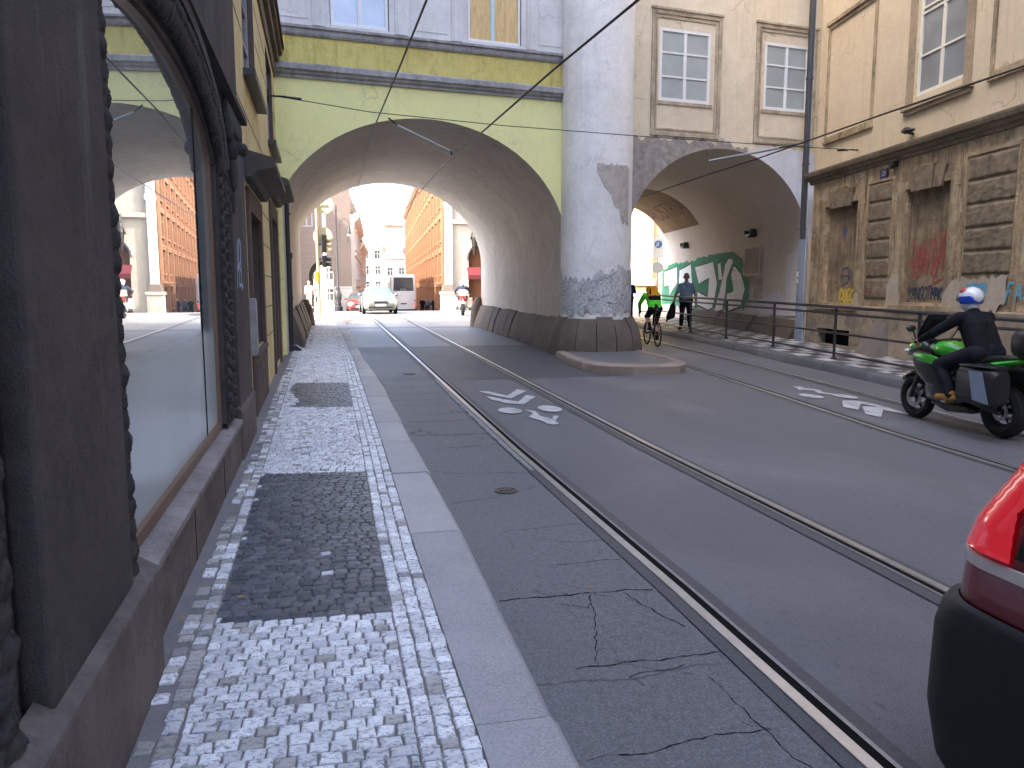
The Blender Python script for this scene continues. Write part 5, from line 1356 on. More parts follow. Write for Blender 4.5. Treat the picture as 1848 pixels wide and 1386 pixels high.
STAND = dict(pelvis=(0, 0, .96), chest=(0, .0, 1.28), neck=(0, 0, 1.475), head=(0, .02, 1.635), face=(0, 1, 0), up=(0, 0, 1),
             shL=(-.178, 0, 1.37), shR=(.178, 0, 1.37), elL=(-.27, -.03, 1.11), elR=(.27, -.03, 1.11), wrL=(-.30, .06, .87), wrR=(.30, .06, .87),
             hpL=(-.095, 0, .92), hpR=(.095, 0, .92), knL=(-.11, .02, .50), knR=(.11, .02, .50), anL=(-.12, -.02, .09), anR=(.12, -.02, .09),
             toL=(-.15, .17, .04), toR=(.15, .17, .04))
def V(p): return Vector(p)
def person(label, M, top, bottom, shoes, pose=None, sleeves='long', legs='long', hair=None, skin=None, bulk=1.0, vox=.008, group=None, bald=False, helmet=None, grip=False, detail=True):
    J = dict(STAND); J.update(pose or {}); J = {k: V(v) for k, v in J.items()}
    t = thing("person", label, "person", M, group)
    sk = skin or M_skin; B = bulk
    f, u = J['face'].normalized(), J['up'].normalized(); u = (u - f * u.dot(f)).normalized(); rt = f.cross(u)
    H = J['head']
    def torso(mb, e, waist_only=False):
        c = J['chest']; p = J['pelvis']; sd = (J['shR'] - J['shL']).normalized()
        for s in (-1, 1):
            mb.cone(p + sd * .075 * s * B, .105 * B + e, c + sd * .066 * s * B, .112 * B + e)
            mb.cone(c + sd * .066 * s * B, .112 * B + e, J['shL' if s < 0 else 'shR'] - sd * .03 * s + V((0, 0, -.02)), .062 + e)
        nk = J['neck'] + V((0, 0, -.035))
        for s in 'LR': mb.cone(J['sh' + s], .052 + e, nk + V((0, 0, -.02)), .050 + e)
        mb.cone(c, .12 * B + e, nk, .07 + e)
        if e > 0: mb.cone(p - sd * .09 * B, .10 * B + e, p + sd * .09 * B, .10 * B + e); mb.cone(p + V((0, 0, -.02)), .11 * B + e, p.lerp(c, .5) + V(J['face']).normalized() * .03 * (B - .9) * 3, .12 * B + e)
    def arms(mb, e, lower=True, up_k=1.0):
        for s in 'LR':
            a, b, w = J['sh' + s], J['el' + s], J['wr' + s]
            mb.cone(a, .060 + e, a.lerp(b, up_k), .060 + (.044 - .060) * up_k + e)
            if lower: mb.cone(b, .044 + e, w, .028 + e)
    def legs_(mb, e, k=1.0):
        mb.cone(J['hpL'], .11 * B + e, J['hpR'], .11 * B + e); mb.cone(J['hpL'].lerp(J['hpR'], .5), .11 * B + e, J['pelvis'], .11 * B + e)
        for s in 'LR':
            h, n, a = J['hp' + s], J['kn' + s], J['an' + s]
            kk = min(1, k * 2); mb.cone(h, .098 * B + e, h.lerp(n, kk), .098 * B + (.062 - .098 * B) * kk + e)
            if k > .5: k2 = (k - .5) * 2; mb.cone(n, .062 + e, n.lerp(a, k2 * .55), .060 + e); mb.cone(n.lerp(a, k2 * .3), .060 + e, n.lerp(a, k2), .058 + (.042 - .058) * k2 + e)
    # body: one continuous surface
    mb = MB(); torso(mb, 0); arms(mb, 0); legs_(mb, 0)
    mb.cone(J['neck'] + V((0, 0, -.06)), .062, H - u * .07 - f * .01, .055)
    mb.cone(H + u * .02 - f * .025, .086, H + u * .03 + f * .02, .080); mb.cone(H - u * .03 + f * .01, .075, H - u * .085 + f * .05, .042)
    mb.cone(H + f * .095 - u * .0, .013, H + f * .112 - u * .035, .016)
    for s in (-1, 1): mb.cone(H + rt * .082 * s + u * .015, .018, H + rt * .088 * s - u * .03, .014)
    for s in 'LR':
        w, e = J['wr' + s], J['el' + s]; d = (w - e).normalized(); sg = -1 if s == 'L' else 1
        side = d.cross(V((0, 1, 0)) if abs(d.y) < .8 else V((0, 0, 1))).normalized(); pn = side.cross(d).normalized()
        if (grip is True): pn = V((0, 0, -1)) - d * d.dot(V((0, 0, -1))); pn.normalize(); side = d.cross(pn)
        mb.cone(w, .027, w + d * .05, .030); mb.cone(w + d * .05 - side * .022, .020, w + d * .06 + side * .022, .020)
        for i, (o, l) in enumerate(((-.032, .062), (-.011, .074), (.011, .070), (.032, .054))):
            k0 = w + d * .075 + side * o; k1 = k0 + d * l * .5 + pn * l * (.30 if not grip else .75); k2 = k1 + d * l * (.35 if not grip else -.1) + pn * l * (.35 if not grip else .35)
            mb.cone(k0, .0095, k1, .0085, 6); mb.cone(k1, .0085, k2, .0075, 6)
        q = w + d * .03 - side * .034 ; mb.cone(q, .011, q + d * .03 - side * .022 + pn * .015, .0095, 6); mb.cone(q + d * .03 - side * .022 + pn * .015, .0095, q + d * .055 - side * .016 + pn * .03, .008, 6)
    remesh(mb, "body", sk, t, vox, 1)
    mb = MB(); torso(mb, .014); arms(mb, .014, sleeves == 'long', 1.0 if sleeves == 'long' else .78)
    remesh(mb, "shirt" if sleeves != 'long' else "jacket", top, t, vox * 1.25, 2)
    mb = MB(); legs_(mb, .013, 1.0 if legs == 'long' else .52)
    remesh(mb, "trousers" if legs == 'long' else "shorts", bottom, t, vox * 1.25, 2)
    for s in 'LR':
        mb = MB(); a, o = J['an' + s], J['to' + s]; dn = V((0, 0, -1))
        mb.cone(a + V((0, 0, .02)), .052, a + (o - a) * .1 + V((0, 0, -.03)), .050); mb.cone(a - (o - a) * .18 + V((0, 0, -.04)), .040, o, .038); mb.cone(a + V((0, 0, -.02)), .046, o + V((0, 0, .01)), .036)
        remesh(mb, "shoe", shoes, t, vox * 1.2, 1)
    if helmet is None and not bald:
        mb = MB(); mb.cone(H + u * .035 - f * .035, .090, H + u * .055 + f * .02, .076); mb.cone(H - f * .05 - u * .02, .070, H - f * .04 + u * .03, .08)
        remesh(mb, "hair", hair or M_hair, t, vox * 1.2, 1)
    if detail and helmet is None:
        for s in (-1, 1):
            MB().ball(H + f * .090 + rt * .031 * s + u * .012, (.013, .013, .008), 8, 6).build("eye", M_eye, t, smooth=True)
        mb = MB(); mb.cone(H + f * .094 - u * .062 - rt * .02, .006, H + f * .094 - u * .062 + rt * .02, .006, 6); mb.build("mouth", M_lip, t, smooth=True)
    if helmet: helmet(t, H, f, u, rt)
    return t
def face_rz(dx, dy): return math.atan2(-dx, dy)

pz = lambda x, y: gz(y) + SR
# man in the pale blue shirt with a jacket in his hand
man = person("grey-haired man in a pale blue shirt holding a dark jacket beside the graffiti", at(11.03, 23.85, pz(0, 23.85) + .01, face_rz(-.45, -.9)) @ Matrix.Scale(1.06, 4),
             cloth("pale_blue_shirt", (.27, .36, .46)), cloth("dark_trousers", (.018, .019, .026)), cloth("dark_shoes", (.03, .028, .028)),
             dict(wrR=(.36, .02, .90), elR=(.30, -.05, 1.12), anL=(-.14, -.06, .09), anR=(.13, .06, .09), toL=(-.19, .12, .04), toR=(.18, .24, .04)), 'short', bulk=1.08, hair=M_grey_hair, skin=M_skin2)
def jacket(M):
    mb = MB(); mb.cone((0, 0, .0), .035, (.03, .02, -.10), .07); mb.cone((.03, .02, -.1), .08, (.12, .0, -.42), .10); mb.cone((-.02, 0, -.1), .06, (.02, .05, -.38), .09); mb.cone((.1, 0, -.4), .05, (.2, .02, -.55), .03)
    e = thing("jacket", "crumpled dark jacket hanging from the hand of the man in the blue shirt", "jacket", M)
    remesh(mb, "cloth", cloth("dark_jacket", (.016, .016, .02)), e, .014, 2)
jacket(man.matrix_world @ Matrix.Translation((.375, .06, .82)))
bm_ = person("young man in a blue jacket carrying a backpack, half hidden by the round pier", at(11.12, 29.4, pz(0, 29.4), face_rz(-.36, -.93)), cloth("blue_jacket", (.06, .09, .20)), cloth("grey_trousers", (.05, .052, .06)), cloth("dark_shoes", (.03, .028, .028)),
             dict(wrL=(-.12, .2, 1.16), elL=(-.26, .02, 1.14), knL=(-.11, .1, .50), anR=(.12, -.18, .12), toR=(.14, -.0, .04)), vox=.010)
bk = thing("backpack", "dark red backpack on the shoulder of the young man in the blue jacket", "backpack", bm_.matrix_world @ Matrix.Translation((.05, -.2, 1.25)))
mb = MB(); mb.cone((-.07, 0, -.2), .1, (-.06, 0, .12), .1); mb.cone((.1, 0, -.2), .1, (.09, 0, .12), .1); mb.cone((-.06, -.06, -.2), .07, (.08, -.06, -.2), .07); remesh(mb, "bag", cloth("dark_red_bag", (.10, .02, .025)), bk, .014)
mb = MB(); mb.tube([(.14, .04, .14), (.15, .2, .22), (.13, .33, .12), (.14, .34, -.1)], .018, 6); mb.build("strap", M_hair, bk, smooth=True)

# ------------------------------------------------------------------ bicycle and cyclist
M_tyre = plain("rubber_tyre", (.014, .014, .015), .75, spec=.3); M_alu = plain("brushed_alloy", (.45, .45, .47), .35, .9); M_blackp = plain("black_plastic", (.016, .016, .017), .4)
def wheel_part(parent, c, R, r, name, spokes=18, tw=1.0, disc=0, rim=None):
    mb = MB(); mb.torus(c, R - r, r, 'x', 36, 8, sy=tw); w = mb.build(name, M_tyre, parent, smooth=True)
    mb = MB(); rr_ = R - 2 * r
    mb.torus(c, rr_ - .006, .011, 'x', 36, 6); mb.lathe([(.022, -.045), (.026, -.03), (.026, .03), (.022, .045)], c=c, seg=12, axis='x')
    for k in range(spokes):
        a = 2 * math.pi * k / spokes; sx = .03 if k % 2 else -.03
        mb.tube([(c[0] + sx, c[1] + .02 * math.cos(a), c[2] + .02 * math.sin(a)), (c[0], c[1] + rr_ * math.cos(a), c[2] + rr_ * math.sin(a))], .0018 if spokes > 8 else .014, 4)
    mb.build("rim", rim or M_blackp, w, smooth=True)
    if disc:
        for sx in (-.06, .06):
            mb = MB(); mb.lathe([(disc, -.003), (disc, .003), (disc * .6, .003), (disc * .6, -.003)], c=(c[0] + sx, c[1], c[2]), seg=24, axis='x', cap=False); mb.build("brake_disc", M_alu, w, smooth=True)
    return w
bc = thing("bicycle", "black racing bicycle with drop handlebars ridden along the right lane", "bicycle", at(8.28, 20.0, gz(20) + .004, R_(-6)))
wheel_part(bc, (0, .52, .335), .335, .019, "wheel"); wheel_part(bc, (0, -.50, .335), .335, .019, "wheel")
M_frame = plain("dark_red_frame", (.06, .02, .015), .3, var=.1)
mb = MB(); bbk, hd0, hd1, st = (0, -.08, .28), (0, .42, .74), (0, .39, .88), (0, -.24, .86)
for a, b, r in ((bbk, hd0, .02), (st, hd1, .017), (bbk, (0, -.26, .96), .016), (hd0, hd1, .021)): mb.tube([a, b], r, 8)
for s in (-1, 1): mb.tube([(.012 * s, -.1, .28), (.06 * s, -.5, .335)], .010, 6); mb.tube([(.012 * s, -.235, .84), (.06 * s, -.5, .335)], .008, 6)
mb.build("frame", M_frame, bc, smooth=True)
mb = MB()
for s in (-1, 1): mb.tube([(.02 * s, .42, .74), (.05 * s, .46, .62), (.055 * s, .52, .335)], .011, 6)
mb.build("fork", M_blackp, bc, smooth=True)
mb = MB(); mb.tube([(0, .39, .9), (0, .47, .93)], .015, 6); mb.tube([(-.21, .47, .935), (.21, .47, .935)], .014, 8)
for s in (-1, 1): mb.tube([(.21 * s, .47, .935), (.215 * s, .56, .93), (.22 * s, .59, .86), (.225 * s, .54, .80), (.225 * s, .48, .79)], .015, 8); mb.tube([(.215 * s, .56, .94), (.215 * s, .61, .99)], .018, 6)
mb.build("handlebar", M_blackp, bc, smooth=True)
mb = MB(); mb.cone((0, -.38, .985), .06, (0, -.14, .985), .025); mb.xf(Matrix.Diagonal((1.1, 1, 1, 1))); mb.build("saddle", M_blackp, bc, smooth=True)
mb = MB(); mb.lathe([(.09, -.004), (.09, .004), (.05, .004)], c=(.045, -.08, .28), seg=20, axis='x'); mb.tube([(.06, -.08, .28), (.075, -.02, .14)], .011, 6); mb.tube([(-.06, -.08, .28), (-.075, -.14, .42)], .011, 6)
mb.box(.08, .17, -.05, .03, .13, .15); mb.box(-.17, -.08, -.18, -.10, .41, .43); mb.build("crank", M_alu, bc, smooth=True)
cyc = person("cyclist in a bright green jacket and black shorts seen from behind", bc.matrix_world.copy(), cloth("bright_green_jacket", (.10, .72, .05)), cloth("black_shorts", (.012, .012, .014)), cloth("black_shoes", (.014, .014, .015)),
             dict(pelvis=(0, -.22, 1.04), chest=(0, .05, 1.30), neck=(0, .22, 1.42), head=(-.02, .33, 1.50), face=(-.1, 1, -.35), up=(0, .3, 1), shL=(-.19, .16, 1.39), shR=(.19, .16, 1.39), elL=(-.28, .34, 1.15), elR=(.28, .34, 1.15),
                  wrL=(-.225, .53, .985), wrR=(.225, .53, .985), hpL=(-.09, -.22, 1.02), hpR=(.09, -.22, 1.02), knL=(-.12, .14, .80), knR=(.11, .10, .62), anL=(-.12, -.16, .50), anR=(.12, -.06, .24), toL=(-.12, -.02, .445), toR=(.12, .10, .17)), legs='short', grip=True, vox=.008, detail=False)
mb = MB()
for s in 'LR':
    p = V((-.12, -.155, .52)) if s == 'L' else V((.12, -.058, .26)); q = V((-.12, -.10, .62)) if s == 'L' else V((.12, -.02, .36)); mm = MB(); mm.cone(p, .046, q, .050); remesh(mm, "sock", cloth("black_shorts", (0, 0, 0)), cyc, .012, 1)
bp = thing("backpack", "orange backpack with black bottom on the back of the cyclist", "backpack", bc.matrix_world @ Matrix.Translation((0, .02, 1.42)) @ Matrix.Rotation(R_(-38), 4, 'X'))
mb = MB()
for s in (-1, 1): mb.cone((.08 * s, -.04, -.12), .09, (.07 * s, -.03, .17), .075)
remesh(mb, "bag", cloth("orange_bag", (.62, .27, .02)), bp, .012)
mb = MB(); mb.cone((-.1, -.06, -.17), .07, (.1, -.06, -.17), .07); remesh(mb, "pocket", cloth("black_shorts", (0, 0, 0)), bp, .012)
mb = MB(); mb.cone((-.11, -.1, -.08), .03, (-.09, -.13, .08), .02); remesh(mb, "flap", cloth("black_shorts", (0, 0, 0)), bp, .010)

# ------------------------------------------------------------------ motorcycles
def superloft(secs, seg=20, mi=0, mb=None):
    """secs: (y, x, z, half_w, half_h, power)"""
    mb = mb or MB(); vs = []
    for y, x, z, w, h, p in secs:
        for k in range(seg):
            a = 2 * math.pi * k / seg; c, s = math.cos(a), math.sin(a)
            vs.append((x + w * math.copysign(abs(c) ** (2 / p), c), y, z + h * math.copysign(abs(s) ** (2 / p), s)))
    n = len(secs); fs = [(i * seg + k, (i + 1) * seg + k, (i + 1) * seg + (k + 1) % seg, i * seg + (k + 1) % seg) for i in range(n - 1) for k in range(seg)]
    fs += [list(range(seg)), [(n - 1) * seg + k for k in range(seg)][::-1]]
    return mb.add(vs, fs, mi)
M_chrome = plain("polished_metal", (.6, .6, .6), .2, 1.0); M_tail = plain("red_lamp_glass", (.5, .01, .012), .2, emit=(1, .03, .02), estr=.35); M_screen = glass_mat("smoked_screen", (.03, .03, .035), .3)
def motorcycle(label, M, paint, dark, case_m, group=None, topcase=True):
    t = thing("motorcycle", label, "motorcycle", M, group)
    wf = wheel_part(t, (0, .72, .30), .30, .058, "wheel", 6, 1.05, .14); wr = wheel_part(t, (0, -.70, .31), .31, .075, "wheel", 6, 1.15, .11)
    mb = MB()
    for s in (-1, 1): mb.tube([(.10 * s, .73, .30), (.10 * s, .56, .72), (.10 * s, .46, 1.02)], [.032, .028, .024], 10)
    mb.box(-.12, .12, .44, .56, .70, .74); mb.build("fork", M_blackp, t, smooth=True)
    mb = MB(); superloft([(.46, 0, .58, .03, .02, 2), (.60, 0, .635, .075, .035, 2.5), (.76, 0, .625, .078, .035, 2.5), (.96, 0, .54, .06, .03, 2.5), (1.0, 0, .50, .03, .015, 2)], 14, mb=mb); mb.build("front_fender", dark, t, smooth=True)
    mb = MB(); superloft([(-.30, 0, .50, .14, .12, 3), (-.15, 0, .50, .20, .20, 3), (.2, 0, .48, .21, .22, 3), (.40, 0, .46, .17, .17, 3), (.48, 0, .45, .1, .1, 3)], 18, mb=mb)
    superloft([(-.25, 0, .26, .09, .05, 3), (.1, 0, .25, .11, .07, 3), (.38, 0, .30, .08, .06, 3)], 12, mb=mb); mb.build("engine", dark, t, smooth=True)
    mb = MB(); mb.tube([(.06, .42, .40), (.09, .4, .25), (.12, .1, .2), (.17, -.35, .24)], .03, 8); mb.tube([(.17, -.32, .24), (.19, -.85, .36)], .052, 12); mb.build("exhaust", M_chrome, t, smooth=True)
    mb = MB()
    for s in (-1, 1): mb.tube([(.12 * s, -.18, .40), (.115 * s, -.70, .31)], .032, 8)
    mb.build("swingarm", M_blackp, t, smooth=True)
    mb = MB(); superloft([(-.22, 0, .88, .09, .05, 2.5), (-.12, 0, .92, .14, .08, 2.6), (.08, 0, .96, .175, .115, 2.6), (.26, 0, .97, .17, .105, 2.6), (.40, 0, .94, .11, .07, 2.4)], 18, mb=mb); mb.build("fuel_tank", paint, t, smooth=True)
    mb = MB(); superloft([(-.98, 0, .93, .09, .03, 3), (-.75, 0, .925, .15, .045, 3), (-.52, 0, .90, .155, .05, 3), (-.40, 0, .83, .15, .045, 3), (-.22, 0, .82, .12, .05, 3), (-.15, 0, .84, .08, .04, 3)], 16, mb=mb); mb.build("seat", M_blackp, t, smooth=True)
    mb = MB(); superloft([(-1.10, 0, .94, .05, .02, 2.5), (-.95, 0, .915, .14, .028, 2.5), (-.7, 0, .865, .20, .042, 2.6), (-.45, 0, .79, .21, .055, 2.6), (-.25, 0, .71, .15, .04, 2.5)], 16, mb=mb); mb.build("tail_fairing", paint, t, smooth=True)
    mb = MB(); superloft([(.34, 0, .90, .15, .10, 2.5), (.48, 0, .94, .19, .14, 2.6), (.64, 0, .955, .18, .14, 2.5), (.78, 0, .93, .13, .11, 2.4), (.90, 0, .88, .06, .05, 2.2)], 20, mb=mb); nose = mb.build("nose_fairing", dark, t, smooth=True)
    for s in (-1, 1): mb = MB(); superloft([(.50, .165 * s, .99, .02, .02, 2.5), (.62, .155 * s, .985, .035, .055, 2.5), (.76, .115 * s, .96, .03, .05, 2.5), (.86, .06 * s, .925, .015, .02, 2.5)], 12, mb=mb); mb.build("nose_flash", paint, nose, smooth=True)
    mb = MB()
    for s in (-1, 1): mb.ball((.095 * s, .815, .905), (.062, .06, .032), 12, 8)
    mb.build("headlamp", plain("headlamp_glass", (.7, .7, .7), .1), nose, smooth=True)
    for s in (-1, 1):
        mb = MB(); superloft([(-.12, .19 * s, .66, .03, .06, 3), (.1, .21 * s, .66, .035, .16, 3), (.32, .205 * s, .72, .035, .20, 3), (.52, .19 * s, .78, .03, .15, 3), (.62, .17 * s, .82, .02, .07, 2.5)], 14, mb=mb); mb.build("side_fairing", dark, t, smooth=True)
        mb = MB(); superloft([(.02, .205 * s, .81, .02, .025, 2.5), (.2, .235 * s, .83, .02, .06, 2.5), (.42, .225 * s, .85, .02, .055, 2.5), (.6, .19 * s, .86, .015, .02, 2.5)], 12, mb=mb); mb.build("side_flash", paint, t, smooth=True)
        mb = MB(); superloft([(-1.0, .34 * s, .62, .10, .17, 4), (-.96, .35 * s, .62, .13, .21, 4), (-.48, .35 * s, .62, .13, .21, 4), (-.42, .33 * s, .62, .10, .17, 4)], 20, mb=mb); pn = mb.build("pannier", case_m, t, smooth=True)
        mb = MB(); superloft([(-.98, .345 * s, .845, .10, .02, 3), (-.75, .36 * s, .855, .115, .03, 3), (-.44, .34 * s, .84, .08, .018, 3)], 14, mb=mb); mb.build("pannier_trim", dark, pn, smooth=True)
        mb = MB(); mb.add([(s * .486, -.98, .44), (s * .486, -.74, .47), (s * .486, -.66, .80), (s * .486, -.86, .80)], [(0, 1, 2, 3)]); mb.build("pannier_panel", plain("grey_pannier_panel", (.22, .27, .36), .35), pn, bevel=.01)
        mb = MB(); mb.tube([(.26 * s, .50, 1.08), (.33 * s, .48, 1.20)], .010, 6); mb.ball((.37 * s, .46, 1.22), (.075, .03, .045), 12, 8); mb.build("mirror", M_blackp, t, smooth=True)
        mb = MB(); mb.box(s * .18, s * .30, -.12, -.04, .335, .36); mb.tube([(s * .3, .0, .40), (s * .15, .0, .40)], .012, 6); mb.build("footrest", M_alu, t, bevel=.006)
    mb = MB(); vs = []
    for i in range(7):
        k = i / 6; y = .80 - .26 * k; z = 1.0 + .40 * k; w = .10 + .06 * math.sin(k * 2.2)
        for j in range(7): a = (j - 3) / 3; vs.append((w * a, y - .10 * a * a, z))
    mb.add(vs, [(i * 7 + j, i * 7 + j + 1, (i + 1) * 7 + j + 1, (i + 1) * 7 + j) for i in range(6) for j in range(6)])
    ws = mb.build("windscreen", M_screen, t, smooth=True); so = ws.modifiers.new("th", 'SOLIDIFY'); so.thickness = .005
    mb = MB(); mb.tube([(-.38, .36, 1.06), (-.2, .42, 1.08), (0, .44, 1.06), (.2, .42, 1.08), (.38, .36, 1.06)], .014, 8)
    for s in (-1, 1): mb.tube([(s * .27, .40, 1.07), (s * .39, .355, 1.055)], .019, 8); mb.tube([(s * .24, .45, 1.085), (s * .37, .44, 1.08)], .006, 6)
    mb.build("handlebar", M_blackp, t, smooth=True)
    mb = MB(); mb.box(-.06, .06, -1.13, -1.07, .86, .91); mb.build("tail_lamp", M_tail, t, bevel=.01)
    mb = MB(); mb.box(-.09, .09, -1.10, -1.08, .60, .72); mb.tube([(0, -1.0, .86), (0, -1.08, .70)], .02, 6); mb.build("number_plate", M_white_wood, t)
    if topcase:
        mb = MB(); superloft([(-1.28, 0, 1.12, .18, .12, 4), (-1.22, 0, 1.12, .22, .15, 4), (-.95, 0, 1.12, .22, .15, 4), (-.90, 0, 1.12, .18, .12, 4)], 20, mb=mb); mb.box(-.08, .08, -1.1, -.9, .93, .98); mb.build("top_case", case_m if case_m is not M_blackp else M_blackp, t, smooth=True)
    return t
def full_helmet(shell, stripe, visor):
    def fn(t, H, f, u, rt):
        mb = MB(); mb.cone(H + u * .02 - f * .02, .132, H + u * .02 + f * .025, .122); mb.cone(H - u * .06 + f * .05, .085, H - u * .07 + f * .085, .055); mb.cone(H - u * .06, .105, H, .12)
        h = remesh(mb, "helmet", shell, t, .010, 2)
        def arcball(a0, a1, e0, e1, r, name, mat):
            mb = MB(); vs = []; n, m = 12, 6
            for i in range(n + 1):
                a = a0 + (a1 - a0) * i / n
                for j in range(m + 1):
                    e = e0 + (e1 - e0) * j / m; d = f * math.cos(a) * math.cos(e) + rt * math.sin(a) * math.cos(e) + u * math.sin(e)
                    vs.append(H + u * .015 + f * .005 + d * r)
            mb.add(vs, [(i * (m + 1) + j, (i + 1) * (m + 1) + j, (i + 1) * (m + 1) + j + 1, i * (m + 1) + j + 1) for i in range(n) for j in range(m)]); return mb.build(name, mat, h, smooth=True)
        arcball(-1.15, 1.15, -.25, .32, .146, "visor", visor)
        if stripe:
            arcball(-1.9, 1.9, .62, 1.05, .147, "stripe", stripe[0]); arcball(1.5, 4.78, -.55, .10, .150, "stripe", stripe[1])
    return fn
RIDE = dict(pelvis=(0, -.36, .98), chest=(0, -.20, 1.28), neck=(0, -.13, 1.46), head=(0, -.07, 1.60), face=(0, 1, -.08), shL=(-.20, -.15, 1.38), shR=(.20, -.15, 1.38), elL=(-.38, .06, 1.18), elR=(.38, .06, 1.18), wrL=(-.35, .30, 1.09), wrR=(.35, .30, 1.09),
            hpL=(-.11, -.36, .96), hpR=(.11, -.36, .96), knL=(-.27, .06, .80), knR=(.27, .06, .80), anL=(-.25, -.14, .43), anR=(.25, -.14, .43), toL=(-.26, .06, .385), toR=(.26, .06, .385))
M_green = plain("bright_green_paint", (.06, .52, .03), .25, coat=.6, var=.05); M_moto_dark = plain("black_gloss_paint", (.014, .015, .016), .25, coat=.5)
mt = motorcycle("bright green and black sport motorcycle with panniers on the right lane", at(7.46, 8.13, .004, R_(-1)), M_green, M_moto_dark, M_blackp)
person("motorcycle rider in black clothes, tan boots and a white, red and blue helmet", mt.matrix_world.copy(), cloth("black_jacket", (.010, .010, .013)), cloth("black_jeans", (.016, .017, .024)), cloth("tan_boots", (.42, .22, .06)), RIDE, bulk=1.12, grip=True, vox=.009, detail=False,
       helmet=full_helmet(plain("white_helmet", (.72, .72, .74), .2, coat=.6, var=.03), (plain("red_helmet_stripe", (.55, .03, .03), .25), plain("blue_helmet_stripe", (.02, .06, .42), .25)), M_screen))
mp = motorcycle("white touring motorcycle with red tail and pale panniers seen from behind on the square", at(5.72, 38.2, gz(38) + .01, R_(-8)), plain("red_white_paint", (.55, .04, .03), .3), plain("white_paint", (.65, .65, .64), .3), plain("cream_case", (.55, .50, .42), .4))
person("motorcycle rider in a dark jacket and pale helmet on the sunlit square", mp.matrix_world.copy(), cloth("navy_jacket", (.025, .03, .055)), cloth("navy_trousers", (.025, .03, .05)), cloth("black_shoes", (0, 0, 0)), RIDE, vox=.014, grip=True, detail=False,
       helmet=full_helmet(plain("pale_helmet", (.7, .7, .68), .3), None, M_screen))

# ------------------------------------------------------------------ cars
SEDAN = [(-2.26, .34, .66, .70, .78, .60, .81, .52), (-2.16, .25, .80, .85, .94, .78, .99, .68), (-1.72, .22, .83, .885, .98, .82, 1.08, .68), (-1.10, .20, .84, .885, .97, .83, 1.38, .56), (-.35, .20, .84, .885, .95, .83, 1.455, .57),
         (.32, .20, .84, .885, .93, .83, 1.42, .57), (1.05, .20, .84, .885, .93, .82, .985, .72), (1.70, .20, .83, .88, .84, .78, .88, .62), (2.08, .22, .78, .82, .72, .70, .75, .55), (2.26, .28, .62, .66, .58, .54, .60, .45)]
SUV = [(-1.95, .42, .70, .72, .90, .70, .93, .62), (-1.86, .34, .78, .80, 1.0, .80, 1.08, .68), (-1.68, .30, .83, .84, 1.04, .82, 1.36, .62), (-1.42, .28, .85, .86, 1.04, .84, 1.56, .62), (-.9, .26, .88, .905, 1.03, .88, 1.66, .66),
       (.25, .26, .88, .905, 1.01, .87, 1.60, .66), (1.0, .26, .88, .905, .99, .86, 1.06, .74), (1.65, .26, .86, .90, .92, .82, .96, .64), (2.0, .30, .80, .84, .82, .74, .84, .58), (2.15, .36, .66, .70, .68, .58, .70, .48)]
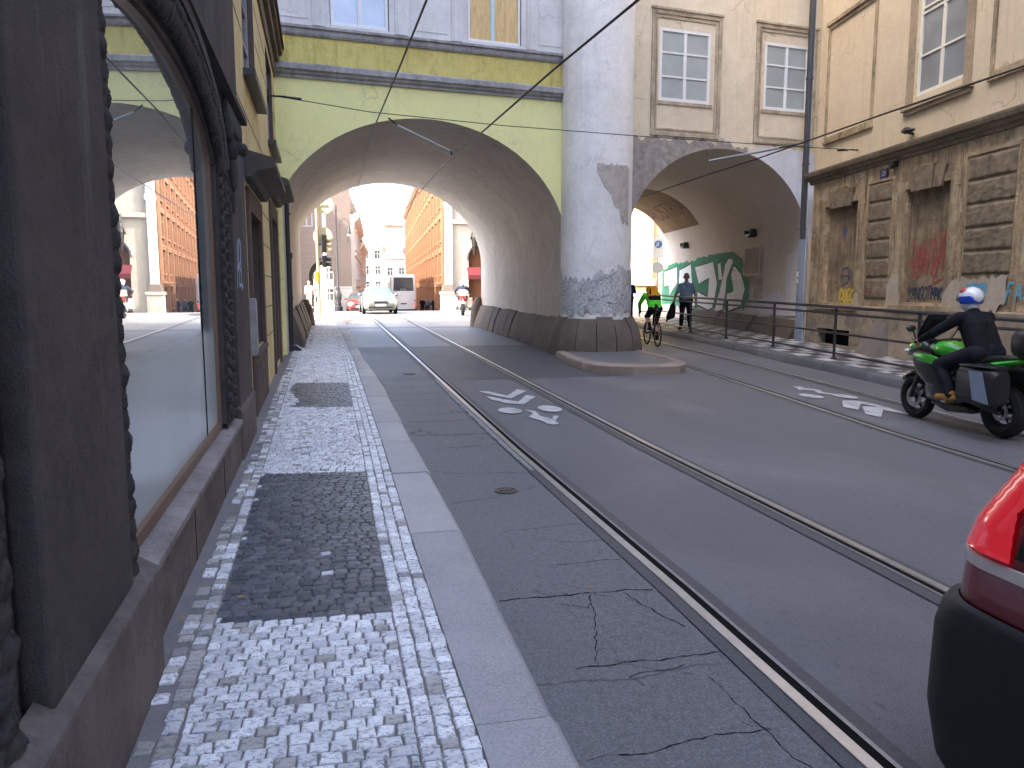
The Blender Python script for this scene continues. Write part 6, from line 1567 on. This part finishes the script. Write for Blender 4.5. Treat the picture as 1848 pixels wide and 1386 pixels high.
def car(name, label, M, paint, ST, lights=False, group=None, glass=None, wr=.315, sub=2):
    t = thing(name, label, "car", M, group)
    ring = []
    for (y, zb, wl, wm, zk, wk, zt, wt) in ST:
        half = [(wl * .9, zb), (wl, zb + .09), (wm, zb + (zk - zb) * .45), (wm * .995, zb + (zk - zb) * .75), (wk, zk), (wt, zt - .035), (wt * .72, zt)]
        ring.append([(x, y, z) for x, z in half] + [(0, y, zt + .012)] + [(-x, y, z) for x, z in half[::-1]] + [(0, y, zb)])
    n = len(ring[0]); nb = len(ST); vs = [p for r in ring for p in r]
    cab = [i for i in range(nb - 1)]
    roof_i = [i for i, s_ in enumerate(ST) if s_[6] > ST[6][6] + .25]
    r0, r1 = roof_i[0], roof_i[-1]
    body, gl = [], []
    for i in range(nb - 1):
        for k in range(n):
            q = (i * n + k, (i + 1) * n + k, (i + 1) * n + (k + 1) % n, i * n + (k + 1) % n)
            side = k in (4, n - 6); top = 5 <= k <= n - 7
            g = (side and r0 <= i < r1) or (top and (i == r1 or i == r0 - 1)) or (side and i == r1)
            (gl if g else body).append(q)
    body += [tuple(range(n)), tuple((nb - 1) * n + k for k in range(n - 1, -1, -1))]
    mb = MB(); mb.add(vs, body); b = mb.build("body", paint, t, smooth=True, ang=75)
    mb = MB(); mb.add(vs, gl); g = mb.build("windows", glass or G_dark, t, smooth=True, ang=75)
    ax = (1.36 if ST is SEDAN else 1.32, -1.30 if ST is SEDAN else -1.25)
    for y in ax:
        for s in (-1, 1):
            x = s * (ST[3][2] - .02)
            mb = MB(); mb.lathe([(wr, -.09), (wr, .06), (wr - .03, .085)], c=(x, y, wr), seg=26, axis='x'); w = mb.build("wheel", M_tyre, t, smooth=True)
            mb = MB(); mb.lathe([(wr * .64, s * .088), (wr * .6, s * .094), (.04, s * .075)], c=(x, y, wr), seg=20, axis='x'); mb.build("rim", M_alu, w, smooth=True)
            mb = MB(); mb.lathe([(wr + .045, s * .055), (wr + .045, s * .062), (wr - .02, s * .062)], c=(x, y, wr), seg=26, axis='x'); mb.build("wheel_arch", M_blackp, t)
    zf = ST[-2][4]; yf = ST[-2][0]; wf_ = ST[-2][2]
    for s in (-1, 1):
        mb = MB(); mb.ball((s * (wf_ - .16), yf + .01, zf - .05), (.17, .13, .10), 14, 9); mb.build("headlight", plain("lit_headlight", (.8, .8, .75), .2, emit=(1, .93, .75), estr=14) if lights else M_chrome, t, smooth=True)
        mb = MB(); mb.ball((s * (ST[6][2] + .12), .80, ST[6][4] + .06), (.11, .06, .075), 12, 8); mb.build("wing_mirror", paint, t, smooth=True)
        mb = MB(); mb.ball((s * (wf_ - .2), yf + .10, .36), (.09, .06, .04), 10, 6); mb.build("fog_lamp", M_chrome, t, smooth=True)
    yb = ST[-1][0]
    mb = MB(); mb.prism([(-.36, .66), (.36, .66), (.30, .52), (-.30, .52)], yb - .06, yb + .02); mb.build("grille", M_blackp, t, bevel=.01)
    mb = MB(); mb.box(-.62, .62, yb - .12, yb + .015, .30, .40); mb.build("lower_intake", M_blackp, t, bevel=.01)
    mb = MB(); mb.box(-.26, .26, yb + .005, yb + .03, .42, .53); pl_ = mb.build("number_plate", M_white_wood, t)
    return t
M_silver = plain("green_silver_paint", (.17, .18, .155), .3, .5, coat=.6, var=.05); M_redp = plain("red_car_paint", (.28, .006, .014), .25, coat=.8, var=.05)
c1 = car("car", "greenish silver car with its headlights on driving out of the sunlit square", at(1.72, 42.6, gz(41) + .01, R_(180 + 2)), M_silver, SEDAN, True, glass=glass_mat("sky_windscreen", (.10, .16, .24), .45))
tv, tf = text_mesh("1AK 5076", .10, .001); 
MB().add([(x, 2.292, .475 + y) for x, y, z in [(-a, b, c) for a, b, c in tv]], tf).build("plate_number", M_hair, [k for k in kids(c1) if k.name.startswith("number_plate")][0])
c2 = car("car", "dark red car with bright headlights behind the silver car on the far street", at(1.0, 57.5, gz(57) + .01, R_(180)), plain("dull_red_paint", (.16, .02, .018), .3, coat=.5), SEDAN, True)
# red car close by: its rear corner enters the picture on the right
nc = car("car", "red car with black bumper close by at the right edge, only its corner showing", at(2.835, .10, .0, R_(180)), M_redp, SUV, False, wr=.34)
RY = [(.06, 2.08), (.12, 2.13), (.32, 2.16), (.60, 2.15), (.70, 2.12), (.722, 2.09), (.73, 2.075), (.86, 2.06), (.90, 2.055), (1.0, 2.02), (1.22, 1.88), (1.45, 1.70), (1.62, 1.50)]
HW = [(.06, .87), (.12, .905), (.32, .93), (.60, .93), (.70, .925), (.722, .915), (.73, .905), (.90, .902), (1.0, .895), (1.22, .865), (1.45, .77), (1.62, .68)]
def shell(name, mat, zs, par, pr=0, y0=-1.02, x_in=None, ridge=0):
    """band of the rear bodywork between the heights zs, wrapping round both rear corners"""
    mb = MB()
    sides = (1,) if x_in is None else (1, -1)
    for sd in sides:
        n = 0; vs = []
        for j, z in enumerate(zs):
            ry, hw = lerp_tab(RY, z), lerp_tab(HW, z); p = pr + (ridge if j % 2 else 0)
            if j in (0, len(zs) - 1): p -= max(.004, pr) + (.012 if pr else .01)
            r = .22; pts = [(hw + p, y0 + (-(ry - r) - y0) * k / 4) for k in range(4)]
            for k in range(11): w = math.pi / 2 * k / 10; pts.append((hw - r + (r + p) * math.cos(w), -(ry - r) - (r + p) * math.sin(w)))
            pts.append((x_in if x_in is not None else 0, -ry - p - (.02 if x_in is None else 0)))
            if x_in is None: pts += [(-x, y) for x, y in pts[-2::-1]]
            n = len(pts); vs += [(sd * x, y, z) for x, y in pts]
        mb.add(vs, [(j * n + i, j * n + i + 1, (j + 1) * n + i + 1, (j + 1) * n + i) for j in range(len(zs) - 1) for i in range(n - 1)]); mb.cut()
    return mb.build(name, mat, par, smooth=True, ang=50)
shell("bumper", plain("black_bumper_plastic", (.014, .013, .014), .5, var=.25, vscale=160, bump=.25), [.06, .08, .14, .32, .36, .365, .44, .60, .68, .71, .722], nc, .0)
shell("rear_panel", M_redp, [.724, .735, .78, .84, .90, .98, 1.06, 1.14, 1.22, 1.34, 1.45, 1.55, 1.62], nc)
shell("lamp_band", plain("pale_lamp_glass", (.75, .66, .60), .1, coat=.8), [.852, .858, .875, .895, .902], nc, .007, -1.62, .48)
shell("tail_light", plain("red_tail_glass", (.50, .02, .035), .1, coat=.8, emit=(1, .03, .05), estr=.05), [.903, .91, .93, .95, .97, .99, 1.01, 1.03, 1.05, 1.07, 1.09, 1.11, 1.13, 1.15, 1.17, 1.19, 1.20], nc, .007, -1.76, .52, .004)
mb = MB()
for s in (-1, 1):
    vs = []
    for z in (.93, 1.0, 1.1, 1.2, 1.24):
        h = lerp_tab(HW, z) + .006; vs += [(s * h, -1.745 + (z - .93) * .25, z), (s * h, -1.12, z)]
    mb.add(vs, [(2 * j, 2 * j + 1, 2 * j + 3, 2 * j + 2) for j in range(4)]); mb.cut()
mb.build("side_trim", M_moto_dark, nc)
mb = MB()
for s in (-1, 1):
    mb.box(s * .55, s * .75, -2.165, -2.14, .40, .44); mb.cut()
mb.build("reflector", M_tail, nc)
# ================================================================== beyond the archway
# bus
bus = thing("bus", "white coach seen from behind with a dark rear window in the far street", "bus", at(5.22, 71.0, gz(71) + .01, R_(-2)) @ Matrix.Diagonal((1, 1, 1.1, 1)))
M_busw = plain("white_bus_paint", (.70, .71, .72), .3, coat=.4, var=.04)
mb = MB(); superloft([(-.05, 0, 1.86, 1.02, 1.42, 7), (.10, 0, 1.88, 1.16, 1.52, 7), (7.2, 0, 1.88, 1.16, 1.52, 7), (7.4, 0, 1.86, 1.02, 1.4, 7)], 32, mb=mb); mb.build("body", M_busw, bus, smooth=True, ang=50)
mb = MB(); mb.prism([(-.92, 2.02), (.92, 2.02), (.86, 3.12), (-.86, 3.12)], -.075, .02); rw = mb.build("rear_window", G_dark, bus, bevel=.03)
tv, tf = text_mesh("ISUZU", .22, .001); MB().add([(x, -.08, 2.12 + y) for x, y, z in tv], tf).build("window_lettering", M_white_wood, rw)
mb = MB(); mb.box(-1.0, 1.0, -.09, .0, .34, .52); mb.build("rear_bumper", M_blackp, bus, bevel=.02)
mb = MB(); mb.box(-.26, .26, -.085, -.06, .92, 1.02); mb.build("number_plate", M_hair, bus)
for s in (-1, 1):
    for z, mt_ in ((.75, M_tail), (.95, M_tail), (1.2, M_blackp)): MB().ball((s * 1.02, -.05, z), (.07, .04, .07), 10, 6).build("tail_lamp", mt_, bus, smooth=True)
    for y in (1.6, 5.9):
        w = MB().lathe([(.45, -.14), (.45, .14), (.40, .16)], c=(s * 1.02, y, .45), seg=24, axis='x').build("wheel", M_tyre, bus, smooth=True)
        MB().lathe([(.26, s * .15), (.05, s * .17)], c=(s * 1.02, y, .45), seg=16, axis='x').build("rim", M_alu, w, smooth=True)

# people on the square and the far street
WALK = dict(knL=(-.1, .16, .52), anL=(-.11, .20, .09), toL=(-.12, .40, .04), knR=(.1, -.02, .5), anR=(.11, -.24, .14), toR=(.12, -.06, .05), wrL=(-.27, -.14, .93), wrR=(.27, .2, .95), elR=(.25, .02, 1.13))
pk = person("bald man in a pink shirt and beige trousers walking on the sunlit pavement", at(-2.3, 53, gz(36) + .13, R_(180)), cloth("pink_shirt", (.62, .42, .40)), cloth("beige_trousers", (.45, .34, .24)), cloth("brown_shoes", (.10, .06, .04)), WALK, 'short', bald=True, vox=.014, skin=M_skin)
person("woman in a dark dress before the long orange facade, nearest the bus", at(7.2, 74, gz(74), R_(180)), cloth("black_jacket", (0, 0, 0)), cloth("black_jeans", (0, 0, 0)), cloth("black_shoes", (0, 0, 0)), WALK, 'short', vox=.02, legs='short', detail=False)
person("man in a grey suit, middle of the three people by the long facade", at(7.72, 74.4, gz(74), R_(180)), cloth("suit_shirt_grey", (.10, .12, .17)), cloth("navy_trousers", (0, 0, 0)), cloth("black_shoes", (0, 0, 0)), WALK, vox=.02, detail=False)
person("man in a black suit walking nearest the stone pedestal", at(8.28, 73.6, gz(73.6), R_(180)), cloth("black_jacket", (0, 0, 0)), cloth("black_jeans", (0, 0, 0)), cloth("black_shoes", (0, 0, 0)), WALK, vox=.02, detail=False)
person("person with dark hair standing in the road between the silver car and the bus", at(3.55, 63.0, gz(63) + .1, R_(180)), cloth("brown_top", (.18, .10, .06)), cloth("navy_trousers", (0, 0, 0)), cloth("black_shoes", (0, 0, 0)), None, vox=.02, detail=False)
person("woman in a striped top walking far behind the arcade", at(-3.1, 92, gz(92) + 1.0, R_(180)), cloth("grey_violet_top", (.25, .22, .30)), cloth("navy_trousers", (0, 0, 0)), cloth("black_shoes", (0, 0, 0)), WALK, vox=.02, detail=False)

# traffic light with round signs seen from behind
tl = thing("traffic_light", "traffic light on a pale yellow pole with two round sign backs, beyond the archway", "traffic light", at(-1.05, 33.3, gz(33) + .13))
M_pole = plain("cream_pole_paint", (.52, .42, .24), .45); M_sback = plain("pale_sign_back", (.60, .58, .42), .5)
MB().tube([(0, 0, 0), (0, 0, 4.7)], [.075, .06], 14).build("pole", M_pole, tl, smooth=True)
for x, z in ((.30, 4.72), (.22, 3.42)):
    mb = MB(); mb.lathe([(.39, -.01), (.39, .01), (.001, .012)], c=(x, .08, z), seg=30, axis='y'); mb.lathe([(.001, -.012), (.39, -.011)], c=(x, .08, z), seg=30, axis='y', cap=False); mb.box(x - .3, x + .1, .03, .07, z - .04, z + .04); mb.build("sign_plate", M_sback, tl, smooth=True, ang=30)
for z0, k in ((2.55, .42), (1.95, .28)):
    mb = MB(); mb.box(.16, .36, -.11, .11, z0 + .2, z0 + .2 + k * 1.75); hd = mb.build("signal_head", M_blackp, tl, bevel=.03)
    for i in range(2 if k < .4 else 3):
        z = z0 + .32 + i * (.225 if k > .4 else .22); mb = MB(); mb.tube([(.34, 0, z), (.54, 0, z - .02)], [.09, .085], 12, cap=False); mb.build("lamp_hood", M_pole if k > .4 else M_blackp, hd, smooth=True)
    MB().box(.0, .17, -.03, .03, z0 + .5, z0 + .56).build("bracket", M_blackp, tl)
MB().box(-.13, .02, -.11, .08, 1.55, 1.95).build("push_button_box", plain("orange_box", (.75, .36, .03), .4), tl, bevel=.02)
wp = thing("pole", "bright white pole standing just right of the traffic light", "pole", at(-.78, 34.2, gz(34) + .13))
MB().tube([(0, 0, 0), (0, 0, 5.0)], .075, 14).build("shaft", M_white_wood, wp, smooth=True); MB().tube([(0, 0, 0), (0, 0, .08)], .11, 14).build("foot", M_white_wood, wp, smooth=True)
# ornate lamp
lp = thing("street_lamp", "black ornate street lamp with a curled arm before the mauve arcade house", "street lamp", at(-.47, 57, gz(57) + .05))
mb = MB(); mb.lathe([(.30, 0), (.30, .4), (.20, .5), (.22, .62), (.17, .72), (.24, 1.0), (.27, 1.25), (.16, 1.5), (.13, 1.62), (.15, 1.7), (.085, 1.85), (.07, 4.5), (.06, 4.55), (.085, 4.62), (.055, 4.7), (.045, 7.1), (.07, 7.15), (.04, 7.3), (.06, 7.42), (.005, 7.6)], seg=16); mb.build("post", M_black_iron, lp, smooth=True)
mb = MB(); arc = [(.05, 0, 4.9), (.22, 0, 5.2), (.22, 0, 6.2)] + [(.22 + .33 * (1 - math.cos(a)), 0, 6.2 + .42 * math.sin(a)) for a in [math.pi * k / 10 for k in range(11)]]; mb.tube(arc, .022, 8)
mb.tube([(.35 + .13 * math.cos(a), 0, 6.3 + .13 * math.sin(a)) for a in [math.pi * 1.8 * k / 12 for k in range(13)]], .014, 6); mb.build("curled_arm", M_black_iron, lp, smooth=True)
mb = MB(); mb.lathe([(.03, .0), (.05, -.1), (.10, -.35), (.16, -.55), (.16, -.6)], c=(.87, 0, 6.15), seg=14); mb.build("lantern", M_black_iron, lp, smooth=True)
MB().ball((.87, 0, 5.5), (.14, .14, .13), 14, 9).build("lamp_globe", plain("milk_glass", (.6, .6, .58), .2), lp, smooth=True)
b0 = None
for i in range(8):
    x = -.30 + i * .125; y = 61 + i * .35
    if b0 is None:
        b0 = thing("bollard", "black pointed iron bollard in the row at the corner of the mauve arcade house", "bollard", at(x, y, gz(y)), "row of bollards")
        mb = MB(); mb.lathe([(.09, 0), (.09, .12), (.06, .18), (.055, .75), (.075, .8), (.06, .9), (.01, 1.05)], seg=12); mb.build("shaft", M_black_iron, b0, smooth=True)
        mb = MB(); mb.lathe([(.11, 0), (.11, .06), (.09, .08)], seg=12); mb.build("foot", M_black_iron, b0, smooth=True)
    else:
        c = copy_tree(b0); c.matrix_world = at(x, y, gz(y))

# ------------------------------------------------------------------ houses round the square
M_mauve = plaster("mauve_render", (.19, .15, .13), (.145, .115, .10), .5, .4, .2, .9, .15)
M_greyp = plaster("grey_plinth_render", (.42, .41, .385), (.33, .32, .30), .5, .5, .2)
ac = thing("arcade_house", "mauve house with banded walls and an open arcade arch, left of the far street", "building", frame((.55, 60, 0), 0))
mb = MB()
XA, XB, ZA = -3.15, -1.33, 2.62; cxa, ra = (XA + XB) / 2, (XB - XA) / 2
P = [(XA, -1), (XA, ZA)] + [(cxa - ra * math.cos(a), ZA + ra * 1.25 * math.sin(a)) for a in [math.pi * k / 18 for k in range(19)]] + [(XB, -1)]
for yy in (0, 9): arch_face(mb, P, -16, 0, 9.8, yy)
mb.quad((0, 0, -2), (0, 9, -2), (0, 9, 9.8), (0, 0, 9.8)); mb.quad((-16, 0, 9.8), (0, 0, 9.8), (0, 9, 9.8), (-16, 9, 9.8))
mb.build("wall", M_mauve, ac, fix=False)
mb = MB(); vs = []
for yy in (0, 9): vs += [(x, yy, z) for x, z in P]
n = len(P); mb.add(vs, [(i, i + 1, n + i + 1, n + i) for i in range(n - 1)]); mb.build("arcade_vault", M_mauve, ac, smooth=True)
mb = MB(); mb.box(XB + .02, .02, -.04, -.0, -1.5, 1.75); mb.box(XB + .01, .03, -.07, -.0, 1.76, 1.9); mb.build("plinth", M_greyp, ac)
mb = MB()
for k in range(15):
    z = 2.2 + k * .48
    if z > ZA + ra * 1.25 + .1: mb.box(-6, -1.0, -.012, -.001, z - .02, z + .02)
    else:
        mb.box(XB + .25, -1.0, -.012, -.001, z - .02, z + .02); mb.box(-6, XA - .25, -.012, -.001, z - .02, z + .02)
mb.build("wall_band", plain("band_groove", (.20, .16, .14), .9), ac)
window(ac, -3.6, -2.75, 6.3, 8.4, -.03, M_grey_wood, G_dark, (.5,), (.6,), .08, .05)
# unseen block added to keep the arcade house in shade
ng = thing("arcade_shade_block", "plain tall grey block, unseen, added left of the arcade house to shade it", "building", at(0, 0, 0)); MB().box(-26, -6.2, 55.5, 60, -1, 13).build("wall", M_grey_up, ng)

def facade(name, label, p, ang, w, h, depth, wallm, bays, floors, z0, z1, ww, wh, trim=None, roofm=None, pil=None, group=None, cat="building", arch_floor=False, framem=None, panem=None, base=-3):
    t = thing(name, label, cat, frame((p[0], p[1], 0), ang), group)
    MB().box(0, w, 0, depth, base, h).build("wall", wallm, t)
    tm = trim or wallm
    MB().prism([(-.5, h + .1), (-.5, h - .12), (-.25, h - .5), (0, h - .7), (0.01, h + .1)], 0, w, ax='yz').build("cornice", tm, t)
    if roofm: mb = MB(); mb.add([(0, -.3, h + .12), (w, -.3, h + .12), (w, depth / 2, h + 3.2), (0, depth / 2, h + 3.2), (w, depth, h + .1), (0, depth, h + .1)], [(0, 1, 2, 3), (3, 2, 4, 5), (0, 3, 5), (1, 4, 2)]); mb.build("roof", roofm, t)
    fh = (z1 - z0) / floors; bw = w / bays; proto = None
    for f_ in range(floors):
        for b in range(bays):
            x = (b + .5) * bw; z = z0 + (f_ + .25) * fh
            if proto is None:
                mb = MB(); a, c = ww / 2, wh
                mb.box(-a - .12, -a, -.08, .0, -.02, c); mb.box(a, a + .12, -.08, 0, -.02, c); mb.box(-a - .18, a + .18, -.16, 0, c + .001, c + .16); mb.box(-a - .16, a + .16, -.14, 0, -.14, -.021)
                mb.box(-.03, .03, -.03, -.006, 0, c); mb.box(-a, a, -.031, -.006, c * .62, c * .62 + .05)
                proto = mb.build("window", framem or tm, t); proto.location = (x, 0, z)
                MB().quad((-a, -.005, 0), (a, -.005, 0), (a, -.005, c), (-a, -.005, c)).build("pane", panem or G_dark, proto, fix=False)
            else:
                c_ = proto.copy(); COL.objects.link(c_); c_.parent = t; c_.location = (x, 0, z)
                for ch in kids(proto): d_ = ch.copy(); COL.objects.link(d_); d_.parent = c_
    for z in [z0 + k * fh - .1 for k in range(1, floors)]:
        MB().box(0, w, -.12, 0, z, z + .16).build("string_course", tm, t)
    if pil:
        pm = None
        for b in range(bays + 1):
            x = b * bw
            if pm is None: pm = MB().box(-.22, .22, -.20, 0, z0 - .5, h - .75).build("pilaster", pil, t); pm.location = (x, 0, 0)
            else: c_ = pm.copy(); COL.objects.link(c_); c_.parent = t; c_.location = (x, 0, 0)
    return t
M_orange = plaster("orange_brick_render", (.185, .078, .040), (.11, .046, .024), .5, .3, .2, .9, .2); M_orange_t = plaster("orange_stone_trim", (.30, .155, .085), (.17, .085, .045), .5, .4, .2)
# the long facade looks to the left (-x): its x axis runs towards the camera
facade("brick_building", "long orange-red building with rows of windows on the right of the far street", (8.1 + .0384 * 78, 142.5), R_(-92.2), 78, 14.6, 12, M_orange, 19, 5, -.6, 13.6, 2.0, 1.8, M_orange_t, None, M_orange_t, panem=glass_mat("warm_pane", (.07, .05, .04), .15))
# left row of the far street
M_pale1 = plaster("pale_yellow_render", (.74, .66, .45), (.58, .50, .32), .4, .3, .2); M_pale2 = plaster("pale_cream_render", (.76, .72, .64), (.6, .55, .47), .4, .3, .2); M_pale3 = plaster("pale_rose_render", (.72, .60, .52), (.58, .47, .4), .4, .3, .2)
for i, (y0, L, h, m_, lb) in enumerate(((70, 26, 8.2, M_pale2, "tall cream house next to the mauve arcade house on the far street"), (96.5, 24, 7.2, M_pale3, "rose-coloured house in the middle of the left row of the far street"), (121, 30, 8.0, M_pale1, "pale yellow house at the far end of the left row of the street"))):
    facade("town_house", lb, (.95 + .0384 * (y0 - 70), y0), R_(87.8), L, h, 1.9, m_, 6, 3, -.6, h - .8, 1.1, 1.4, M_pale2, M_mauve, group="pale houses on the left of the far street", cat="house")
facade("town_house", "pale sunlit house seen through the open arcade of the mauve house", (-13, 112), R_(-6), 12, 9, 8, M_pale1, 6, 3, -.6, 8, 1.1, 1.6, M_pale2, M_mauve, cat="house")
facade("end_house", "pale yellow house closing the view down the far street", (1.0, 168), R_(4), 7.2, 11.5, 10, M_pale1, 3, 4, -2.5, 10.5, 1.1, 1.7, M_pale2, None, cat="house")
facade("end_house", "white house with a pink-roofed turret closing the view behind the bus", (8.3, 166), R_(0), 9.5, 7.5, 10, M_pale2, 4, 3, -2.5, 6.8, 1.1, 1.6, M_pale2, plain("pink_roof_tile", (.50, .30, .24), .85), cat="house")
tw = thing("turret", "white turret with a pinkish tiled skirt roof above the far white house", "tower", at(10.5, 168, 0))
MB().box(-1.6, 1.6, -1.5, 1.5, 4, 15).build("wall", M_pale2, tw); mb = MB(); mb.add([(-2.3, -2.2, 8.0), (2.3, -2.2, 8.0), (2.3, 2.2, 8.0), (-2.3, 2.2, 8.0), (-1.62, -1.52, 9.6), (1.62, -1.52, 9.6), (1.62, 1.52, 9.6), (-1.62, 1.52, 9.6)], [(0, 1, 5, 4), (1, 2, 6, 5), (2, 3, 7, 6), (3, 0, 4, 7), (0, 3, 2, 1)]); mb.build("skirt_roof", plain("pink_roof_tile", (.5, .3, .24), .85), tw)
MB().box(-1.9, 1.9, -1.8, 1.8, 14.6, 15.01).build("cornice", M_orange_t, tw)
# stone portal on the right of the square
M_lime = plaster("pale_limestone", (.44, .40, .34), (.30, .27, .225), .5, .6, .4)
po = thing("stone_portal", "pale stone portal with white pilaster and dark arch under a red awning", "building", frame((8.15, 64, 0), 0))
XA, XB, ZA = 1.95, 4.2, 4.2; cxa, ra = (XA + XB) / 2, (XB - XA) / 2
P2 = [(XA, -2), (XA, ZA)] + [(cxa - ra * math.cos(a), ZA + ra * math.sin(a)) for a in [math.pi * k / 18 for k in range(19)]] + [(XB, -2)]
mb = MB(); arch_face(mb, P2, 0, 16, 15, .0); mb.quad((0, 0, -2), (0, .5, -2), (0, .5, 15), (0, 0, 15)); mb.quad((0, 0, 15), (16, 0, 15), (16, 8, 15), (0, 8, 15)); mb.build("wall", M_lime, po, fix=False)
MB().box(XA - .2, XB + .2, 1.2, 1.3, -2, 6).build("doorway", M_hole, po)
MB().box(-.02, .58, -.35, -.0, -2, 14).build("pilaster", M_white_col, po, bevel=.03); MB().box(-.1, .66, -.45, .0, 8.3, 8.7).build("capital", M_white_col, po, bevel=.03)
MB().box(.6, 2.3, -.3, -.0, 7.0, 7.35).build("impost", M_lime, po, bevel=.03)
mb = MB(); mb.add([(XA - .15, -.02, 3.5), (XB + .15, -.02, 3.5), (XB + .15, -.7, 2.85), (XA - .15, -.7, 2.85), (XB + .15, -.7, 2.5), (XA - .15, -.7, 2.5)], [(0, 1, 2, 3), (3, 2, 4, 5)]); mb.build("awning", plain("dark_red_awning", (.09, .006, .010), .8), po)
mb = MB(); 
for k in range(13): a = math.pi * k / 12; mb.tube([(cxa - (ra + .16) * math.cos(a), -.03, ZA + (ra + .16) * math.sin(a)), (cxa - (ra + .16) * math.cos(a + .24), -.03, ZA + (ra + .16) * math.sin(a + .24))], .13, 6)
mb.build("arch_moulding", M_grey_trim, po, smooth=True)
st_ = thing("stone_statue", "dark bronze figure fixed high on the stone portal beside the arch", "statue", at(10.55, 63.6, 5.2))
mb = MB(); mb.cone((0, 0, 0), .22, (0, 0, .7), .28); mb.cone((0, 0, .7), .26, (.02, -.03, 1.2), .2); mb.cone((.02, -.05, 1.35), .15, (.02, -.05, 1.5), .15); mb.cone((-.22, -.05, 1.05), .1, (-.36, -.15, .6), .08); mb.cone((.24, -.05, 1.05), .1, (.3, -.2, .7), .08); mb.cone((0, .05, -.7), .08, (0, 0, 0), .2)
remesh(mb, "figure", plain("dark_bronze", (.05, .045, .04), .5, .6), st_, .03)
pd = thing("stone_pedestal", "pale panelled stone pedestal with a brown stone block on top by the long facade", "pedestal", at(8.05, 61.6, gz(61.6)))
mb = MB(); mb.box(-.62, .62, -.6, .6, 0, .18); mb.box(-.55, .55, -.55, .55, .18, 1.5); mb.box(-.63, .63, -.62, .62, 1.5, 1.72); mb.build("base", M_lime, pd, bevel=.03)
mb = MB(); mb.box(-.38, .38, -.57, -.551, .4, .46); mb.box(-.38, .38, -.57, -.551, 1.26, 1.32); mb.box(-.38, -.32, -.57, -.551, .46, 1.26); mb.box(.32, .38, -.57, -.551, .46, 1.26); mb.build("panel", M_lime, pd)
mb = MB(); mb.add([(-.5, -.4, 1.72), (.5, -.4, 1.72), (.5, .4, 1.72), (-.5, .4, 1.72), (-.38, -.3, 2.3), (.42, -.3, 2.3), (.42, .3, 2.3), (-.38, .3, 2.3)], [(0, 1, 5, 4), (1, 2, 6, 5), (2, 3, 7, 6), (3, 0, 4, 7), (4, 5, 6, 7)]); mb.build("block", M_guard, pd, bevel=.05)
# warm church-like house seen through the right passage
M_warm = plaster("warm_yellow_render", (.74, .58, .32), (.55, .40, .2), .5, .4, .3)
wh_ = thing("yellow_church", "sunlit yellow house with flat pilasters beyond the right passage", "building", frame((13.2, 42.5, 0), R_(-20)))
mb = MB(); mb.box(0, 16, 0, 10, -1, 15); mb.build("wall", M_warm, wh_)
for a, b in ((.9, 1.9), (3.0, 4.0), (6, 7), (9, 10)):
    MB().box(a, b, -.22, -.0, 2.3, 13).build("pilaster", M_warm, wh_, bevel=.02); MB().box(a - .15, b + .15, -.32, -.0, 1.9, 2.29).build("pilaster_base", M_lime, wh_, bevel=.02)
MB().box(-.1, 16, -.26, 0, -1, 1.6).build("plinth", M_lime, wh_, bevel=.02); MB().box(0, 16, -.14, 0, 1.601, 1.8).build("string_course", M_warm, wh_)
wh2 = thing("side_house", "pale house beyond the right passage left of the yellow pilasters", "building", frame((9.2, 50, 0), R_(-8)))
MB().box(0, 9, 0, 8, -1, 13).build("wall", M_pale2, wh2); window(wh2, 2.2, 3.3, 5.2, 7.2, -.03, M_white_wood, G_dark, (.5,), (.6,), .08, .05)
